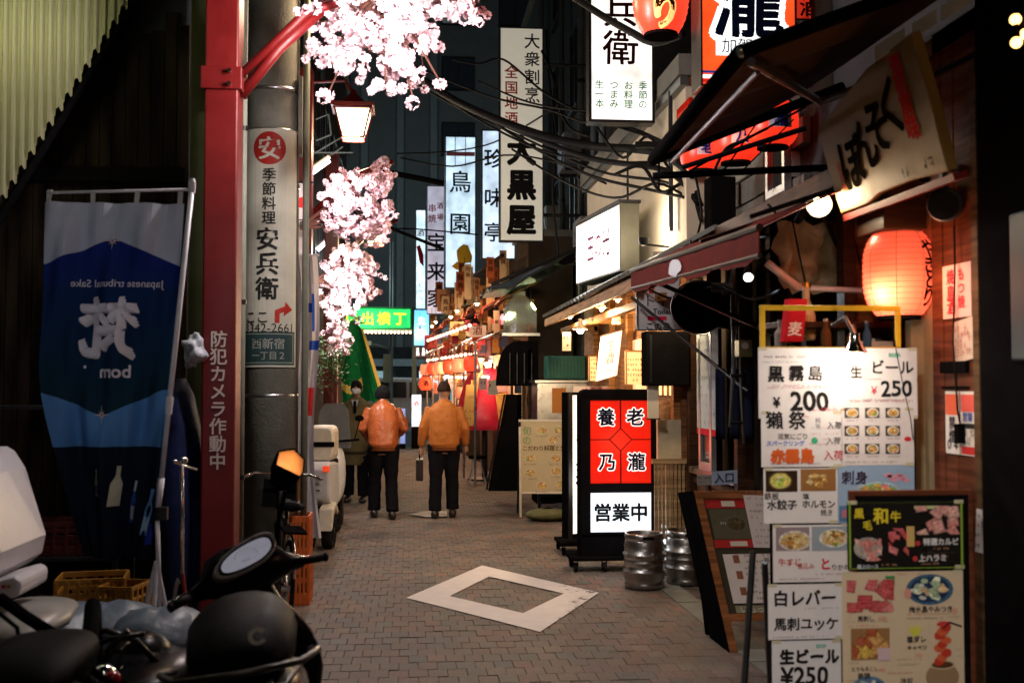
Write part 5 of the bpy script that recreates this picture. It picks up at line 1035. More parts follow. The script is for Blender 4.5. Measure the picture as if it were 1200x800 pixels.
MEAT = [(.55, .12, .13), (.5, .09, .09), (.62, .2, .2), (.45, .06, .07)]
FRY = [(.55, .3, .08), (.62, .42, .14), (.4, .18, .05), (.65, .5, .25)]
SALAD = [(.6, .25, .08), (.65, .4, .1), (.15, .35, .08), (.6, .15, .12), (.7, .6, .3)]
# ================================================================ BIG WHITE MENU BOARD
Y = 4.55; q = Y / F_PX
def px2(F, px, py, Y): p = at(px, py, Y); d = p - F.o; return d.dot(F.u), d.dot(F.v)
t = thing('menu_stand', 'tall menu stand covered in white price sheets with black brush prices, under a small lamp', 'menu board', (at(985, 0, Y).x, Y, 0))
a = at(885, 600, Y); F = Fr((a.x, Y, 0), (1, .0, 0)); g2 = lambda x, y: px2(F, x, y, Y)
def rect(m, x0, y0, x1, y1, z, col, FF=None, YY=None):
    FF = FF or F; YY = YY or Y; a_, c_ = px2(FF, x0, y1, YY), px2(FF, x1, y0, YY); m.fq(FF, a_[0], c_[0], a_[1], c_[1], z, col)
def sheet(x0, y0, x1, y1, col=(.74, .7, .72), z=0, FF=None, YY=None, par=None, sk=0.):
    FF = FF or F; YY = YY or Y; a_, c_ = px2(FF, x0, y1, YY), px2(FF, x1, y0, YY); m = MB(); m.add([FF.p(a_[0] + R.uniform(-.003, .003), a_[1], z + s_) for s_ in (0, .002)] , [], col)
    m = MB(); P4 = [(a_[0] + sk, a_[1]), (c_[0] + sk, a_[1]), (c_[0], c_[1]), (a_[0], c_[1])]; m.fpoly(FF, P4, z, z + .002, col); m.build('sheet', GLOSS, par or t)
    m = MB()
    for (qx, qy) in ((a_[0] + .02, c_[1] - .004), (c_[0] - .02, c_[1] - .004), (c_[0] - .02, a_[1] + .004)): m.fbox(FF, qx - .018, qx + .018, qy - .007, qy + .007, z + .0022, z + .0028, (.55, .5, .36))
    m.build('tape', GLOSS, par or t)
def tx(m, s_, x, y, size_px, col=(.02, .018, .02), bold=.02, z=.004, wob=0.06, FF=None, YY=None, sx=1., vert=False, fit=None):
    FF = FF or F; YY = YY or Y; a_ = px2(FF, x, y, YY); m.text(FF, s_, a_[0], a_[1], size_px * YY / F_PX, col, bold, z, vert, fit and fit * YY / F_PX, wob, sx)
mb = MB(); a_, c_ = g2(890, 830), g2(1072, 412); mb.fbox(F, a_[0] + .06, c_[0], .35, c_[1], -.03, -.004); mb.build('back_board', BLACK, t)
mb = MB(); [mb.path([F.p(x, h0, -.035), F.p(x + dx, 0, dz)], .014, 6) for x, h0, dx, dz in ((.0, .95, -.10, .05), (.05, .9, .12, -.3), (.58, .9, .05, -.3))]; mb.build('leg', DKMET, t)
mb = MB(); a_, c_ = g2(893, 408), g2(1058, 358); 
for q_ in ((a_[0], c_[0], c_[1] - .022, c_[1]), (a_[0], a_[0] + .022, a_[1], c_[1] - .022), (c_[0] - .022, c_[0], a_[1] - .1, c_[1] - .022), (a_[0], c_[0], a_[1] - .012, a_[1] + .008)): mb.fbox(F, *q_, -.035, -.02)
mb.build('handle_frame', M('yellow_paint', (.6, .36, .02), .45, var=.2), t, bevel=.003)
sheet(889, 408, 1074, 490); sheet(892, 482, 986, 547, z=.0025); sheet(986, 478, 1070, 545, (.72, .66, .68), z=.0025)
sheet(895, 548, 981, 613, z=.0005); sheet(982, 543, 1071, 613, (.3, .42, .6), z=.001); sheet(906, 614, 996, 682, z=.0008); sheet(900, 683, 988, 749, (.74, .72, .76), z=.003); sheet(905, 749, 985, 830, (.72, .72, .76), z=.001)
K = (.02, .018, .02); RD = (.55, .04, .06); m = MB()
m.scribble(F, *(lambda a, b: (a[0], b[0], a[1], .012))(g2(895, 418), g2(950, 418)), (.2, .1, .15), .0035)
tx(m, '黒', 909, 438, 21, K, .04); tx(m, '霧', 933, 437, 20, K, .035); tx(m, '島', 955, 437, 20, K, .02); tx(m, '生', 1003, 436, 15, K, .03); tx(m, 'ビール', 1046, 430, 24, K, .03, fit=50); tx(m, 'BEER', 1048, 416, 7, (.02, .4, .25), .02)
tx(m, '¥', 910, 471, 17, K, .03); tx(m, '200', 948, 470, 24, K, .03, fit=46); tx(m, '¥', 1024, 457, 13, RD, .01); tx(m, '250', 1050, 455, 24, K, .03, fit=38)
m.scribble(F, g2(900, 0)[0], g2(985, 0)[0], g2(0, 452)[1], .012, (.5, .3, .4), .0035)
z_ = .006
tx(m, '獺', 907, 492, 22, K, .025, z_); tx(m, '祭', 934, 492, 22, K, .025, z_); tx(m, '入荷', 977, 498, 9, K, .01, z_); tx(m, '活気にごり', 928, 511, 8, (.1, .07, .08), .02, z_, fit=36); tx(m, 'スパークリング', 920, 519, 8, (.05, .12, .6), .03, z_, fit=46); tx(m, '純米', 958, 492, 7, (.2, .2, .25), 0, z_, vert=True); tx(m, '入荷', 976, 516, 9, (.1, .1, .1), .01, z_)
tx(m, '赤霧島', 928, 534, 19, (.65, .12, .03), .06, z_, fit=52); tx(m, '入荷', 976, 533, 12, RD, .01, z_, fit=24); m.disc(F, *g2(954, 516), .014, z_, (.05, .4, .2)); m.scribble(F, g2(947, 0)[0], g2(984, 0)[0], g2(0, 482)[1], .01, RD, z_)
for k in range(4): m.scribble(F, g2(945, 0)[0], g2(984, 0)[0], g2(0, 505 + 7 * k)[1], .008, (.6, .3, .4), z_, .5)
for i in range(3):
    for j in range(3): cx, cy = 998 + 24 * i, 483.5 + 21 * j; rect(m, cx - 9, cy - 6, cx + 8, cy + 6, z_, (.09, .07, .05)); u_, v_ = g2(cx, cy); dish(m, F, u_, v_, .026, (.6, .35, .12), FRY + SALAD, z_ + .0003, 7, bs=.3); m.scribble(F, u_ - .025, u_ + .03, v_ - .032, .009, (.3, .1, .1), z_)
m.disc(F, *g2(1063, 514), .016, z_, (.6, .03, .05), .01); m.scribble(F, g2(986, 0)[0], g2(1066, 0)[0], g2(0, 471)[1], .012, (.5, .05, .06), z_)
for (x_, y_, w_) in ((893, 424, 60), (893, 454, 84), (960, 478, 22), (1010, 468, 56), (1012, 444, 20), (940, 488, 8), (948, 520, 30), (900, 543, 60), (990, 541, 60), (897, 579, 6), (990, 606, 60), (912, 678, 60), (955, 672, 36), (905, 746, 60), (940, 712, 44), (990, 596, 20), (1020, 600, 40)):
    a_ = g2(x_, y_); b_ = g2(x_ + w_, y_); m.scribble(F, a_[0], b_[0], a_[1], .0085, R.choice([(.2, .12, .15), (.55, .12, .15), (.3, .3, .35)]), .0068, .7)
# food photos row
rect(m, 897, 551, 934, 576, .004, (.035, .02, .012)); dish(m, F, *g2(914, 563), .052, (.6, .55, .15), [(.65, .6, .2), (.6, .5, .12), (.3, .45, .06), (.7, .65, .4)], .0043, 20, (.1, .06, .03))
rect(m, 938, 549, 979, 575, .004, (.3, .14, .05)); dish(m, F, *g2(957, 563), .055, (.55, .3, .08), FRY, .0043, 34, None)
tx(m, '鉄板', 904, 581, 9, K, .02); tx(m, '水餃子', 916, 591, 13, K, .03, fit=36); tx(m, '塩', 944, 581, 8, K, .02); tx(m, 'ホルモン', 959, 590, 11, K, .03, fit=40); tx(m, '焼き', 968, 600, 8, K, .01); m.scribble(F, g2(908, 0)[0], g2(930, 0)[0], g2(0, 603)[1], .01, K, .004)
tx(m, '刺身', 1001, 559, 14, (.05, .03, .06), .03, .005, fit=32); dish(m, F, *g2(1028, 574), .1, (.2, .4, .6), SALAD + [(.7, .2, .2), (.2, .45, .1), (.75, .55, .1)], .0043, 60, (.45, .55, .65), .36, .16); m.disc(F, *g2(1058, 579), .035, .013, (.7, .5, .05), .02, 8, .3); rect(m, 983, 592, 1000, 611, .0045, (.1, .2, .35)); tx(m, '盛', 990, 601, 10, (.7, .2, .25), .02, .006)
for k in range(6): m.disc(F, *g2(1040 + 4 * k, 556 + 3 * (k % 3)), .02, .0045, (.7, .3, .4), .01, 6, .8)
rect(m, 909, 617, 948, 645, .004, (.28, .22, .25)); dish(m, F, *g2(931, 633), .07, (.55, .4, .2), FRY, .0045, 24, (.6, .55, .5), .6); rect(m, 951, 616, 994, 645, .004, (.3, .35, .42)); dish(m, F, *g2(977, 630), .065, (.6, .45, .3), FRY + SALAD, .0045, 20, (.65, .65, .6), .6)
tx(m, '牛すじ', 925, 658, 11, (.5, .06, .05), .02, fit=28); tx(m, '煮込み', 944, 663, 7, (.5, .06, .05), .01); tx(m, 'と', 967, 660, 15, (.6, .03, .05), .04); tx(m, 'りかわ', 985, 664, 8, K, .01); m.scribble(F, g2(912, 0)[0], g2(940, 0)[0], g2(0, 674)[1], .01, (.5, .2, .2), .004)
tx(m, '白レバー', 943, 700, 19, K, .04, .0065, fit=74); tx(m, '馬刺ユッケ', 944, 730, 19, K, .035, .0065, fit=78)
tx(m, '生ビール', 948, 768, 22, K, .05, .005, fit=72); tx(m, 'BEER', 962, 756, 6, (.02, .4, .3), .02, .005); tx(m, '¥250', 942, 791, 20, K, .03, .005, fit=58)
m.build('print', PRINT, t)
t2 = thing('black_wire', 'thin black cord dangling in front of the white menu sheets', 'cord', at(1048, 380, 4.5)); mb = MB(); mb.path([at(1046, 378, 4.5), at(1050, 410, 4.5), at(1058, 450, 4.5), at(1067, 490, 4.5), at(1070, 515, 4.5)], .0022, 5); mb.build('cord', WCAB, t2)
# ================================================================ BLACK WAGYU A-BOARD
Y3 = 4.0; a = at(985, 830, Y3); t = thing('photo_menu_board', 'red-brown timber A-board with black meat poster above a beige dish poster', 'menu board', (at(1060, 0, Y3).x, Y3, 0))
F3 = Fr((at(984, 0, Y3).x, Y3, 0), (1, -.0, 0), (.0, .06, 1)); F3 = Fr((at(984, 0, Y3).x, Y3, 0)); G3 = lambda x, y: px2(F3, x, y, Y3)
m = MB(); x0, x1, zt = G3(990, 0)[0], G3(1132, 0)[0], G3(0, 584)[1]
for q_ in ((x0, x0 + .02, .02, zt), (x1 - .02, x1, .02, zt), (x0 + .02, x1 - .02, zt - .02, zt), (x0 + .02, x1 - .02, .3, .34)): m.fbox(F3, *q_, -.03, -.003)
m.build('front_frame', RWOOD, t, bevel=.003)
m = MB(); m.fbox(F3, x0 + .02, x1 - .02, .34, zt - .02, -.02, -.004); m.build('panel', BLACK, t)
m = MB(); m.add([F3.p(x1, zt, -.03), F3.p(x1 + .01, zt - .02, -.03), F3.p(x1 + .14, 0, -.45), F3.p(x1 + .1, 0, -.45), F3.p(x1, zt, -.0), F3.p(x1 + .012, zt - .02, 0), F3.p(x1 + .16, 0, -.40), F3.p(x1 + .12, 0, -.40)], [(0, 3, 2, 1), (4, 5, 6, 7), (0, 1, 5, 4), (1, 2, 6, 5), (2, 3, 7, 6), (3, 0, 4, 7)]); m.build('rear_leg', RWOOD, t)
m = MB(); m.add([F3.p(x1 + .002, zt - .03, -.03), F3.p(x1 + .002, .1, -.03), F3.p(x1 + .12, .1, -.42), F3.p(x1 + .02, zt - .03, -.06)], [(0, 1, 2, 3)]); o = m.build('side_board', M('maroon_side', (.06, .012, .01), .5), t); o.modifiers.new('s', 'SOLIDIFY').thickness = .008
sheet(993, 586, 1129, 667, (.012, .011, .010), 0, F3, Y3, t); sheet(988, 668, 1128, 830, (.62, .5, .36), 0, F3, Y3, t)
m = MB(); GN = (.25, .4, .05); YL = (.75, .6, .04); R3 = lambda x0, y0, x1, y1, z, c: rect(m, x0, y0, x1, y1, z, c, F3, Y3)
for q_ in ((995, 588, 1127, 589.2), (995, 664.5, 1127, 665.7), (995, 588, 996.2, 665), (1126, 588, 1127.2, 665)): R3(*q_, .003, GN)
tx(m, '黒', 1006, 601, 13, YL, .03, .004, .04, F3, Y3); tx(m, '毛', 1016, 615, 12, YL, .03, .004, .04, F3, Y3); tx(m, '和', 1032, 604, 20, YL, .04, .004, .04, F3, Y3); tx(m, '牛', 1049, 605, 14, YL, .03, .004, .04, F3, Y3)
def S3(x0, y0, x1, y1, cols, n, z=.0035, ang=.5): a_, c_ = G3(x0, y1), G3(x1, y0); slabs(m, F3, a_[0], c_[0], a_[1], c_[1], z, cols, n, ang)
S3(1073, 592, 1124, 626, [(.6, .3, .27), (.55, .22, .2), (.65, .38, .33)], 12); R3(1071, 592, 1100, 596, .0036, (.55, .6, .3)); dish(m, F3, *G3(1017, 642), .055, (.4, .35, .3), [(.6, .2, .18), (.65, .35, .3)], .0034, 3, (.35, .33, .3)); S3(1001, 630, 1032, 657, [(.6, .22, .2), (.68, .4, .36)], 8, .006, 1.0); S3(1041, 618, 1064, 652, MEAT, 8, .0035, 1.2); R3(1062, 616, 1071, 640, .0037, (.6, .4, .15))
tx(m, '特選カルビ', 1102, 634, 8, (.7, .7, .72), .04, .004, 0, F3, Y3, fit=44); tx(m, '上ハラミ', 1092, 653, 8, (.7, .7, .72), .04, .004, 0, F3, Y3, fit=34); tx(m, '極上ロース', 1016, 663, 7, (.6, .65, .75), .03, .008, 0, F3, Y3, fit=26); m.disc(F3, *G3(1075, 636), .01, .004, (.5, .05, .05)); m.disc(F3, *G3(1072, 654), .01, .004, (.5, .05, .05))
for x, y in ((1100, 642), (1088, 660), (1042, 661)): a_ = G3(x, y); m.scribble(F3, a_[0] - .03, a_[0] + .04, a_[1], .009, (.65, .35, .2), .004)
S3(992, 678, 1047, 718, MEAT, 14, .0035, -.4); R3(1037, 674, 1048, 686, .0034, (.05, .25, .08)); dish(m, F3, *G3(1089, 690), .092, (.02, .04, .1), [(.7, .7, .65), (.65, .7, .55), (.7, .5, .3), (.35, .45, .3)], .0034, 26, (.05, .12, .2), .62, .2); m.disc(F3, *G3(1063, 695), .014, .004, (.65, .3, .25), .02)
tx(m, '馬刺し', 1014, 724, 9, K, .02, .004, .03, F3, Y3, fit=20); tx(m, '680', 1034, 724, 7, (.6, .2, .15), 0, .004, 0, F3, Y3); tx(m, '梅水晶やみつき', 1090, 713, 10, K, .02, .004, .03, F3, Y3, fit=54); tx(m, '580', 1118, 714, 6, (.6, .2, .15), 0, .004, 0, F3, Y3)
R3(997, 735, 1042, 773, .003, (.3, .16, .07)); S3(998, 736, 1041, 772, [(.6, .4, .08), (.35, .08, .03), (.55, .3, .1), (.4, .1, .05)], 12, .0035, .9); R3(1028, 758, 1042, 773, .006, (.6, .45, .5))
tx(m, 'とうもろこし', 1013, 783, 8, K, .02, .004, .02, F3, Y3, fit=32); tx(m, '串焼', 1012, 791, 8, K, .02, .004, .02, F3, Y3); tx(m, '380', 1033, 784, 6, (.6, .2, .15), 0, .004, 0, F3, Y3)
for (x_, y_, w_) in ((992, 728, 50), (992, 733, 40), (1062, 719, 60), (1062, 724, 45), (994, 776, 14), (1050, 772, 30), (1052, 778, 26), (1080, 647, 40), (1080, 652, 34), (1050, 672, 30), (1110, 722, 14), (992, 797, 40), (1040, 788, 30), (1120, 760, 8), (1120, 768, 8)):
    a_ = G3(x_, y_); b_ = G3(x_ + w_, y_); m.scribble(F3, a_[0], b_[0], a_[1], .0075, R.choice([(.12, .08, .06), (.5, .15, .1), (.3, .25, .2)]), .004, .8)
for k in range(7): a_ = .5 + k * .36; c_ = G3(1071, 740); m.fpoly(F3, [(c_[0] - .008 + .001 * k, c_[1] - .015), (c_[0] + .042 * math.cos(a_), c_[1] + .03 * math.sin(a_) + .006), (c_[0] + .01, c_[1] - .015)], .003, .0035 + .0001 * k, (.6, .6, .08))
tx(m, '塩ダレ', 1073, 748, 10, K, .03, .005, .02, F3, Y3, fit=24); tx(m, 'キャベツ', 1074, 758, 9, K, .02, .005, .02, F3, Y3, fit=24); tx(m, '350', 1076, 767, 6, (.6, .2, .15), 0, .004, 0, F3, Y3)
a_ = G3(1104, 756); m.disc(F3, *G3(1104, 792), .065, .003, (.3, .2, .12), .05, 18); m.disc(F3, *G3(1104, 778), .05, .0035, (.55, .45, .3), .018, 18); m.disc(F3, *G3(1104, 778), .042, .0038, (.1, .04, .02), .013, 18)
for k in range(9): u_, v_ = G3(1100 + (k % 3) * 4, 774 - k * 5); m.disc(F3, u_, v_, .022, .004 + k * .0001, ((.5, .05, .03), (.6, .12, .05))[k % 2], .016, 8, .3)
m.path([F3.p(*G3(1104, 735), .006), F3.p(*G3(1112, 728), .006), F3.p(*G3(1126, 733), .006)], .003, 5, (.05, .02, .02)); m.disc(F3, *G3(1104, 730), .025, .0055, (.55, .05, .05), .01, 9, .3)
dish(m, F3, *G3(1018, 808), .07, (.05, .15, .3), [(.6, .6, .6), (.3, .5, .3)], .0035, 20, (.1, .2, .35)); tx(m, '冷奴', 1062, 797, 8, K, .02, .004, .02, F3, Y3)
m.build('print', PRINT, t)
# ================================================================ WOODEN MENU A-BOARD
Y4 = 6.75; a = at(815, 0, Y4); t = thing('wooden_menu_board', 'brown timber A-board with white menu sheets and red bands beside the kegs', 'menu board', (a.x, Y4, 0))
F4 = Fr((at(850, 0, Y4).x, Y4, 0), (1, 0, 0), (-.195, .12, 1)); H4 = at(850, 572, Y4).z; Wd = .66
m = MB()
for q_ in ((0, .05, 0, H4), (Wd - .05, Wd, 0, H4), (.05, Wd - .05, H4 - .05, H4), (.05, Wd - .05, .19, .235)): m.fbox(F4, *q_, -.03, 0)
m.build('front_frame', wood('brown_frame', (.34, .13, .05), .45), t, bevel=.003); m = MB(); m.fbox(F4, .05, Wd - .05, .235, H4 - .05, -.022, -.012); m.build('panel', M('board_green', (.05, .045, .03), .25), t)
m = MB(); F5 = Fr(F4.o + V((0, .5, 0)), (1, 0, 0), (-.195, -.35, 1)); [m.fbox(F5, x, x + .045, 0, H4, -.015, .015) for x in (-.02, Wd - .05)]; m.build('rear_leg', BLACK, t); m = MB(); m.add([F4.p(0, .1, -.03), F5.p(-.02, .1, 0), F5.p(-.02, H4, 0), F4.p(0, H4, -.03)], [(0, 1, 2, 3)]); m.fbox(F4, -.008, -.002, 0, H4, -.4, -.0); m.build('side_cloth', BLACK, t)
h = H4
def q4(x0, x1, y0, y1, z, col, nm='sheet', tilt=0, fn=None):
    m = MB(); FF = Fr(F4.p(x0, y0, z), F4.u + F4.v * tilt, F4.v - F4.u * tilt * .8); m.fbox(FF, 0, x1 - x0, 0, y1 - y0, 0, .002, col)
    if fn: fn(m, FF, x1 - x0, y1 - y0)
    m.build(nm, GLOSS, t)
q4(.055, .40, h - .11, h - .055, -.01, (.42, .03, .03), 'red_band', 0, lambda m, F, w, h: m.fbox(F, w * .3, w * .55, .01, .045, .002, .004, (.6, .55, .45)))
q4(.055, .40, h - .36, h - .31, -.01, (.42, .03, .03), 'red_band', 0, lambda m, F, w, h: m.fbox(F, w * .3, w * .62, .01, .04, .002, .004, (.6, .55, .45)))
q4(.07, .38, h - .305, h - .115, -.0115, (.10, .09, .055), 'photo', 0, lambda m, F, w, h: (dish(m, F, w / 2, h / 2, .07, (.08, .06, .03), [(.12, .09, .04), (.06, .05, .03)], .003, 12, (.12, .11, .08)), m.scribble(F, .05, .12, .1, .02, (.5, .5, .5), .003)))
q4(.30, .60, h - .36, h - .03, .003, (.62, .55, .54), 'sheet', -.03, lambda m, F, w, h: [m.scribble(F, .02, w - .02, .03 + .04 * i, .02, (.35, .2, .22), .003, .6) for i in range(9)])
q4(.09, .60, .30, h - .40, .003, (.66, .6, .57), 'sheet', .0, lambda m, F, w, h: ([m.scribble(F, .12, w - .06, .03 + .038 * i, .02, (.12, .08, .08), .003, .65) for i in range(8)], [m.fq(F, .06, .1, .05 + .1 * i, .1 + .1 * i, .003, (.25, .1, .06)) for i in range(3)], m.text(F, '御品書', w * .6, h - .04, .035, (.1, .05, .05), .01)))
m = MB(); m.fbox(F4, .1, .58, .24, .285, -.011, -.008, (.3, .28, .2)); m.text(F4, 'いらっしゃいませ', .34, .262, .035, (.6, .6, .5), .01, -.006, fitw=.42); m.build('footer', PRINT, t)
# photo menu board far (beige)
Y5 = 13.8; a, c = at(609, 576, Y5), at(665, 491, Y5); t = thing('photo_menu_board', 'beige photo menu A-board on white legs left of the lit stand sign', 'menu board', (a.x, Y5, 0)); F6 = Fr((a.x, Y5, 0), (1, -.05, 0), (.0, .1, 1)); w6 = c.x - a.x + .1; z0, z1 = a.z, c.z
m = MB()
for q_ in ((0, .025, 0, z1), (w6 - .025, w6, 0, z1), (.025, w6 - .025, z1 - .025, z1), (.025, w6 - .025, z0 - .025, z0)): m.fbox(F6, *q_, -.02, 0)
m.build('front_frame', M('ivory_paint', (.62, .58, .48), .5), t); m = MB(); [m.fbox(Fr((a.x, Y5 + .4, 0), (1, 0, 0), (0, -.25, 1)), x, x + .025, 0, z1, -.01, .01) for x in (0, w6 - .025)]; m.build('rear_leg', DKMET, t)
m = MB(); m.fbox(F6, .025, w6 - .025, z0, z1 - .025, -.012, -.004, (.5, .42, .27)); hh = z1 - z0; m.build('panel', PRINT, t); m = MB()
m.text(F6, '旬の', .1, z1 - .14, .12, (.2, .3, .15), .01, .0, True); m.text(F6, 'こだわり料理と生酒', w6 * .5, z0 + hh * .6, .07, (.1, .06, .03), .02, .0, fitw=w6 * .85)
for i, (x, y) in enumerate(((.42, .85), (.72, .85), (.62, .72), (.2, .46), (.66, .46), (.2, .26), (.66, .28), (.4, .08), (.75, .1))): dish(m, F6, w6 * x, z0 + hh * y, .075, (.5, .35, .15), FRY + SALAD, -.001, 12, (.55, .48, .38)); m.scribble(F6, w6 * x - .08, w6 * x + .08, z0 + hh * y - .075, .02, (.15, .08, .05), .0)
m.build('print', PRINT, t)
# sandbag at its foot
c = at(640, 599, 13.5); t = thing('sandbag', 'dull green weight bag lying at the foot of the beige menu board', 'bag', (c.x, 13.4, 0)); m = MB(); m.ball((c.x, 13.4, .075), 1, 20, sc=(.27, .16, .08)); m.build('bag', M('olive_bag', (.12, .12, .06), .8, var=.3, bump=.5, bscale=20), t, smooth=True); m = MB(); m.path([(c.x - .25, 13.4, .09), (c.x, 13.36, .165), (c.x + .25, 13.4, .09)], .01); m.build('strap', BLACK, t)
# black leaning board
t = thing('black_board', 'tall black board leaning beside the glass-fronted cabinets', 'board', (1.2, 15.2, 0)); a, b_, c_, d_ = at(572, 575, 15.2), at(606, 575, 15.2), at(606, 462, 15.2), at(593, 462, 15.2)
m = MB(); vs = [V((p.x, 15.2, max(p.z, 0))) for p in (a, b_, c_, d_)]; m.add(vs + [v + V((.1, .35, 0)) for v in vs], [(0, 1, 2, 3), (7, 6, 5, 4), (0, 4, 5, 1), (1, 5, 6, 2), (2, 6, 7, 3), (3, 7, 4, 0)]); m.build('board', BLACK, t); m = MB(); m.tube(vs[0] + V((-.02, -.02, .02)), vs[3] + V((-.02, -.02, .0)), .015); m.build('edge', DKMET, t)
# ================================================================ BANNER (left), hung on a pole, seen from its back
Yb = 5.5; P = lambda x, y, Y=Yb: at(x, y, Y)
t = thing('banner_flag', 'tall dark blue sake banner seen from behind with mirrored white lettering on a white pole', 'banner', (P(170, 0).x, Yb, 0))
TLx, TRx = P(57, 0).x, P(219, 0).x; zT, zB = P(0, 236).z, P(0, 655).z; Wb, Hb = TRx - TLx, zT - zB
class BF:    # waving cloth frame; x to the right, y down from the top edge as the camera sees it
    @staticmethod
    def p(x, y, z=0):
        yy = Hb - y; pull = .46 * max(0, (yy / Hb - .45)) ** 1.5 * (1 - x / Wb)
        sway = .035 * math.sin(x * 17 + yy * 2.2) * (.3 + yy / Hb) + .03 * math.sin(yy * 3.1 + x * 4) * (.2 + yy / Hb) + .016 * math.sin(x * 31 - yy * 5) + .01 * math.sin(x * 53 + yy * 9)
        return V((TLx + x + pull - .075 * yy * x / Wb, Yb - sway - z, zB + y))
def ridge(u_): return .10 + .155 * abs(u_ - .5)
def vee(u_): return .53 + .075 * (1 - min(1, abs(u_ - .45) * 2.0))
bands = [(lambda q: 0, ridge, (.48, .52, .60), (.42, .46, .56), 12), (ridge, lambda q: .24, (.012, .026, .17), (.012, .03, .13), 12), (lambda q: .24, vee, (.010, .03, .11), (.010, .035, .05), 34), (vee, lambda q: .69, (.09, .24, .52), (.07, .19, .42), 14), (lambda q: .69, lambda q: 1, (.010, .014, .026), (.008, .010, .018), 26)]
mb = MB(); NX = 40
for i in range(NX):
    u0, u1 = i / NX, (i + 1) / NX
    for fa, fb, ca_, cb_, n_ in bands:
        for k in range(n_):
            q0, q1 = k / n_, (k + 1) / n_; cc = tuple(x + (y - x) * q0 for x, y in zip(ca_, cb_))
            g = lambda uu, q: BF.p(Wb * uu, Hb * (1 - (fa(uu) + (fb(uu) - fa(uu)) * q)))
            mb.add([g(u0, q1), g(u1, q1), g(u1, q0), g(u0, q0)], [(0, 1, 2, 3)], cc)
mb.build('cloth', M('banner_cloth', None, .75, var=.1, scale=5), t, smooth=True)
u = lambda k: Wb * k; v = lambda k: Hb * (1 - k)
mb = MB(); LC = (.75, .72, .78)
mb.text(BF, 'Japanese tribunal Sake', u(.55), v(.232), .05, LC, .0, .004, fitw=.45, mirror=True, wob=0)
mb.text(BF, '梵', u(.5), v(.355), .30, LC, .05, .004, mirror=True, wob=.04); mb.text(BF, 'born', u(.56), v(.478), .1, LC, .03, .004, fitw=.155, mirror=True); mb.disc(BF, u(.32), v(.465), .008, .004, LC)
for cx, cy in ((.5, .108), (.45, .60)):
    for k in range(8): a_ = k * math.pi / 4; l_ = .05 if k % 2 == 0 else .028; mb.add([BF.p(u(cx) + math.cos(a_ + d) * r_, v(cy) + math.sin(a_ + d) * r_, .005) for d, r_ in ((-.6, .006), (0, l_), (.6, .006))], [(0, 1, 2)], (.7, .55, .5))
mb.build('lettering', M('banner_print', None, .7, var=.05), t)
mb = MB()
for cx, cy, h_, w_, lean, c1, c2 in ((.55, .80, .19, .075, .25, (.5, .45, .33), (.03, .025, .02)), (.72, .845, .2, .045, .22, (.03, .09, .35), (.45, .5, .55)), (.92, .87, .22, .065, .28, (.12, .3, .6), (.35, .5, .65)), (.36, .79, .13, .03, .2, (.3, .25, .2), (.08, .05, .2)), (1.02 - .06, .93, .1, .05, .1, (.02, .03, .25), (.03, .05, .4))):
    def bp(a_, b_): return BF.p(min(u(cx) + a_ + lean * b_, Wb), v(cy) + b_, .005)
    for y0, y1, w0, w1, cc in ((-.5, .05, 1, 1, c1), (.05, .25, 1, .4, c1), (.25, .5, .4, .4, c2 if cx == .72 else c1), (-.42, -.1, .8, .8, c2)):
        mb.add([bp(-w_ * w0 / 2, y0 * h_), bp(w_ * w0 / 2, y0 * h_), bp(w_ * w1 / 2, y1 * h_), bp(-w_ * w1 / 2, y1 * h_)], [(0, 1, 2, 3)], cc)
mb.build('bottle_print', MATS['banner_print'], t)
mb = MB(); [mb.add([BF.p(u(k) - .012, v(0), 0), BF.p(u(k) + .012, v(0), 0), V((TLx + u(k) + .012, Yb, zT + .06)), V((TLx + u(k) - .012, Yb, zT + .06))], [(0, 1, 2, 3)]) for k in (.03, .34, .66, .97)]; o = mb.build('loop', M('loop_cloth', (.5, .48, .45), .7), t); o.modifiers.new('s', 'SOLIDIFY').thickness = .004
mb = MB(); mb.tube(P(55, 226), P(229, 222), .007, n=8); mb.build('crossbar', M('pole_white', (.6, .58, .62), .4), t, smooth=True)
mb = MB(); pA, pB = P(225, 220), P(189, 560); mb.tube(pA, pB, .013, n=12); mb.tube(pB, P(184, 600), .017, n=12); mb.tube(P(184, 600), at(187, 712, Yb), .011, n=10); mb.build('pole', MATS['pole_white'], t, smooth=True)
mb = MB(); mb.lathe(P(225, 226), [(.016, 0), (.018, .05), (.012, .07)], 12); mb.tube(P(199, 465), P(197, 485), .018, n=10); mb.build('joint', MATS['pole_white'], t)
mb = MB(); pE = P(184, 600); [mb.tube(V((pE.x, Yb, .5)) + V((0, 0, .3)), V((pE.x + dx, Yb + dy, .2)), .011, n=8) for dx, dy in ((-.13, 0), (.1, .1), (.0, -.1))]; mb.lathe((pE.x, Yb, 0), [(.0, 0), (.24, .0), (.25, .05), (.2, .17), (.05, .22)], 24); mb.build('base', MATS['pole_white'], t)
mb = MB(); mb.box((pE.x - .02, Yb - .02, 1.0), (pE.x + .05, Yb + .02, 1.06)); mb.build('clip', DKMET, t)
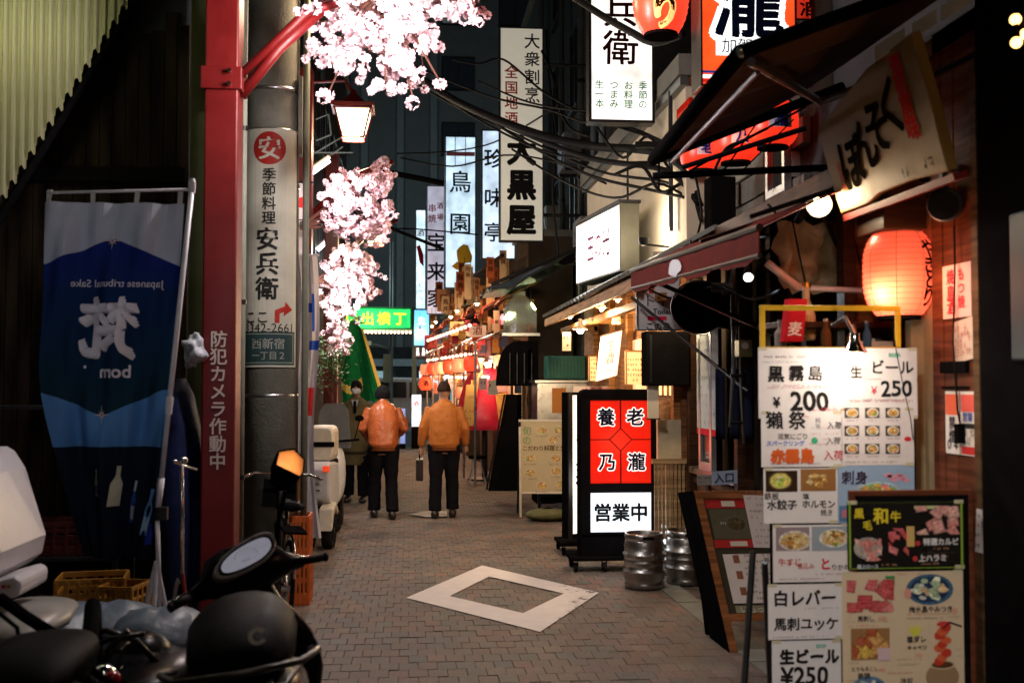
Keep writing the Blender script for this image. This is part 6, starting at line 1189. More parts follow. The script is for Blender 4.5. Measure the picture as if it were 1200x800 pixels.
# red shelf and yellow crates, bag behind
def crate(label, c, w_, d_, h_, mat, rz=0, open_=True):
    t = thing('plastic_crate', label, 'crate', c, rz, group='plastic bottle crates'); m = MB(); m.box((-w_ / 2, -d_ / 2, 0), (w_ / 2, d_ / 2, .015))
    for z0, z1 in ((.015, h_ * .28), (h_ * .5, h_ * .62), (h_ * .84, h_)):
        m.box((-w_ / 2, -d_ / 2, z0), (w_ / 2, -d_ / 2 + .012, z1)); m.box((-w_ / 2, d_ / 2 - .012, z0), (w_ / 2, d_ / 2, z1)); m.box((-w_ / 2, -d_ / 2 + .012, z0), (-w_ / 2 + .012, d_ / 2 - .012, z1)); m.box((w_ / 2 - .012, -d_ / 2 + .012, z0), (w_ / 2, d_ / 2 - .012, z1))
    for k in range(7):
        x = -w_ / 2 + k * (w_ - .02) / 6; m.box((x, -d_ / 2 - .003, .01), (x + .02, -d_ / 2 + .009, h_ - .01)); m.box((x, d_ / 2 - .009, .01), (x + .02, d_ / 2 + .003, h_ - .01))
    for k in range(5):
        y = -d_ / 2 + k * (d_ - .02) / 4; m.box((-w_ / 2 - .003, y, .01), (-w_ / 2 + .009, y + .02, h_ - .01)); m.box((w_ / 2 - .009, y, .01), (w_ / 2 + .003, y + .02, h_ - .01))
    m.build('shell', mat, t, world=False, bevel=.003); m = MB(); m.box((-w_ * .15, -d_ / 2 - .006, h_ * .7), (w_ * .15, -d_ / 2 - .004, h_ * .8)); m.build('grip', mat, t, world=False); return t
YCR, OCR, RCR = M('yellow_crate', (.26, .12, .018), .5, var=.25), M('orange_crate', (.5, .11, .025), .5, var=.2), M('red_crate', (.05, .010, .008), .5, var=.2)
c = at(105, 718, 6.3); crate('yellow beer crate at the left under the banner', (c.x, 6.35, c.z + .0), .36, .28, .2, YCR, .15)
c = at(140, 722, 6.1); crate('lower yellow beer crate right beside the banner base', (c.x, 6.2, c.z), .2, .25, .16, YCR, -.2)
mb = MB(); t = thing('stacked_pallets', 'dark grimy pallets holding up the yellow crates', 'pallets', (-2.0, 6.3, 0)); h_ = at(105, 718, 6.3).z
for k in range(4): mb.box((-2.4, 6.05 + .001 * k, h_ * k / 4 + .01), (-1.3, 6.6, h_ * (k + .6) / 4))
mb.build('deck', wood('old_pallet', (.06, .045, .03), .8), t); mb = MB(); [mb.box((x, 6.1, 0), (x + .1, 6.55, h_ - .03)) for x in (-2.35, -1.9, -1.42)]; mb.build('block', MATS['old_pallet'], t)
c = at(65, 650, 6.9); crate('dark red crate in the shadows behind the banner', (c.x, 7.0, c.z), .46, .3, .2, RCR)
t = thing('shelf_rack', 'dark metal rack in the shadows behind the banner', 'rack', (-2.6, 6.9, 0)); mb = MB(); [mb.box((x, y, 0), (x + .03, y + .03, 1.7)) for x in (-2.9, -1.75) for y in (6.8, 7.2)]; mb.build('upright', DKMET, t); mb = MB(); [mb.box((-2.9, 6.8, z), (-1.72, 7.23, z + .02)) for z in (.3, c.z - .022, 1.5)]; mb.build('shelf', DKMET, t)
c = at(228, 410, 6.8); t = thing('plastic_bag', 'pale crumpled plastic bag tucked between the banner pole and the red pole', 'bag', c); mb = MB(); mb.ball(c, 1, 30, sc=(.06, .05, .1)); o = mb.build('bag', M('milky_plastic', (.45, .47, .52), .4, var=.3), t, smooth=True); tx_ = bpy.data.textures.new('crumple', 'CLOUDS'); tx_.noise_scale = .05; d_ = o.modifiers.new('d', 'DISPLACE'); d_.texture = tx_; d_.strength = .11
t = thing('blue_tarpaulin', 'dark blue covered bundle behind the red pole', 'tarpaulin', (-1.45, 6.9, 0)); mb = MB(); mb.ball((-1.42, 7.1, .8), 1, 16, sc=(.16, .2, .9)); o = mb.build('cover', M('navy_tarp', (.01, .015, .06), .55, var=.4, bump=.4, bscale=14), t, smooth=True)
mb = MB(); mb.tube((-1.42, 7.1, .0), (-1.42, 7.1, .1), .2, n=12); mb.build('base', BLACK, t)
# orange crates beyond the utility pole
c = at(354, 0, 8.6); crate('lower orange crate beside the utility pole', (c.x, 8.6, .0), .2, .3, .33, OCR); crate('upper orange crate stacked beside the utility pole', (c.x, 8.6, .335), .19, .3, .33, OCR)
# white cloth banner behind the utility pole
Yc = 10.3; t = thing('white_cloth_banner', 'long white cloth banner with red and blue marks hanging behind the utility pole', 'banner', at(357, 700, Yc)); mb = MB(); rs = []
def wc(i, j): x = 341 + 31 * i / 10 * (1 - .12 * math.sin(j / 30 * 3) + .0) + 4 * (j / 30); return at(x + 4 * math.sin(j * .22), 300 + 330 * j / 30, Yc + .04 * math.sin(i * 1.4 + j * .15))
def wcol(i, j):
    if 14 <= j <= 16 and 6 <= i <= 8: return (.6, .05, .05)
    if (j == 5 and 2 < i < 8) or (i == 7 and 3 < j < 8) or (j == 9 and 5 < i): return (.03, .08, .4)
    if 22 < j < 26 and 1 < i < 6: return (.35, .18, .05)
    return (.5, .47, .5)
for j in range(30):
    for i in range(10): mb.add([wc(i, j), wc(i + 1, j), wc(i + 1, j + 1), wc(i, j + 1)], [(0, 3, 2, 1)], wcol(i, j))
mb.build('cloth', M('white_cloth', None, .75, var=.12, scale=3), t, smooth=True); mb = MB(); mb.tube(at(341, 299, Yc), at(374, 299, Yc), .012); mb.tube(at(344, 299, Yc + .03), at(344, 299, Yc + .03) - V((0, 0, 2.7)), .014); mb.build('pole', MATS['pole_white'], t)
# white and red vertical flags / noren farther along on left
t = thing('red_white_flag', 'narrow red and white flag on the left wall above the white cloth banner', 'flag', at(356, 300, 12)); mb = MB(); a, c = at(345, 330, 12), at(362, 215, 12); F = Fr((a.x, 12, a.z)); mb.fbox(F, 0, c.x - a.x, 0, c.z - a.z, 0, .006, (.5, .42, .4)); mb.disc(F, .08, .85, .06, .008, (.6, .03, .03)); mb.fq(F, .02, .14, .1, .2, .008, (.05, .1, .4)); mb.text(F, '酒', .08, .62, .12, (.05, .05, .05), .02, .008); mb.build('cloth', PRINT, t); mb = MB(); mb.tube(F.p(-.02, c.z - a.z + .01), F.p(.2, c.z - a.z + .01), .01); mb.build('bar', DKMET, t)
# ================================================================ BLACK SCOOTER (foreground)
BPL = M('scooter_black', (.004, .004, .0045), .25, var=.3, scale=6); BRUB = M('seat_vinyl', (.004, .004, .0045), .5, var=.3, bump=.3, bscale=180); BRUB.node_tree.nodes['Principled BSDF'].inputs['Specular IOR Level'].default_value = .03
def ellring(cx, cy, cz, rx, rz, n=20, p=2.4, axis='y'):
    o = []
    for k in range(n):
        a_ = k * 2 * math.pi / n; c_, s_ = math.cos(a_), math.sin(a_); c_ = math.copysign(abs(c_) ** (2 / p), c_); s_ = math.copysign(abs(s_) ** (2 / p), s_)
        o.append(V((cx + rx * c_, cy, cz + rz * s_)) if axis == 'y' else V((cx, cy + rx * c_, cz + rz * s_)))
    return o
def wheel(par, c, r, w_, ax=(1, 0, 0), rimmat=None):
    m = MB(); m.lathe(c, [(r * .72, -w_ * .42), (r * .9, -w_ * .5), (r, -w_ * .2), (r, w_ * .2), (r * .9, w_ * .5), (r * .72, w_ * .42)], 36, ax=ax, cap=False); o = m.build('tyre', RUBBER, par, smooth=True, world=False)
    m = MB(); m.lathe(c, [(r * .73, -w_ * .4), (r * .66, -w_ * .36), (r * .66, w_ * .36), (r * .73, w_ * .4)], 36, ax=ax, cap=False); m.lathe(c, [(.03, -w_ * .5), (.03, w_ * .5)], 14, ax=ax); a_ = V(ax); ux_ = a_.orthogonal().normalized(); uy_ = a_.cross(ux_)
    for k in range(5): d = ux_ * math.cos(k * 1.2566) + uy_ * math.sin(k * 1.2566); m.tube(V(c), V(c) + d * r * .68, .018, .014, n=6)
    m.build('rim', rimmat or DKMET, par, world=False)
hb = at(316, 672, 4.65); yaw = rad(7)
t = thing('scooter', 'black scooter in the foreground seen from behind, leaning left with handlebars turned', 'scooter', (hb.x + .1, 3.95, 0), rot=(0, rad(-7), yaw)); m = MB()
# tail and side body
secs = [(-.66, .66, .08, .05), (-.6, .66, .14, .10), (-.42, .64, .19, .14), (-.15, .6, .2, .18), (.1, .52, .19, .17), (.25, .4, .16, .12)]
m.rings([ellring(0, y, z, rx, rz) for y, z, rx, rz in secs]); m.build('tail_body', BPL, t, smooth=True, world=False)
m = MB(); m.rings([ellring(0, y, z, rx, rz, p=2.2) for y, z, rx, rz in ((-.54, .79, .07, .03), (-.5, .80, .13, .07), (-.36, .82, .17, .10), (-.14, .83, .18, .115), (.06, .82, .165, .11), (.2, .80, .12, .09), (.27, .78, .06, .04))]); m.build('seat', BRUB, t, smooth=True, world=False)
m = MB(); m.rings([ellring(0, y, z, rx, rz) for y, z, rx, rz in ((.2, .24, .13, .03), (.5, .24, .16, .04), (.62, .3, .17, .06))]); m.build('footboard', BPL, t, smooth=True, world=False)
m = MB(); rs = []
for k in range(9):
    q = k / 8; z = .26 + .62 * q; wdt = (.17 + .10 * math.sin(math.pi * min(1, q * 1.1)) - .08 * q ** 3); rs.append([V((wdt * math.sin(a_), .60 + .10 * (1 - q) * 0 - .06 * q + .11 * math.cos(a_) * (1 - .3 * q) , z)) for a_ in [j * 2 * math.pi / 24 for j in range(24)]])
m.rings(rs); m.build('leg_shield', BPL, t, smooth=True, world=False)
m = MB(); m.rings([ellring(0, .72 + .25 * math.sin(a_), .22 + .26 * math.cos(a_), .075, .02) for a_ in [(-.9 + i * .28) for i in range(9)]]); m.build('front_fender', BPL, t, smooth=True, world=False)
wheel(t, (0, .78, .21), .21, .09); wheel(t, (0, -.42, .21), .21, .1)
m = MB(); m.path([(-.21, -.32, .78), (-.235, -.5, .82), (-.18, -.68, .835), (0, -.73, .84), (.18, -.68, .835), (.235, -.5, .82), (.21, -.32, .78)], .010, 10); m.path([(-.17, -.6, .80), (-.13, -.7, .78), (.13, -.7, .78), (.17, -.6, .80)], .009, 8); m.build('grab_rail', M('worn_rail', (.07, .065, .06), .35, .9), t, smooth=True, world=False)
m = MB(); m.box((-.13, -.66, .735), (.13, -.52, .745)); [m.box((x, -.67, .745), (x + .03, -.5, .757)) for x in (-.12, -.06, 0, .06)]; m.build('carrier', M('carrier_grey', (.12, .12, .11), .45, .5), t, world=False, bevel=.003)
m = MB(); m.rings([ellring(0, y, .63, rx, rz) for y, rx, rz in ((-.68, .07, .03), (-.66, .09, .045), (-.58, .1, .05))]); m.build('tail_light', M('red_lens', (.3, .01, .01), .15), t, smooth=True, world=False)
for s_ in (-1, 1): m = MB(); m.ball((s_ * .14, -.6, .6), .035, 12, sc=(1.3, .8, .8)); m.build('turn_signal', M('amber_lens', (.5, .18, .02), .15), t, smooth=True, world=False)
m = MB(); m.box((-.09, -.69, .4), (.09, -.68, .52)); m.build('number_plate', M('plate_white', (.5, .5, .5), .4), t, world=False)
m = MB(); m.rings([ellring(.15, y, .3, .05, .05, axis='y') for y in (-.6, -.55, -.1, -.05)]); m.build('muffler', DKMET, t, smooth=True, world=False)
m = MB(); Fm = Fr((.06, -.50, .888), (1, 0, 0), (0, .62, .78)); 
for k in range(14):
    a_ = .6 + k * .36; p0 = (.022 * math.cos(a_), .022 * math.sin(a_)); p1 = (.022 * math.cos(a_ + .36), .022 * math.sin(a_ + .36)); w0 = .008 * (1 + .3 * math.sin(k)); m.add([Fm.p(p0[0] * 1.3, p0[1] * 1.3, 0), Fm.p(p1[0] * 1.3, p1[1] * 1.3, 0), Fm.p(p1[0] * .75, p1[1] * .75, 0), Fm.p(p0[0] * .75, p0[1] * .75, 0)], [(0, 1, 2, 3)])
o = m.build('seat_emblem', M('emblem_silver', (.7, .7, .65), .7), t, world=False)
o.location = (0, .0, .0)
# steering assembly in its own turned frame
TR = Matrix.Translation((0, .52, .93)) @ Matrix.Rotation(rad(24), 4, 'Z') @ Matrix.Rotation(rad(-5), 4, 'Y') @ Matrix.Scale(.86, 4)
def tb(m): m.v = [TR @ v for v in m.v]; return m
m = MB(); secs = [(-.27, -.03, -.035, .03, .03), (-.2, -.02, -.02, .055, .05), (-.15, .0, 0, .10, .09), (-.06, .01, .0, .135, .115), (.06, .01, .0, .135, .115), (.15, .0, 0, .10, .09), (.2, -.02, -.02, .055, .05), (.27, -.03, -.035, .03, .03)]
m.rings([ellring(x, y, z, ry, rz, 20, 2.3, 'x') for x, y, z, ry, rz in secs]); tb(m).build('handlebar_cowl', BPL, t, smooth=True, world=False)
fd = Fr((-.02, -.115, .082), (1, 0, 0), (0, .45, .89)); m = MB()
lens = [(.128 * math.copysign(abs(math.cos(a_)) ** .9, math.cos(a_)), (.046 + .006 * math.cos(a_)) * math.copysign(abs(math.sin(a_)) ** .8, math.sin(a_)) + .22 * .128 * math.cos(a_)) for a_ in [i * math.pi / 14 for i in range(28)]]
m.fpoly(fd, [(x * 1.24, y * 1.45) for x, y in lens], -.05, .0); tb(m).build('dash_bezel', M('silver_plastic', (.32, .32, .33), .3, .4), t, world=False, bevel=.004)
m = MB(); m.fpoly(fd, [(x * 1.1, y * 1.16) for x, y in lens], 0, .003); tb(m).build('dash_ring', BLACK, t, world=False)
m = MB(); m.fpoly(fd, lens, .002, .006); tb(m).build('speedometer', M('dash_glass_painted_sheen', (.8, .84, .92), .15, var=.2, coat=.6, emit=(.75, .8, 1), es=.16), t, world=False)  # pale colour and faint glow stand in for a reflection on the lens
m = MB(); [m.fbox(fd, .055 * math.cos(a_) - .002, .055 * math.cos(a_) + .002, .036 * math.sin(a_) - .006, .036 * math.sin(a_) - .001, .006, .0068, (.3, .32, .36)) for a_ in [i * .35 + .2 for i in range(9)]]; m.scribble(fd, -.03, .04, -.02, .01, (.3, .3, .34), .0067); tb(m).build('dial', PRINT, t, world=False)
for s_ in (-1, 1):
    m = MB(); m.tube((s_ * .22, -.03, -.03), (s_ * .27, -.04, -.035), .02, n=14); m.tube((s_ * .26, -.04, -.035), (s_ * .37, -.065, -.045), .017, .018, 16); m.lathe((s_ * .37, -.065, -.045), [(.021, 0), (.021, .012), (.012, .018)], 14, ax=(s_, -.2, -.08)); tb(m).build('grip', RUBBER, t, smooth=True, world=False)
    m = MB(); m.path([(s_ * .2, .02, -.025), (s_ * .28, .035, -.03), (s_ * .36, .01, -.04)], .007, 8); tb(m).build('brake_lever', CHROME, t, smooth=True, world=False)
    m = MB(); m.box((s_ * .21 - .02, -.055, -.045), (s_ * .21 + .03, .01, .0)); tb(m).build('switch_box', BLACK, t, world=False, bevel=.006)
# mirrors: stem + shell + glass turned to mirror an added lantern
def mirror(sx, sy, top, lean, tiltz, orange):
    m = MB(); b_ = V((sx, .02, .0)); e_ = V(top); m.path([b_, b_.lerp(e_, .5) + V((-.01, 0, .01)), e_], [.008, .007, .009], 8); tb(m).build('mirror_stem', BLACK, t, smooth=True, world=False)
    fm = Fr(e_ + V((0, 0, .055)), (math.cos(tiltz), math.sin(tiltz), .25), (-.28, .05, 1)); sh = [(-.055, -.05), (-.02, -.075), (.03, -.06), (.062, -.01), (.05, .055), (-.005, .062), (-.06, .02)]
    m = MB(); m.fpoly(fm, [(x * 1.15, y * 1.15) for x, y in sh], -.03, -.0); tb(m).build('mirror_shell', BLACK, t, world=False, bevel=.008)
    m = MB(); m.fpoly(fm, sh, 0, .002); tb(m).build('mirror_glass', M('mirror_glass', (.85, .85, .85), .03, 1., var=.0), t, world=False)
    return fm
mc = at(337, 548, 4.5); ln_ = V((1.35, .3, 2.35)); nm = ((V((0, 0, CH)) - mc).normalized() + (ln_ - mc).normalized()).normalized(); uu = nm.cross(V((.35, 0, 1))).normalized() * -1; vv_ = nm.cross(uu)
fm = Fr(mc, uu, vv_); sh = [(-.04, -.065), (.0, -.085), (.04, -.06), (.06, -.0), (.05, .05), (.0, .075), (-.05, .05), (-.055, -.01)]
m = MB(); m.fpoly(fm, [(x * 1.14, y * 1.14) for x, y in sh], -.03, -.001); m.build('mirror_shell', BLACK, t, bevel=.008)
m = MB(); m.fpoly(fm, [(-.045, .0), (.055, -.015), (.06, .0), (.05, .05), (.0, .075), (-.05, .05)], 0, .002); m.build('mirror_glass', M('mirror_glass', (.85, .85, .85), .03, 1., var=.0), t)
m = MB(); m.path([at(322, 637, 4.6), at(328, 605, 4.55), at(334, 575, 4.52)], [.009, .007, .009], 8); m.build('mirror_stem', BLACK, t, smooth=True)
# ================================================================ LEFT FOREGROUND: parked mopeds, pale covers
t = thing('moped', 'parked moped with black seat and white leg shield cut off by the left edge', 'moped', (at(42, 770, 3.5).x, 3.6, .03), rot=(0, 0, rad(4)))
m = MB(); m.rings([ellring(0, y, z, rx, rz, p=2.6) for y, z, rx, rz in ((-.42, .75, .08, .02), (-.4, .77, .12, .045), (-.2, .79, .15, .06), (.05, .785, .15, .06), (.22, .765, .11, .05), (.3, .75, .06, .03))]); m.build('seat', BRUB, t, smooth=True, world=False)
m = MB(); m.rings([ellring(0, y, z, rx, rz) for y, z, rx, rz in ((-.5, .62, .06, .05), (-.4, .6, .12, .11), (0, .58, .14, .14), (.25, .5, .12, .13))]); m.build('body', BPL, t, smooth=True, world=False)
wheel(t, (0, -.35, .25), .25, .08, rimmat=CHROME); wheel(t, (0, .8, .25), .25, .08, rimmat=CHROME)
m = MB(); m.path([(0, .2, .4), (0, .5, .35), (0, .68, .8), (0, .8, .25)], .03, 8); m.build('frame', DKMET, t, world=False)
m = MB(); m.ball((.16, -.44, .62), .045, 12); m.build('turn_signal', MATS['red_lens'], t, smooth=True, world=False)
m = MB(); [m.path([(.12, -.1 + .1 * k, .7), (.2, 0 + .1 * k, .6), (.14, .1 + .1 * k, .5)], .012, 6) for k in range(3)]; m.build('cable_loom', BLACK, t, world=False)
# white delivery scooter fairing / box at far left
def WPl(): return M('white_plastic', (.62, .6, .63), .35, var=.08)
Yw = 4.3; t = thing('delivery_scooter', 'white delivery scooter body with tall rounded box cut off at the left edge', 'scooter', (at(0, 0, Yw).x, Yw, 0)); F = Fr((at(-150, 0, Yw).x, Yw, 0)); W = lambda x, y: px2(F, x - 46, y, Yw)
m = MB(); m.fpoly(F, [W(-110, 692), W(18, 690), W(40, 672), W(45, 648), W(18, 560), W(4, 538), W(-6, 532), W(-110, 532)], -.55, 0); m.build('top_box', WPl(), t, bevel=.02)
m = MB(); m.fpoly(F, [W(-100, 660), W(6, 655), W(3, 620), W(-14, 560), W(-100, 560)], .002, .012); m.build('box_panel', M('teal_panel', (.06, .14, .2), .3), t, bevel=.006)
m = MB(); m.fpoly(F, [W(2, 716), W(66, 700), W(68, 682), W(60, 676), W(8, 690), W(4, 700)], -.35, -.02); m.build('rear_cowl', WPl(), t, bevel=.015)
m = MB(); F2 = Fr(F.p(*W(46, 690), -.018)); m.fbox(F2, 0, .014, 0, .012, 0, .002, (.5, .03, .03)); m.fbox(F2, .018, .032, 0, .012, 0, .002, (.4, .2, .05)); m.build('badge', PRINT, t)
m = MB(); m.rings([ellring(F.o.x + W(-40, 0)[0], Yw - .1 + k * .2, .62, .2, .12) for k in range(4)]); m.rings([ellring(at(60, 0, Yw).x - .12, Yw + y, z, rx, rz) for y, z, rx, rz in ((-.25, .74, .05, .02), (-.2, .75, .16, .045), (.1, .76, .2, .055), (.4, .75, .14, .04), (.5, .74, .05, .02))]); m.build('fender', M('beige_grey_plastic', (.28, .27, .25), .4), t, smooth=True)
m = MB(); m.path([at(0, 700, 3.9), at(30, 722, 3.85), at(62, 742, 3.8)], .02, 8); m.path([at(-5, 715, 3.7), at(20, 735, 3.7), at(25, 765, 3.7)], .007, 6); m.build('rack_bar', BLACK, t)
m = MB(); [m.lathe((F.o.x + .35 + x, Yw + y, .22), [(.13, -.05), (.22, -.04), (.22, .04), (.13, .05)], 28, ax=(1, 0, 0)) for x, y in ((0, .1), (0, 1.1))]; m.build('tyre', RUBBER, t)
# pale grey covered bikes (covers as crumpled cloth sheets)
CV = M('cover_cloth', (.10, .135, .17), .42, var=.3, scale=4, bump=.6, bscale=18)
for i, (px_, py_, Y, rx, ry, rz, lab) in enumerate(((132, 722, 5.1, .22, .24, .11, 'pale blue-grey cover draped over a parked bike in the middle of the left group'), (190, 730, 4.9, .2, .25, .12, 'smooth grey cover over a parked bike just left of the black scooter'), (75, 722, 5.0, .2, .3, .09, 'light blue cover folded behind the white delivery scooter'))):
    p = at(px_, py_, Y); t = thing('covered_bike', lab, 'covered bike', (p.x, Y, 0), group='parked bikes under pale covers'); m = MB(); m.ball((p.x, Y, p.z - rz * .4), 1, 26, sc=(rx, ry, rz)); m.rings([[V((p.x + rx * .96 * math.cos(a_) * (1 + .05 * math.sin(5 * a_ + i)) * k_, Y + ry * .96 * math.sin(a_) * k_, z)) for a_ in [j * math.pi / 16 for j in range(32)]] for z, k_ in ((p.z - rz * .5, 1), (p.z - rz * .9, 1.04), (.25, .9))]); o = m.build('cover', CV, t, smooth=True); tx_ = bpy.data.textures.new('crease', 'CLOUDS'); tx_.noise_scale = .13; d_ = o.modifiers.new('d', 'DISPLACE'); d_.texture = tx_; d_.strength = .07
    m = MB(); m.lathe((p.x, Y, .22), [(.14, -.03), (.22, -.025), (.22, .025), (.14, .03)], 24, ax=(1, .2, 0)); m.build('tyre', RUBBER, t)
# black frame tubes (scooter rack) between
t = thing('motorbike', 'dark motorbike with chrome tubes between the black seat and the black scooter', 'motorbike', (at(135, 0, 4.2).x, 4.2, 0)); m = MB(); pts = [at(95, 742, 4.3), at(125, 738, 4.3), at(160, 750, 4.3), at(185, 778, 4.3)]; m.path(pts, .012, 8); m.path([at(100, 760, 4.2), at(130, 748, 4.2), at(170, 742, 4.2)], .01, 8); m.path([at(150, 738, 4.2), at(128, 760, 4.2), at(115, 790, 4.2)], .012, 8); m.build('frame', DKMET, t, smooth=True)
m = MB(); m.ball(at(122, 792, 4.1), 1, 14, sc=(.045, .045, .045)); m.build('head_lamp', CHROME, t, smooth=True); m = MB(); m.ball(at(132, 795, 4.05), .03, 10); m.build('turn_signal', MATS['red_lens'], t, smooth=True); m = MB(); m.ball(at(160, 800, 4.4), 1, 14, sc=(.3, .4, .12)); m.build('tank', BPL, t, smooth=True)
m = MB(); [m.lathe((at(140, 0, 4.3).x, 4.3 + y, .27), [(.2, -.04), (.27, -.03), (.27, .03), (.2, .04)], 26, ax=(1, 0, 0)) for y in (-.3, .9)]; m.build('tyre', RUBBER, t)
# bicycle behind the black scooter
p = at(338, 0, 7.4); t = thing('bicycle', 'black bicycle parked behind the black scooter against the utility pole', 'bicycle', (p.x, 7.4, 0), rot=(0, rad(4), rad(12)))
def bwheel(c, r):
    m = MB(); m.lathe(c, [(r - .03, -.014), (r, -.012), (r + .004, 0), (r, .012), (r - .03, .014)], 40, ax=(1, 0, 0), cap=False); m.build('tyre', RUBBER, t, smooth=True, world=False); m = MB(); m.lathe(c, [(r - .035, -.012), (r - .03, .0), (r - .035, .012)], 40, ax=(1, 0, 0), cap=False)
    for k in range(20): a_ = k * math.pi / 10; m.tube(c, (c[0], c[1] + (r - .03) * math.cos(a_), c[2] + (r - .03) * math.sin(a_)), .0015, n=3)
    m.tube((c[0] - .04, c[1], c[2]), (c[0] + .04, c[1], c[2]), .02, n=10); m.build('rim', STEEL, t, world=False)
bwheel((0, 0, .32), .31); bwheel((0, 1.05, .32), .31); m = MB(); m.path([(0, 0, .32), (0, .45, .28), (0, .35, .78)], .014); m.path([(0, .45, .28), (0, .9, .75), (0, .35, .68)], .014); m.path([(0, .9, .6), (0, .87, .95)], .014); m.path([(.03, .9, .65), (.03, 1.05, .32)], .012); m.path([(.02, 0, .32), (.02, .35, .7)], .01); m.build('frame', DKMET, t, world=False, smooth=True)
m = MB(); m.path([(-.27, .7, .98), (-.2, .85, 1.0), (.2, .85, 1.0), (.27, .7, .98)], .011); m.build('handlebar', CHROME, t, world=False, smooth=True); m = MB(); m.rings([ellring(0, y, .83, rx, .03) for y, rx in ((.15, .03), (.2, .1), (.35, .06), (.45, .02))]); m.build('saddle', BRUB, t, world=False, smooth=True)
m = MB(); m.path([(0, math.cos(a_) * .345, .32 + math.sin(a_) * .345) for a_ in [i * .2 + .2 for i in range(14)]], .01, 6, ell=1); m.build('mudguard', CHROME, t, world=False, smooth=True); m = MB(); m.box((-.07, -.25, .7), (.07, .1, .715)); m.build('rear_rack', BLACK, t, world=False); m = MB(); m.box((-.12, .95, .75), (.12, 1.2, .76)); m.box((-.12, .95, .76), (.12, .96, .95)); m.box((-.12, 1.19, .76), (.12, 1.2, .95)); m.build('basket', BLACK, t, world=False)
t = thing('handlebar_bike', 'bicycle handlebar and bell glinting between the banner pole and the red pole', 'bicycle', (-1.55, 6.3, 0)); m = MB(); c = at(213, 545, 6.3); m.path([c + V((-.02, -.1, .03)), c, c + V((.06, .1, -.03))], .01, 8); m.tube(c, V((c.x, 6.35, .6)), .012); m.build('handlebar', CHROME, t, smooth=True); m = MB(); m.ball(c + V((.02, -.04, .03)), .022, 10); m.build('bell', CHROME, t, smooth=True); m = MB(); m.lathe((c.x, 6.2, .3), [(.27, -.014), (.3, 0), (.27, .014)], 30, ax=(1, .1, 0), cap=False); m.build('tyre', RUBBER, t); m = MB(); m.path([(c.x, 6.35, .62), (c.x, 6.5, .3), (c.x, 6.2, .3)], .012); m.build('frame', M('bike_red', (.3, .03, .02), .4), t)
# ================================================================ WHITE DELIVERY SCOOTER beyond the pole
t = thing('delivery_scooter', 'white delivery scooter with cream rear box parked beyond the utility pole', 'scooter', (at(380, 0, 11.6).x, 11.35, 0), rz=rad(-4)); WP = M('scooter_white', (.55, .55, .56), .35, var=.12)
SF = Fr((-.125, 0, 0), (0, 1, 0), (0, 0, 1)); m = MB(); m.fpoly(SF, [(-.10, .50), (-.17, .80), (-.12, .88), (.5, .84), (.6, .5), (.35, .36), (.08, .40)], 0, .25); m.build('rear_body', WP, t, world=False, bevel=.03)
m = MB(); m.box((-.06, -.165, .66), (.03, -.15, .74)); m.box((-.05, -.17, .668), (.02, -.164, .732)); m.build('latch', M('latch_grey', (.2, .2, .2), .4), t, world=False, bevel=.004); m = MB(); m.box((.06, -.19, .78), (.125, -.12, .84)); m.build('tail_lens', M('red_lens_lit', (.5, .02, .01), .2, emit=(1, .1, .03), es=.5), t, world=False, bevel=.01)
m = MB(); m.box((-.125, -.12, .30), (-.06, -.02, .52)); m.box((-.12, .0, .25), (.12, .4, .42)); m.build('underbody', BLACK, t, world=False, bevel=.02)
m = MB(); m.rings([ellring(.0, y, z, rx, rz, p=5) for y, z, rx, rz in ((-.02, 1.05, .13, .16), (.02, 1.05, .145, .18), (.36, 1.05, .145, .18), (.4, 1.05, .13, .16))]); m.build('rear_box', M('cream_plastic', (.55, .5, .4), .4), t, smooth=False, world=False, bevel=.01)
m = MB(); m.box((-.15, -.03, 1.02), (.15, .0, 1.07)); m.build('strap', BLACK, t, world=False)
m = MB(); m.box((-.075, -.12, .56), (.045, -.11, .65)); m.build('number_plate', M('plate', (.45, .45, .45), .5), t, world=False); m = MB(); m.box((-.055, -.124, .58), (.025, -.121, .63)); m.build('plate_mark', M('plate_ink', (.08, .1, .1), .5), t, world=False)
m = MB(); m.fpoly(Fr((.03, 0, 0), (0, 1, 0), (0, 0, 1)), [(-.24, .2), (-.2, .42), (.05, .46), (.22, .36), (.18, .32), (.02, .4), (-.14, .34)], 0, .14); m.build('mudguard', MATS['cream_plastic'], t, world=False, bevel=.012)
wheel(t, (.1, .0, .19), .19, .11); wheel(t, (-.1, .0, .19), .19, .11); wheel(t, (0, 1.25, .22), .22, .09)
m = MB(); m.rings([ellring(0, y, z, rx, rz) for y, z, rx, rz in ((.9, .6, .08, .3), (1.0, .68, .14, .34), (1.06, .68, .1, .3))]); m.build('leg_shield', WP, t, smooth=True, world=False); m = MB(); m.fpoly(Fr((-.2, .98, .95), (1, 0, 0), (0, .25, 1)), [(0, 0), (.4, 0), (.36, .42), (.3, .5), (.1, .5), (.04, .42)], 0, .006); m.build('windscreen', M('screen_plastic', (.4, .42, .42), .15, trans=.8), t, world=False)
m = MB(); m.path([(-.3, .85, 1.05), (0, .95, 1.02), (.3, .85, 1.05)], .014); m.path([(.25, .87, 1.05), (.3, .9, 1.25)], .006); m.ball((.3, .88, 1.28), .05, 10, sc=(1, .2, .7)); m.build('handlebar', BLACK, t, smooth=True, world=False)
m = MB(); m.rings([ellring(0, y, .83, rx, .05) for y, rx in ((.35, .05), (.4, .12), (.7, .1), (.78, .04))]); m.build('seat', BRUB, t, smooth=True, world=False)
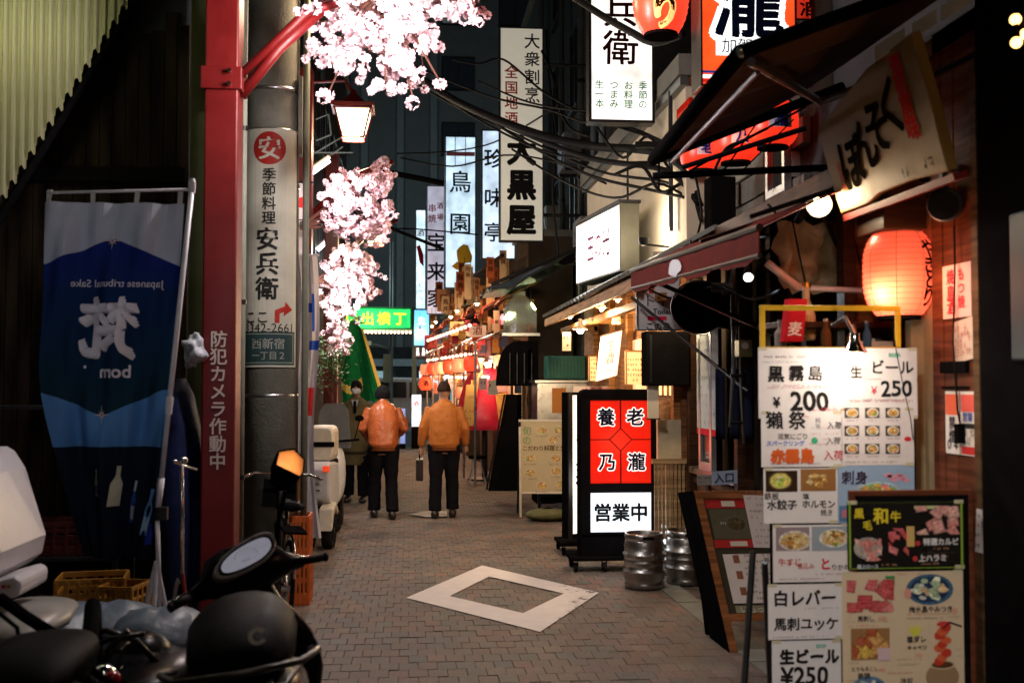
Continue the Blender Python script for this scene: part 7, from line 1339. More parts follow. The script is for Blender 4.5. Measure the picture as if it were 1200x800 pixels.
# ================================================================ PEOPLE
SKIN = M('skin', (.42, .24, .16), .5, var=.08); HAIR = M('hair', (.012, .010, .009), .6, var=.3, bump=.5, bscale=220)
def mapz(p): return V(p)
def person(label, loc, rz, jk, tr, hh=1.7, pose='walk', bag=None):
    s_ = hh / 1.7; t = thing('person', label, 'person', loc, rz); J = lambda *p: V(p) * s_
    L_ = dict(hipL=J(-.09, 0, .90), hipR=J(.09, 0, .90))
    st = jk['stride']; kn = {'L': J(-.10, .03 + st * .10, .50), 'R': J(.10, .03 - st * .06, .49)}; an = {'L': J(-.11, st * .14, .09), 'R': J(.11, -st * .14 - .02, .10)}
    bend = jk.get('bend', 0.); sh = {'L': J(-.165, bend * .08, 1.375), 'R': J(.165, bend * .08, 1.375)}; el, wr = jk['el'], jk['wr']
    m = MB()
    for q in 'LR':
        m.path([L_['hip' + q], kn[q], an[q]], [.085 * s_, .058 * s_, .04 * s_], 12); a_ = an[q]; m.rings([ellring(a_.x, a_.y + y, z * s_, rx, rz_, 12) for y, z, rx, rz_ in ((-.07, .04, .03, .03), (0, .05, .04, .045), (.1, .035, .045, .03), (.17, .03, .03, .02))])
        e_, w_ = V(el[q]) * s_, V(wr[q]) * s_; m.path([sh[q], e_, w_], [.055 * s_, .042 * s_, .028 * s_], 12)
        d = (w_ - e_).normalized(); d = (d + V((0, 0, -.6))).normalized(); sd = d.cross(V((1, 0, 0))).normalized(); pal = w_ + d * .05
        m.path([w_, w_ + d * .045, w_ + d * .09], [(.028, .022), (.02, .04), (.016, .036)], 12, up=(1, 0, 0))
        for k in range(4):
            b_ = w_ + d * .085 + sd * (.028 - .019 * k); ln = (.055, .065, .06, .045)[k]; inw = V((-.3 if q == 'R' else .3, .12, -.1)); m.path([b_, b_ + d * ln * .55, b_ + d * ln * .9 + inw * ln * .5], [.0095, .009, .007], 7)
        th = w_ + d * .03 + sd * .03; m.path([th, th + d * .03 + sd * .022, th + d * .055 + sd * .022], [.012, .011, .008], 7)
    m.rings([ellring(0, bend * .08 * max(0, (z - .9) / .5), z * s_, rx * s_, ry * s_, 16) if 0 else [V((rx * s_ * math.cos(a_), bend * .08 * s_ * max(0, (z - .9) / .5) + ry * s_ * math.sin(a_), z * s_)) for a_ in [k * math.pi / 10 for k in range(20)]] for z, rx, ry in ((.80, .13, .09), (.9, .165, .115), (1.05, .145, .10), (1.25, .17, .115), (1.36, .17, .11), (1.42, .12, .08), (1.45, .06, .055))])
    hy = bend * .13 * s_; hc = J(0, bend * .13 + .01, 1.59 - bend * .02)
    m.path([J(0, bend * .08, 1.42), J(0, bend * .10, 1.47), hc + V((0, -.01, -.05))], .055 * s_, 12)
    m.ball(hc, 1, 20, sc=(.075 * s_, .092 * s_, .115 * s_)); m.path([hc + V((0, .03, -.06)), hc + V((0, .075, -.085))], [.05, .025], 12); m.ball(hc + V((0, .095, -.005)), 1, 8, sc=(.013, .02, .025))
    for sx in (-1, 1): m.ball(hc + V((sx * .077 * s_, -.005, -.01)), 1, 8, sc=(.012, .022, .033))
    m.ball(hc + V((0, .085, -.055)), 1, 8, sc=(.025, .012, .008))
    mesh_part(remesh(m, .0062, 3), 'body', SKIN, t)
    m = MB(); [m.ball(hc + V((sx * .03, .083, .015)), 1, 8, sc=(.012, .008, .007)) for sx in (-1, 1)]; m.build('eye', BLACK, t, smooth=True, world=False)
    # trousers
    m = MB()
    for q in 'LR': m.path([L_['hip' + q] + V((0, 0, .02)), kn[q].lerp(L_['hip' + q], .5), kn[q], an[q].lerp(kn[q], .4), an[q] + V((0, 0, .0))], [(.108 * s_, .12 * s_), .10 * s_, .082 * s_, .08 * s_, .082 * s_], 16)
    m.rings([[V((rx * s_ * math.cos(a_), ry * s_ * math.sin(a_), z * s_)) for a_ in [k * math.pi / 10 for k in range(20)]] for z, rx, ry in ((.82, .17, .13), (.9, .185, .145), (1.02, .175, .135))])
    mesh_part(remesh(m, .012, 5, .018, .11), 'trousers', tr, t)
    # jacket or coat: torso + sleeves in one cloth
    m = MB(); prof = jk['prof']
    m.rings([[V((rx * s_ * math.copysign(abs(math.cos(a_)) ** .85, math.cos(a_)), bend * .08 * s_ * max(0, (z - .9) / .5) + (ry * s_ + (.02 if math.sin(a_) < 0 else 0)) * math.sin(a_), z * s_)) for a_ in [k * math.pi / 14 for k in range(28)]] for z, rx, ry in prof])
    for q in 'LR':
        e_, w_ = V(el[q]) * s_, V(wr[q]) * s_; m.path([sh[q] + V((0, 0, -.005)), sh[q].lerp(e_, .5), e_, e_.lerp(w_, .6), w_.lerp(e_, .06)], [.070 * s_, .068 * s_, .061 * s_, .055 * s_, .045 * s_], 16)
    m.path([J(0, bend * .09 - .01, 1.40), J(0, bend * .10 - .005, 1.475)], [.085 * s_, .078 * s_], 16)
    mesh_part(remesh(m, .010, 7, .012, .06), 'jacket', jk['mat'], t)
    m = MB()
    z_, a_, b_ = prof[1]; m.rings([[V(((a_ + o_) * s_ * math.cos(q), bend * .08 * s_ * max(0, (z - .9) / .5) + ((b_ + o_) * s_ + (.02 if math.sin(q) < 0 else 0)) * math.sin(q), z * s_)) for q in [k * math.pi / 16 for k in range(32)]] for z, o_ in ((z_ - .03, .0), (z_ - .03, .008), (z_ + .012, .008), (z_ + .012, .0))], cap=False); m.build('hem', jk['seam'], t, world=False)
    # shoes
    for q in 'LR':
        a_ = an[q]; m = MB(); m.rings([ellring(a_.x, a_.y + y, z + .0, rx, rz_, 14, 2.6) for y, z, rx, rz_ in ((-.095, .045, .025, .035), (-.07, .05, .042, .05), (0, .05, .045, .05), (.1, .04, .052, .038), (.17, .032, .045, .028), (.2, .028, .02, .02))]); o = m.build('shoe', M('shoe_leather', (.02, .016, .014), .35), t, smooth=True, world=False)
    return t, hc, s_
def shell(t, hc, s_, zcut, r, mat, name, n=22, disp=.012, back=-.06, dn=.0, low=.62):
    m = MB(); rs = []
    for i in range(12):
        th = math.pi * (1 - i / 11.) * low
        ring = []
        for k in range(n):
            a_ = k * 2 * math.pi / n; front = max(0, math.sin(a_)); zz = math.cos(th * (1 - .28 * front)); rr = math.sin(th * (1 - .28 * front)); ring.append(hc + V((r[0] * rr * math.cos(a_), r[1] * rr * math.sin(a_) - .006, r[2] * zz + dn)) * 1)
        rs.append(ring)
    m.rings(rs); me = remesh(m, .007, 2, disp, .03); return mesh_part(me, name, mat, t)
Yp = 13.84
LEA = M('tan_leather', (.42, .105, .028), .36, var=.25, scale=7, bump=.25, bscale=35); NYL = M('tan_nylon', (.5, .17, .04), .5, var=.15, scale=6, bump=.15); NAVY = M('black_trousers', (.010, .010, .013), .8, var=.3); SEAM = M('seam_dark', (.16, .05, .015), .6)
blou = ((.86, .16, .12), (.885, .168, .13), (.93, .19, .155), (1.08, .195, .16), (1.24, .195, .15), (1.36, .185, .125), (1.42, .14, .10), (1.455, .085, .075))
pa = at(449, 605, Yp)
t, hc, s_ = person('man walking away in a tan leather jacket and black knit cap, head bowed', (pa.x, Yp, 0), rad(4), dict(mat=LEA, seam=SEAM, stride=.75, bend=2.0, prof=blou, el={'L': (-.26, .10, 1.12), 'R': (.27, .14, 1.12)}, wr={'L': (-.20, .26, 1.02), 'R': (.20, .28, 1.04)}), NAVY, 1.66)
shell(t, hc, s_, 0, (.098, .112, .128), M('knit_cap', (.012, .012, .014), .9, bump=.6, bscale=150), 'knit_cap')
pb = at(520, 605, Yp)
t, hc, s_ = person('man walking away in an orange-tan blouson jacket carrying a dark bag', (pb.x, Yp, 0), rad(-3), dict(mat=NYL, seam=SEAM, stride=-.5, bend=.1, prof=[(z - .01, a * 1.03, b) for z, a, b in blou], el={'L': (-.26, -.02, 1.12), 'R': (.265, -.03, 1.12)}, wr={'L': (-.285, .04, .88), 'R': (.27, .10, .90)}), NAVY, 1.68)
shell(t, hc, s_, 0, (.086, .104, .124), M('brown_hair', (.03, .014, .008), .6, bump=.5, bscale=200), 'hair', low=.53)
m = MB(); c = V((pb.x - .30, Yp + .075, .02)); t = thing('hand_bag', 'dark briefcase carried in the left hand of the man in the orange-tan blouson', 'bag', (c.x, c.y, .5)); m.box((c.x - .045, c.y - .16, .46), (c.x + .045, c.y + .16, .72)); m.build('body', M('bag_leather', (.02, .015, .014), .4, var=.3), t, bevel=.012)
m = MB(); m.path([(c.x, c.y - .07, .70), (c.x, c.y - .06, .765), (c.x, c.y + .06, .765), (c.x, c.y + .07, .70)], .008, 8); m.build('handle', BLACK, t, smooth=True)
pc = at(417, 587, 15.8); coat = ((.52, .20, .15), (.7, .205, .155), (.9, .20, .15), (1.05, .20, .15), (1.22, .205, .145), (1.36, .195, .125), (1.42, .13, .095), (1.455, .08, .07))
OLV = M('olive_coat', (.17, .14, .07), .8, var=.15, bump=.15)
t, hc, s_ = person('man facing the camera in an olive coat, tie and white face mask', (pc.x, 15.8, 0), rad(176), dict(mat=OLV, seam=M('seam_olive', (.06, .05, .03), .7), stride=.3, bend=0., prof=coat, el={'L': (-.27, -.02, 1.10), 'R': (.27, -.02, 1.10)}, wr={'L': (-.27, .10, .86), 'R': (.27, .06, .85)}), NAVY, 1.7)
shell(t, hc, s_, 0, (.083, .1, .125), HAIR, 'hair')
m = MB(); rs = [[hc + V((.062 * math.sin(a_) * k, .02 + .085 * math.cos(a_) * k2, z)) for a_ in [-1.3 + i * .26 for i in range(11)]] for z, k, k2 in ((.0, 1.05, 1.0), (-.03, 1.1, 1.12), (-.06, 1.0, 1.08), (-.085, .8, .85))]; m.rings(rs, closed=False); o = m.build('face_mask', WHITEP, t, smooth=True, world=False); o.modifiers.new('s', 'SOLIDIFY').thickness = .004
m = MB(); m.fpoly(Fr((0, .168, 0), (-1, 0, 0)), [(-.05, 1.43), (.05, 1.43), (.0, 1.25)], 0, .004); m.build('shirt', WHITEP, t, world=False); m = MB(); m.fpoly(Fr((0, .174, 0), (-1, 0, 0)), [(-.02, 1.42), (.02, 1.42), (.022, 1.26), (0, 1.23), (-.022, 1.26)], 0, .006); m.build('tie', NAVY, t, world=False)
c = V((pc.x + .30, 15.68, .8)); t = thing('white_bag', 'white shopping bag hanging from the hand of the man in the olive coat', 'bag', (c.x, c.y, .45)); m = MB(); m.rings([[V((c.x + w_ * math.cos(a_), c.y + .05 * math.sin(a_), z)) for a_ in [i * math.pi / 8 for i in range(16)]] for z, w_ in ((.46, .09), (.5, .12), (.65, .10), (.74, .05), (.8, .015))]); m.build('bag', M('bag_white', (.6, .58, .55), .5, bump=.4, bscale=25), t, smooth=True); m = MB(); m.path([(c.x - .01, c.y, .79), (c.x, c.y - .01, .83), (c.x + .01, c.y, .79)], .006); m.build('handle', MATS['bag_white'], t)
# ================================================================ potted shrub on left by the scooter
c = at(388, 424, 13.4); t = thing('potted_shrub', 'small leafy shrub on a tall stand beside the white scooter', 'plant', (c.x, 13.4, 0)); m = MB(); m.lathe((c.x, 13.4, .55), [(.12, 0), (.16, .26), (.17, .27)], 20); m.build('pot', M('terracotta', (.22, .08, .04), .7), t); m = MB(); m.path([(c.x, 13.4, .8), (c.x + .02, 13.4, 1.3), (c.x - .01, 13.4, c.z)], .016); [m.tube((c.x + .02, 13.4, 1.45), c + V((R.uniform(-.2, .2), R.uniform(-.15, .15), R.uniform(-.1, .2))), .006) for k in range(7)]; m.build('trunk', BARK, t); m = MB(); m.box((c.x - .15, 13.25, 0), (c.x + .15, 13.55, .55)); m.build('stand', DWOOD, t)
m = MB()
for k in range(420):
    p = c + V((R.gauss(0, .11), R.gauss(0, .1), R.gauss(0, .15))); d = V((R.uniform(-1, 1), R.uniform(-1, 1), R.uniform(-.6, .8))).normalized(); e = d.orthogonal().normalized(); l_ = R.uniform(.03, .06); m.add([p, p + d * l_ * .5 + e * l_ * .28, p + d * l_, p + d * l_ * .5 - e * l_ * .28], [(0, 1, 2, 3)])
m.build('foliage', M('shrub_leaf', (.035, .08, .02), .55, var=.5, scale=20), t, kind='stuff')
# ================================================================ FAR STALLS, RIGHT SIDE
stall = thing('stall_row_building', 'low lit timber building of food stalls at the far right end of the alley', 'building', (1.95, 18.2, 0))
mb = MB(); mb.add([(1.95, 18.2, -.05), (2.7, 18.2, -.05), (2.7, 28.4, -.05), (1.1, 28.4, -.05), (1.95, 18.2, 4.1), (2.7, 18.2, 4.1), (2.7, 28.4, 4.1), (1.1, 28.4, 4.1)], [(0, 3, 2, 1), (4, 5, 6, 7), (0, 1, 5, 4), (1, 2, 6, 5), (2, 3, 7, 6), (3, 0, 4, 7)]); mb.build('wall', M('stall_dark_wall', (.06, .045, .035), .8, var=.3, scale=3), stall); mb = MB(); mb.box((1.8, 18.1, 4.1), (2.8, 28.5, 4.2)); mb.build('roof', CONC, stall)
SLT = M('slat_pine', (.3, .13, .045), .55, var=.2, rand=.3)
SC = [SLT, M('slat_cream', (.34, .24, .13), .6, rand=.2), M('slat_rust', (.26, .06, .02), .6, rand=.2)]; sl_m = {}
pr = MB()
for k in range(30):
    y = 18.25 + k * .31; wd, hgt = R.uniform(.10, .18), R.uniform(.35, .7); z0 = 2.9 + .3 * (k % 3) + R.uniform(-.05, .05); xx = 1.92 - .2 - .17 * (k % 4) - .085 * (y - 18); c_ = SC[k % 3]
    mb = MB(); mb.box((xx, y, z0), (xx + wd, y + .02, z0 + hgt)); mb.build('facade_board', c_, stall); F = Fr((xx, y - .001, z0))
    pr.text(F, R.choice('酒鳥串焼肉魚飯麺炭丼貝煮'), wd / 2, hgt - wd * .7, wd * .75, (.06, .02, .01), .02, .002); pr.text(F, R.choice('酒鳥串焼肉魚飯麺炭丼貝煮'), wd / 2, hgt - wd * 1.6, wd * .75, (.06, .02, .01), .02, .002)
pr.build('board_lettering', PRINT, stall, kind='stuff')
for z in (2.58, 3.25, 3.75): mb = MB(); mb.add([(1.5, 18.2, z), (.75, 27.5, z), (.75, 27.5, z + .05), (1.5, 18.2, z + .05), (1.55, 18.2, z), (.8, 27.5, z), (.8, 27.5, z + .05), (1.55, 18.2, z + .05)], [(0, 1, 2, 3), (7, 6, 5, 4), (3, 2, 6, 7), (0, 4, 5, 1), (0, 3, 7, 4), (1, 5, 6, 2)]); mb.build('facade_rail', DWOOD, stall)
for k in range(9): mb = MB(); y = 18.5 + k * 1.1; q_ = -.0833 * (y - 18.2); mb.box((1.84 + q_, y, .8), (1.9 + q_, y + .9, 2.2)); mb.build('lit_window', glow('stall_window', (1, .58, .28), .5), stall)
# canopies
CC = ((.5, .05, .03), (.45, .12, .06), (.48, .04, .03), (.5, .14, .05), (.45, .05, .05), (.5, .2, .1))
for i in range(6):
    y0 = 17.9 + i * 1.75; SH = -.085 * (y0 + .8 - 18); t = thing('stall_canopy', ['nearest', 'second', 'third', 'fourth', 'fifth', 'farthest'][i] + ' striped canopy along the lit food stalls on the right', 'canopy', (1.2, y0, 2.3), group='striped canopies over the food stalls'); xo = 1.08 + .05 * (i % 3) + SH; zo = 2.32 + .06 * (i % 2)
    mb = MB(); n = 12
    for k in range(n):
        ya, yb = y0 + 1.65 * k / n, y0 + 1.65 * (k + 1) / n; cc = CC[i] if k % 3 else (.5, .22, .1)
        mb.add([V((xo, ya, zo - .16)), V((xo, yb, zo - .16)), V((xo, yb, zo)), V((xo, ya, zo))], [(0, 1, 2, 3)], cc); mb.add([V((xo, ya, zo)), V((xo, yb, zo)), V((1.95 + SH, yb, zo + .38)), V((1.95 + SH, ya, zo + .38))], [(0, 1, 2, 3)], cc)
    o = mb.build('canvas', M('striped_canvas', None, .65, var=.15), t); o.modifiers.new('s', 'SOLIDIFY').thickness = .01
    mb = MB(); [mb.tube((xo, y, zo), (1.95 + SH, y, zo + .36), .014) for y in (y0, y0 + 1.65)]; mb.tube((xo, y0, zo), (xo, y0 + 1.65, zo), .014); mb.tube((xo + .04, y0 + .05, 0), (xo + .04, y0 + .05, zo), .02); mb.build('frame', STEEL, t)
    pendant(['nearest', 'second', 'third', 'fourth', 'fifth', 'farthest'][i] + ' bulb hanging under the stall canopies on the right', (1.34 + SH, y0 + .8, 2.0), 48, (1, .62, .38), r=.05)
    pendant(['nearest', 'second', 'third', 'fourth', 'fifth', 'farthest'][i] + ' bulb washing the pine slats above the canopies', (1.15 - .1 * (i % 2) + SH, y0 + .1, 2.95), 22, (1, .66, .42), r=.04)
# plates, lanterns and boards hung in front
for i, (px_, py_, Y, w_, h_, cc, ch) in enumerate(((605, 362, 17.5, .3, .55, (.6, .5, .55), '串'), (560, 388, 19, .3, .2, (.6, .5, .42), '酒'), (568, 408, 20, .22, .28, (.55, .3, .35), '鳥'), (536, 385, 22, .3, .28, (.6, .35, .15), '焼'), (548, 330, 22.5, .22, .6, (.62, .4, .2), '炭'), (520, 352, 25, .3, .5, (.55, .3, .15), '麺'), (506, 400, 26, .35, .3, (.55, .1, .08), '丼'), (575, 332, 20, .16, .8, (.6, .36, .18), '魚'), (538, 350, 23.5, .2, .7, (.62, .42, .22), '肉'), (582, 380, 18, .1, .45, (.5, .32, .2), '飯'))):
    a = at(px_, py_, Y); t = thing('hanging_board', ['pale pink board hung beside the vinyl screen', 'small cream board over the nearest canopy', 'pinkish board below the small cream board', 'orange board over the middle canopies', 'tall pine board in the middle of the lit facade', 'orange board high at the far stalls', 'red board low at the far stalls', 'slim pine board nearest the long cream sign', 'pine board left of the tall pine one', 'narrow brown board just left of the pale pink one'][i], 'sign board', a, group='small boards hung along the food stalls')
    F = Fr(a - V((w_ / 2, 0, h_ / 2)), (1, -.35, 0)); mb = MB(); mb.fbox(F, 0, w_, 0, h_, -.02, 0, cc); mb.text(F, ch, w_ / 2, h_ * .6, w_ * .6, (.15, .03, .02), .02, .002); mb.build('board', PRINT, t); mb = MB(); [mb.tube(F.p(x, h_, -.01), F.p(x, h_ + .2, -.01), .005, n=4) for x in (w_ * .2, w_ * .8)]; mb.build('cord', WCAB, t)
LG = 'small paper lanterns along the food stalls'
for i, (px_, py_, Y, r, es, cc) in enumerate(((499, 449, 23, .14, .9, (1, .1, .03)), (588, 452, 17.8, .1, .6, (1, .35, .2)), (540, 460, 21, .11, .5, (1, .25, .12)), (556, 405, 20.5, .09, .8, (1, .3, .3)), (526, 425, 24, .1, .9, (1, .5, .3)), (512, 440, 25, .09, .9, (1, .3, .15)), (592, 375, 18.5, .1, .6, (1, .45, .6)))):
    lantern(['bright orange round lantern right beside the head of the walking man', 'small dim lantern right of the red plastic tent', 'small lantern left of the red plastic tent', 'pink lantern under the nearest canopy', 'warm white lantern at the middle stalls', 'small red lantern at the farthest stall', 'pink lantern under the vinyl screen'][i], at(px_, py_, Y), r, r * 2.1, ('stall_lantern_%d' % i, cc), es, '酒' if i == 0 else '', 0, csize=.12, group=LG, ribs=6)
# red conical tent with yellow menu frames
c = at(568, 500, 19.2); t = thing('red_plastic_tent', 'red translucent bell-shaped plastic tent around a stall stove with yellow menu frames', 'tent', (c.x, 19.2, 0)); mb = MB(); rs = []
for j in range(15):
    q = j / 14; r_ = .2 + .30 * min(1, q * 1.25) ** .6; rs.append([V((c.x + r_ * math.cos(a_) * (1 + .035 * math.sin(9 * a_)), 19.2 + r_ * .8 * math.sin(a_), 1.92 - 1.05 * q)) for a_ in [k * math.pi / 18 for k in range(36)]])
mb.rings(rs); mb.build('skirt', M('red_sheet', (.35, .012, .03), .3, var=.35, scale=7, emit=(.6, .02, .03), es=.18), t, smooth=True); mb = MB()
for x in (-.42, .22): F = Fr((c.x + x, 18.72 + abs(x) * .1, .95), (1, .25 if x > 0 else -.25, 0), (.12 if x < 0 else -.12, .1, 1)); mb.fbox(F, 0, .2, 0, .7, -.01, 0, (.6, .38, .12)); dish(mb, F, .1, .5, .08, (.5, .2, .05), FRY, .002, 10, None); mb.scribble(F, .02, .18, .25, .05, (.4, .05, .03), .002); mb.scribble(F, .02, .18, .12, .05, (.4, .05, .03), .002)
mb.build('menu_frame', PRINT, t); mb = MB(); mb.lathe((c.x, 19.2, 0), [(.3, 0), (.3, .03), (.05, .05), (.05, .85), (.35, .88)], 16); mb.build('stove_table', DKMET, t)
for i, (px_, Y) in enumerate(((560, 18.4), (598, 17.9))): p = at(px_, 0, Y); t = thing('stool', ['round stool under the red plastic tent on its left', 'round stool under the red plastic tent on its right'][i], 'stool', (p.x, Y, 0)); mb = MB(); mb.lathe((p.x, Y, .42), [(.0, 0), (.15, 0), (.15, .05), (.0, .06)], 16); mb.build('seat', BLACK, t); [MB().tube((p.x + .05 * a, Y + .05 * b_, .42), (p.x + .14 * a, Y + .14 * b_, 0), .01).build('leg', STEEL, t) for a in (-1, 1) for b_ in (-1, 1)]
# wooden eave further along
t = thing('stall_eave', 'sloping honey timber eave edge above the vinyl screen', 'roof', (1.5, 17.3, 2.9)); mb = MB(); [mb.box((1.5, 17.3 + .3 * k, 2.9), (1.95, 17.36 + .3 * k, 2.98)) for k in range(6)]; mb.build('rafter', MWOOD, t); mb = MB(); mb.add([(1.4, 17.3, 2.95), (1.4, 19, 2.95), (2, 19, 3.25), (2, 17.3, 3.25)], [(0, 1, 2, 3)]); o = mb.build('roof_board', MWOOD, t); o.modifiers.new('s', 'SOLIDIFY').thickness = .02
# green and yellow flag hanging at the end of the alley
t = thing('green_flag', 'big green and yellow cloth flag hanging slanted behind the blossoms', 'flag', at(420, 430, 20)); mb = MB(); n = 10
for i in range(n):
    for j in range(n):
        def g_(i, j): x = 396 + (30 + 24 * (j / n)) * i / n * 1.0 + 6 * j / n; return at(x, 380 + 95 * j / n + 6 * math.sin(i * .8), 20 + .06 * math.sin(i * 1.1 + j * .4))
        mb.add([g_(i, j), g_(i + 1, j), g_(i + 1, j + 1), g_(i, j + 1)], [(0, 3, 2, 1)], (.55, .42, .1) if (i > 8 or (6 < j < 8 and i < 5)) else (.008, .12, .04))
mb.build('cloth', M('flag_cloth', None, .7, var=.15), t, smooth=True); mb = MB(); mb.tube(at(395, 382, 20), at(428, 378, 20), .015); mb.tube(at(396, 382, 20), V((-1.5, 20, at(396, 382, 20).z)), .015); mb.build('pole', DKMET, t)
# traffic signal / street light on the far street
t = thing('street_light', 'grey street light pole with arm and box on the far street', 'street light', at(455, 480, 34)); p = at(458, 480, 34); mb = MB(); mb.tube((p.x, 34, 0), (p.x, 34, 6), .07, .05, 10); mb.path([(p.x, 34, at(0, 408, 34).z), (p.x - .5, 34, at(0, 402, 34).z), (p.x - .9, 34, at(0, 401, 34).z)], .03); mb.build('pole', M('galvanised', (.3, .33, .33), .5, .4), t, smooth=True); a, c = at(449, 448, 33.9), at(458, 415, 33.9); mb = MB(); mb.box((a.x, 33.8, a.z), (c.x, 33.95, c.z)); mb.build('control_box', M('pale_green_box', (.4, .45, .36), .5), t, bevel=.01); mb = MB(); mb.box((p.x - 1.1, 33.9, at(0, 403, 34).z), (p.x - .6, 34.1, at(0, 398, 34).z)); mb.build('lamp_head', STEEL, t)
# street lamps lighting the far street
for i, (x, y, z, wt) in enumerate(((-5, 38, 7.5, 700), (5, 37, 8, 700))):
    t = thing('street_lamp', ['tall street lamp on the far street to the left', 'tall street lamp on the far street to the right'][i], 'street lamp', (x, y, 0)); mb = MB(); mb.tube((x, y, 0), (x, y, z), .09, .06, 10); mb.path([(x, y, z), (x, y - .5, z + .2), (x, y - 1.1, z + .2)], .04); mb.build('pole', MATS['galvanised'], t, smooth=True); mb = MB(); mb.box((x - .12, y - 1.5, z + .14), (x + .12, y - 1, z + .24)); mb.build('head', STEEL, t); mb = MB(); mb.box((x - .1, y - 1.45, z + .125), (x + .1, y - 1.05, z + .139)); mb.build('lens', glow('street_lens', (.8, 1, .95), 20), t); lamp('street_lamp_light', (x, y - 1.25, z), wt, (.72, .95, 1), .2, parent=t)
# white van, blue object and people specks beyond
p = at(462, 485, 37); t = thing('parked_van', 'pale van parked across the end of the alley', 'van', (p.x, 37, 0)); mb = MB(); F = Fr((p.x - 1.6, 37, 0)); mb.fpoly(F, [(0, .35), (3.6, .35), (3.65, 1.0), (3.2, 1.25), (2.7, 1.85), (.1, 1.9), (0, 1.7)], -1.5, 0); mb.build('body', M('van_white', (.6, .6, .6), .3), t, bevel=.05); mb = MB(); mb.fpoly(F, [(2.1, 1.2), (2.95, 1.2), (2.6, 1.7), (2.1, 1.72)], .0, .02); mb.fpoly(F, [(.9, 1.2), (2.0, 1.2), (2.0, 1.72), (.9, 1.74)], 0, .02); mb.build('side_window', GLASS, t)
for x in (.6, 2.9): mb = MB(); mb.lathe(F.p(x, .33, -.05), [(.0, -.12), (.32, -.12), (.32, .06), (.0, .06)], 24, ax=(0, -1, 0)); mb.build('wheel', RUBBER, t)
for s_ in (3.5,): mb = MB(); mb.fbox(F, 3.5, 3.66, .7, .85, -.3, .01); mb.build('headlight', glow('head_light', (.9, .95, 1), 3), t)
for i, (px_, y0, y1, w_, cc, s_) in enumerate(((488, 462, 500, 12, (.8, .9, 1), 1.3), (472, 478, 520, 7, (.3, .45, 1), .5))):
    a, c = at(px_ - w_ / 2, y1, 28.6), at(px_ + w_ / 2, y0, 28.6); t = thing('kerb_sign', ['bright white standing sign at the far end between the two walking men', 'small bluish standing sign at the far end of the alley'][i], 'sign', a); F = Fr(a); mb = MB(); mb.fbox(F, 0, c.x - a.x, 0, c.z - a.z, -.1, -.005); mb.build('casing', BLACK, t); mb = MB(); mb.fbox(F, .01, c.x - a.x - .01, .01, c.z - a.z - .01, -.005, 0); mb.build('face', glow('kerb_face_%d' % i, cc, s_), t); mb = MB(); mb.text(F, '酒', .12, .6, .16, (.6, .05, .05), .02, .003); mb.build('lettering', INK if 0 else PRINT, t); mb = MB(); mb.box((a.x, 28.6, 0), (c.x, 28.7, a.z)); mb.build('base', BLACK, t)
# lit shop windows along the far street
t = thing('lit_shop', 'row of lit shop windows low on the far street', 'shop', (-4, 46.2, 0)); mb = MB(); mb.box((-5, 46.6, .1), (7, 47.6, 3.2)); mb.build('wall', DGREY, t)
for k in range(9): mb = MB(); mb.box((-4.8 + k * 1.3, 46.55, .5), (-3.7 + k * 1.3, 46.59, 2.2 - .3 * (k % 2))); mb.build('shop_window', glow('far_shop_%d' % (k % 3), ((.6, .85, 1), (.9, .95, 1), (.5, .8, .9))[k % 3], (.35, .8, .25)[k % 3]), t)
mb = MB(); mb.box((-5, 46.5, 2.4), (7, 46.58, 2.7)); mb.build('fascia', M('pale_fascia', (.3, .35, .38), .5), t)
# pallet of flat lit puddle-lid: metal plate on the ground by the walkers
p = gp(505, 604); t = thing('floor_plate', 'pale flat plate lying on the bricks at the feet of the man on the right', 'plate', (p.x, p.y, 0)); mb = MB(); mb.add([gz(q, .012) for q in ((480, 604), (497, 600), (524, 600), (524, 606), (500, 607))], [(0, 1, 2, 3, 4)]); o = mb.build('plate', M('pale_plate', (.22, .22, .22), .5), t); o.modifiers.new('s', 'SOLIDIFY').thickness = .006
# ================================================================ OVERHEAD CABLES
CG = 'black overhead cables across the alley'
def cable(label, pts, r=.012):
    t = thing('overhead_cable', label, 'cable', pts[0], group=CG); sm = []
    for i in range(len(pts) - 1):
        a, b_ = V(pts[i]), V(pts[i + 1]); p0 = V(pts[i - 1]) if i else a; p3 = V(pts[i + 2]) if i + 2 < len(pts) else b_
        for k in range(6):
            u_ = k / 6; sm.append(.5 * ((2 * a) + (b_ - p0) * u_ + (2 * p0 - 5 * a + 4 * b_ - p3) * u_ ** 2 + (3 * a - p0 - 3 * b_ + p3) * u_ ** 3))
    sm.append(V(pts[-1])); mb = MB(); mb.path(sm, r * 1.35, 6); mb.build('cable', WCAB, t, smooth=True)
def pc_(*a): return [at(x, y, Y) for x, y, Y in a]
cable('thick bundled cable sagging from the blossoms to the cream building', pc_((465, 70, 12), (520, 110, 12), (570, 135, 11.5), (640, 160, 11), (700, 172, 10.5), (770, 178, 9.6), (812, 205, 9.1)), .03)
cable('second heavy cable just below the thick bundle', pc_((475, 80, 12), (540, 120, 12), (600, 150, 11.4), (690, 185, 10.6), (780, 200, 9.6), (818, 238, 9.2)), .02)
cable('thin cable crossing the top of the long cream sign', pc_((530, 70, 14), (560, 75, 14), (590, 70, 14), (640, 110, 12), (700, 140, 11), (770, 165, 9.8), (815, 200, 9.2)), .010)
cable('thin cable crossing the middle of the long cream sign', pc_((480, 75, 13), (570, 112, 12.5), (640, 128, 12), (690, 145, 11), (740, 150, 10.3), (800, 178, 9.4)), .010)
cable('low thin cable from the far signs to the lit angled sign', pc_((470, 185, 16), (530, 195, 15), (590, 182, 14), (650, 190, 12.5), (710, 215, 11)), .009)
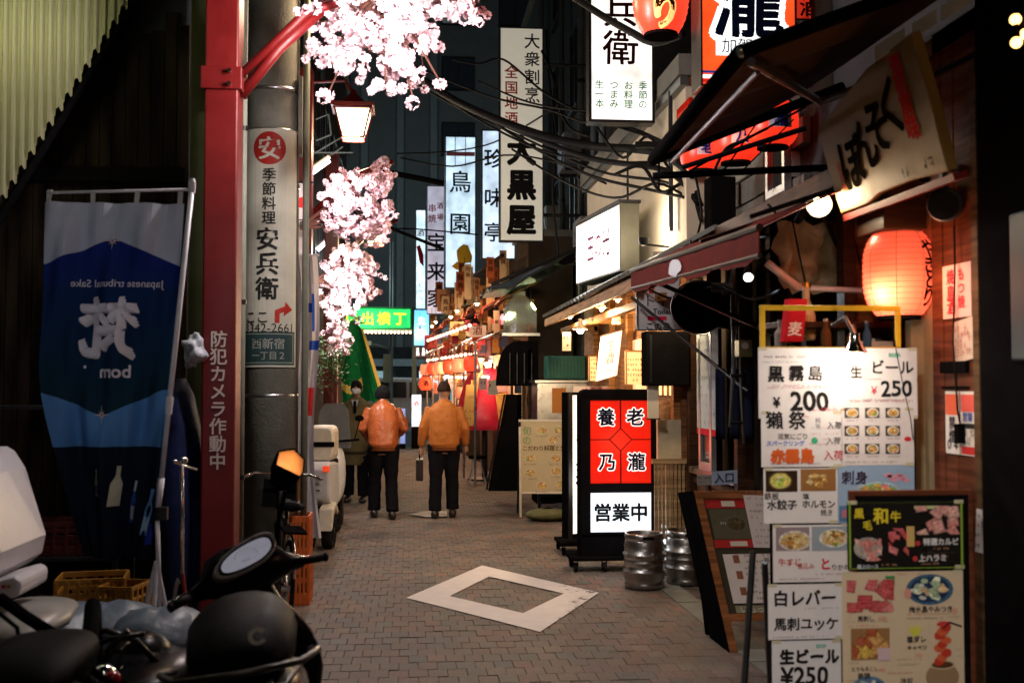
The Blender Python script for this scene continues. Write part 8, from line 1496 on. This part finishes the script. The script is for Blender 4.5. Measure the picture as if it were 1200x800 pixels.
cable('slack cable hanging below the heavy cables at the cream wall', pc_((560, 130, 12), (620, 170, 11.5), (690, 205, 10.6), (760, 222, 9.8), (805, 232, 9.3)), .012)
cable('cable falling steeply onto the cream wall corner', pc_((745, 170, 9.6), (775, 172, 9.5), (800, 190, 9.4), (812, 215, 9.3), (820, 242, 9.25)), .025)
cable('high cable from the top edge to the red lantern', pc_((655, -15, 9), (700, 15, 8.6), (740, 38, 8.2), (766, 50, 7.9), (800, 40, 7.6)), .022)
cable('thick black arm-like cable across the far dark building left', pc_((440, 200, 24), (470, 205, 24), (520, 215, 24)), .05)
cable('second dark line across the far building under the first', pc_((400, 240, 24), (460, 268, 24), (520, 292, 24)), .03)
cable('thin cable in front of the grey-blue far building', pc_((430, 270, 22), (480, 268, 22), (560, 275, 20)), .012)
cable('coiled cable dropping beside the dark pipe building', pc_((635, 60, 13), (648, 90, 12.6), (655, 125, 12.2), (668, 150, 11.8), (690, 160, 11.2)), .012)
cable('cable loop under the black awning by the orange sign', pc_((835, 205, 7), (850, 175, 6.9), (870, 165, 6.9), (900, 150, 6.8)), .008)
# thin vertical frames on far left building (sign frame)
t = thing('wall_frame', 'thin metal sign frame on the dark building behind the street lantern', 'frame', at(385, 180, 15)); mb = MB(); P_ = lambda x, y: at(x, y, 15); [mb.tube(P_(*a), P_(*b_), .012, n=5) for a, b_ in (((370, 140), (385, 134)), ((385, 134), (388, 158)), ((388, 158), (370, 165)), ((368, 180), (402, 160)), ((368, 195), (402, 172)), ((366, 179), (414, 179)))]; mb.build('rod', M('dim_rod', (.12, .14, .14), .5), t)

t = thing('stall_clutter_shelf', 'pine shelf of bottles and bowls in front of the middle stalls', 'shelf', (1.5, 20, 0)); mb = MB(); mb.box((1.45, 20, .9), (1.9, 24, .94)); mb.build('board', MWOOD, t); mb = MB(); mb.box((1.5, 20.02, 0), (1.9, 24, .9)); mb.build('base', wood('stall_base', (.2, .1, .05), .5), t)
mb = MB()
for k in range(34): p = V((R.uniform(1.5, 1.85), 20.1 + k * .115, .94)); c_ = R.choice([(.5, .3, .1), (.6, .55, .5), (.1, .25, .1), (.5, .08, .05), (.3, .2, .4)]); mb.lathe(p, [(.035, 0), (.035, .16), (.015, .22), (.015, .28)], 8, c_)
mb.build('bottle_row', PRINT, t, kind='stuff')
lantern('added unseen orange paper lantern behind the viewpoint reflected in the scooter mirror', (1.35, .3, 2.35), .10, .25, ('added_mirror_lantern', (1, .3, .06), ), 2.0, '', 3, hot=False)  # unseen lantern added to give the scooter mirror its orange reflection

# clutter of price tags, bulbs and rods along the stalls
TAGC = [(.6, .5, .4), (.6, .12, .06), (.55, .35, .1), (.6, .45, .45), (.2, .12, .06), (.1, .12, .2), (.5, .08, .1)]
t = thing('price_tag_lines', 'strings of small coloured price tags strung under the stall canopies', 'price tags', (1.2, 18, 2))
mb = MB()
for k in range(150):
    y = R.uniform(17.6, 27); SH = -.085 * (y - 18); x = 1.12 + SH + R.uniform(0, .6); z = R.choice((2.15, 1.95, 2.5, 2.75, 1.7)) + R.uniform(-.06, .06); w_, h_ = R.uniform(.05, .16), R.uniform(.08, .28); F = Fr((x, y, z - h_), (1, R.uniform(-.4, .2), 0)); mb.fbox(F, 0, w_, 0, h_, -.008, 0, R.choice(TAGC)); mb.scribble(F, .01, w_ - .01, h_ * .6, h_ * .3, (.15, .03, .02), .002)
mb.build('tag', PRINT, t, kind='stuff')
for i, (a, b_) in enumerate((((1.1, 17.9, 2.25), (.4, 26.5, 2.3)), ((1.3, 17.9, 1.85), (.7, 26.5, 1.9)), ((1.0, 17.9, 2.7), (.4, 26, 2.75)))):
    t = thing('string_line', ['upper rope strung along the stall canopies', 'lower rope strung along the stall fronts', 'top rope strung over the stall canopies'][i], 'rope', a); mb = MB(); mb.path([V(a).lerp(V(b_), k / 10) + V((0, 0, -.05 * math.sin(k * math.pi / 2.5) ** 2)) for k in range(11)], .008, 5); mb.build('rope', WCAB, t)
    t = thing('bulb_string', ['row of tiny bulbs along the upper rope of the stalls', 'row of tiny bulbs along the lower rope of the stalls', 'row of tiny bulbs along the top rope of the stalls'][i], 'string lights', a); b0 = None
    for k in range(14):
        p = V(a).lerp(V(b_), (k + .5) / 14) + V((0, -.02, -.09)) - V(a)
        if b0 is None: mb = MB(); mb.ball((0, 0, 0), .03, 8); b0 = mb.build('bulb', (glow('string_bulb', (1, .55, .4), 5)), t, world=False, smooth=True); q = b0
        else: q = b0.copy(); C.objects.link(q); q.parent = t
        q.location = p
cable('cable strung just above the second heavy cable', pc_((470, 88, 13), (540, 128, 12.5), (610, 160, 12), (700, 200, 11), (785, 215, 9.8), (820, 245, 9.2)), .011)
cable('thin cable under the bundle near the blossoms', pc_((455, 60, 12), (510, 105, 12), (560, 140, 11.8), (640, 178, 11.2), (720, 190, 10.3), (790, 188, 9.5)), .009)
cable('thin cable rising to the roof of the cream building', pc_((560, 95, 12.5), (620, 120, 12), (690, 130, 11), (740, 120, 10.5), (800, 95, 9.6)), .009)
cable('cable drooping across the lit angled sign', pc_((600, 175, 13), (660, 212, 12), (720, 232, 10.2), (770, 215, 9.7), (815, 238, 9.25)), .010)
cable('tangled cable near the corner of the cream wall', pc_((700, 150, 10.2), (730, 185, 10), (760, 160, 9.7), (790, 205, 9.5), (812, 180, 9.3)), .010)
cable('second tangled cable near the corner of the cream wall', pc_((720, 205, 10), (752, 195, 9.8), (775, 225, 9.6), (805, 215, 9.35), (822, 260, 9.2)), .012)
cable('wire falling beside the long cream sign', pc_((640, 35, 14), (643, 90, 13.5), (652, 160, 13.2), (648, 230, 13), (655, 300, 13)), .010)
cable('pair wire across the far signs', pc_((465, 180, 18), (520, 178, 18), (570, 170, 17), (612, 150, 16), (660, 120, 14)), .009)

# dark clutter of the parked bikes, lower left: mirrors, cables, a helmet
t = thing('helmet', 'black open helmet resting among the parked bikes beside the black scooter', 'helmet', at(165, 770, 4.5)); c = at(165, 775, 4.5); mb = MB(); mb.ball(c, 1, 24, sc=(.13, .15, .12)); mb.build('shell', BPL, t, smooth=True); mb = MB(); mb.path([c + V((.1 * math.sin(a), -.13 * math.cos(a), -.02)) for a in [-1 + i * .25 for i in range(9)]], .012, 6); mb.build('visor_rim', STEEL, t, smooth=True)
t = thing('steel_basket', 'dark wire basket of a parked bike between the seat and the black scooter', 'basket', at(100, 780, 4.2)); c = at(104, 770, 4.3); mb = MB()
for k in range(9): mb.path([c + V((-.14 + k * .035, -.1, .05)), c + V((-.12 + k * .03, -.09, -.15))], .003, 4); 
for z in (.05, -.02, -.09, -.15): mb.path([c + V((-.14, -.1, z)), c + V((.14, -.1, z)), c + V((.14, .1, z)), c + V((-.14, .1, z)), c + V((-.14, -.1, z))], .003, 4)
mb.build('wire', DKMET, t)

# clutter under the red awning and along the dark facade
t = thing('gas_pipe', 'pair of thin grey pipes running down the dark facade right of the duct', 'pipe', (2.28, 7.3, 1)); mb = MB(); mb.path([at(858, 345, 7.2), at(860, 420, 7.2), at(856, 500, 7.2)], .014, 8); mb.path([at(866, 345, 7.2), at(868, 450, 7.2), at(872, 520, 7.2)], .009, 8); mb.build('pipe', M('facade_pipe', (.14, .15, .15), .4, .3), t, smooth=True); mb = MB(); [mb.tube(at(856, y, 7.19), at(870, y, 7.19), .012, n=6) for y in (380, 440, 495)]; mb.build('pipe_bracket', DKMET, t)
a, c = at(866, 418, 7.0), at(882, 398, 7.0); t = thing('meter_box', 'small yellowish meter box on the dark facade left of the yellow frame', 'meter', a); mb = MB(); mb.box((a.x, 7.0, a.z), (c.x, 7.1, c.z)); mb.build('case', M('meter_case', (.25, .25, .12), .4), t, bevel=.006); mb = MB(); mb.tube((a.x + .04, 6.99, c.z - .04), (a.x + .04, 7.0, c.z - .04), .022, n=14); mb.build('dial', WHITEP, t)
t = thing('noren_cloth', 'dark split curtain hanging in the doorway behind the wooden menu board', 'curtain', at(850, 400, 7.6))
for k in range(3):
    mb = MB(); p = at(838 + 17 * k, 432, 7.6); mb.rings([[p + V((i * .022, .012 * math.sin(i * 1.3 + k), -.07 * j)) for i in range(4)] for j in range(8)], closed=False); o = mb.build('curtain_panel', M('navy_cloth', (.012, .014, .03), .9), t, smooth=True); o.modifiers.new('s', 'SOLIDIFY').thickness = .004
for i, (x, y, w_, h_, Y, cc, lab) in enumerate(((905, 470, 10, 60, 6.2, (.35, .03, .03), 'narrow red strip sign hanging left of the white menu stand'), (828, 562, 22, 12, 8.0, (.25, .22, .2), 'small beige card on the brick counter'), (800, 372, 14, 30, 8.6, (.4, .38, .34), 'white card pinned behind the exhaust duct'), (776, 300, 22, 10, 8.6, (.35, .3, .25), 'pale sticker under the red awning'), (722, 372, 10, 16, 10.4, (.5, .3, .15), 'wooden tag hanging among the rafters'), (664, 400, 10, 22, 12.4, (.45, .35, .25), 'pale tag hanging under the far end of the wooden eave'), (842, 338, 16, 8, 7.4, (.2, .2, .22), 'grey plate over the mouth of the duct'))):
    a, c = at(x - w_ / 2, y + h_ / 2, Y), at(x + w_ / 2, y - h_ / 2, Y); t = thing('hanging_card', lab, 'card', a); F = Fr(a, (1, -.15, 0)); mb = MB(); mb.fbox(F, 0, c.x - a.x, 0, c.z - a.z, -.008, 0, cc); mb.build('card', PRINT, t); mb = MB(); [mb.scribble(F, .005, c.x - a.x - .005, (c.z - a.z) * q, (c.z - a.z) * .2, (.03, .02, .02), .002) for q in (.3, .7)]; mb.build('print', PRINT, t)
cable('loose wire looping under the red awning', [at(745, 330, 8.2), at(790, 350, 8), at(840, 335, 7.4), at(880, 350, 6.6), at(915, 340, 6)], .007)
cable('wire running along the red awning edge', [at(738, 318, 8), at(790, 300, 7.4), at(850, 285, 6.4), at(900, 275, 5.6)], .006)
cable('black wire hanging from the awning to the wooden signboard', [at(900, 240, 6), at(925, 262, 5.8), at(945, 238, 5.5), at(985, 215, 5.2)], .006)
cable('wire dropping beside the grey stone wall', [at(815, 205, 8.8), at(822, 250, 8.8), at(816, 280, 8.6)], .008)
for i, (x, y, Y) in enumerate(((724, 352, 10.0), (752, 345, 9.2), (668, 372, 12.3))): pendant(['small bulb near the middle of the wooden eave', 'small bulb at the near end of the wooden eave', 'faint bulb at the far end of the wooden eave'][i], at(x, y, Y), 14, r=.03, up=.1)

t = thing('wall_lamp', 'small warm wall lamp glowing upward against the cream wall above the red awning', 'lamp', (2.15, 9.9, 2.95)); c = V((2.12, 9.9, 2.95)); mb = MB(); mb.lathe(c, [(.03, -.04), (.05, 0), (.055, .03)], 16, cap=False); mb.build('shade', DKMET, t, smooth=True); mb = MB(); mb.ball(c + V((0, 0, .0)), .03, 10); mb.build('bulb', HOT, t, smooth=True); mb = MB(); mb.tube(c + V((0, 0, -.03)), V((2.35, 9.9, 2.9)), .01); mb.build('arm', DKMET, t); lamp('wall_light', c + V((0, 0, .06)), 30, (1, .8, .58), .05, parent=t)
for i, (x, y) in enumerate(((600, 372), (622, 360))): c = at(x, y, 16.9); t = thing('glowing_bulb', ['greenish bulb glowing behind the left of the vinyl screen', 'yellow bulb glowing behind the right of the vinyl screen'][i], 'bulb', c); mb = MB(); mb.ball(c, .05, 10); mb.build('bulb', glow('yellow_green_bulb', (.8, 1, .4), 3), t, smooth=True); mb = MB(); mb.tube(c, c + V((0, 0, .4)), .006); mb.build('cord', WCAB, t); lamp('bulb_light', c + V((0, -.08, 0)), 5, (.85, 1, .5), .05, parent=t)
# air conditioners, pipes and a lit window on the dark right-hand building
for i, (y, z) in enumerate(((15.6, 3.5), (17.3, 5.1), (19.6, 4.3))):
    t = thing('air_conditioner', ['air conditioning unit low on the dark building right of the long cream sign', 'air conditioning unit high on the dark building right of the long cream sign', 'air conditioning unit behind the long cream sign'][i], 'air conditioner', (2.5, y, z)); mb = MB(); mb.box((2.42, y, z), (2.74, y + .75, z + .55)); mb.build('case', M('ac_case', (.16, .17, .17), .5), t, bevel=.01); mb = MB(); mb.lathe((2.415, y + .3, z + .27), [(.0, 0), (.2, 0), (.2, .01)], 20, ax=(-1, 0, 0)); mb.build('fan_grille', DKMET, t); mb = MB(); mb.box((2.44, y + .05, z - .05), (2.75, y + .1, z)); mb.box((2.44, y + .65, z - .05), (2.75, y + .7, z)); mb.build('bracket', DKMET, t)

for i in range(5):
    y0 = 18.3 + i * 1.9; SH = -.085 * (y0 - 18); zo = 2.92 + .1 * (i % 2); t = thing('upper_canopy', ['nearest', 'second', 'third', 'fourth', 'farthest'][i] + ' red canopy of the upper tier above the food stalls', 'canopy', (1.3, y0, zo), group='upper red canopies over the food stalls'); mb = MB(); n = 9
    for k in range(n):
        a_, b_ = y0 + 1.6 * k / n, y0 + 1.6 * (k + 1) / n; xo = 1.22 + SH + .03 * math.sin(k * 1.3); dz = -.03 * math.sin(math.pi * k / n) ** 2; cc = ((.42, .05, .03), (.4, .2, .12))[(k + i) % 2]
        mb.add([V((xo, a_, zo + dz - .09)), V((xo, b_, zo + dz - .09)), V((xo + .02, b_, zo + dz)), V((xo + .02, a_, zo + dz))], [(0, 1, 2, 3)], cc); mb.add([V((xo + .02, a_, zo + dz)), V((xo + .02, b_, zo + dz)), V((1.8 + SH, b_, zo + .3)), V((1.8 + SH, a_, zo + .3))], [(0, 1, 2, 3)], cc)
    o = mb.build('canvas', MATS['striped_canvas'], t); o.modifiers.new('s', 'SOLIDIFY').thickness = .012; mb = MB(); [mb.tube((1.24 + SH, y, zo - .02), (1.85 + SH, y, zo + .28), .013) for y in (y0, y0 + 1.6)]; mb.build('frame', STEEL, t)
for i in range(6):
    y0 = 18.1 + i * 1.5; SH = -.085 * (y0 - 18); lantern(['nearest', 'second', 'third', 'fourth', 'fifth', 'farthest'][i] + ' red lantern hanging from the lower canopies of the food stalls', (1.0 + SH, y0, 1.98), .12, .26, ('stall_red_%d' % (i % 2), ((1, .08, .03), (1, .3, .14))[i % 2]), .75, '', 0, group=LG, ribs=7)
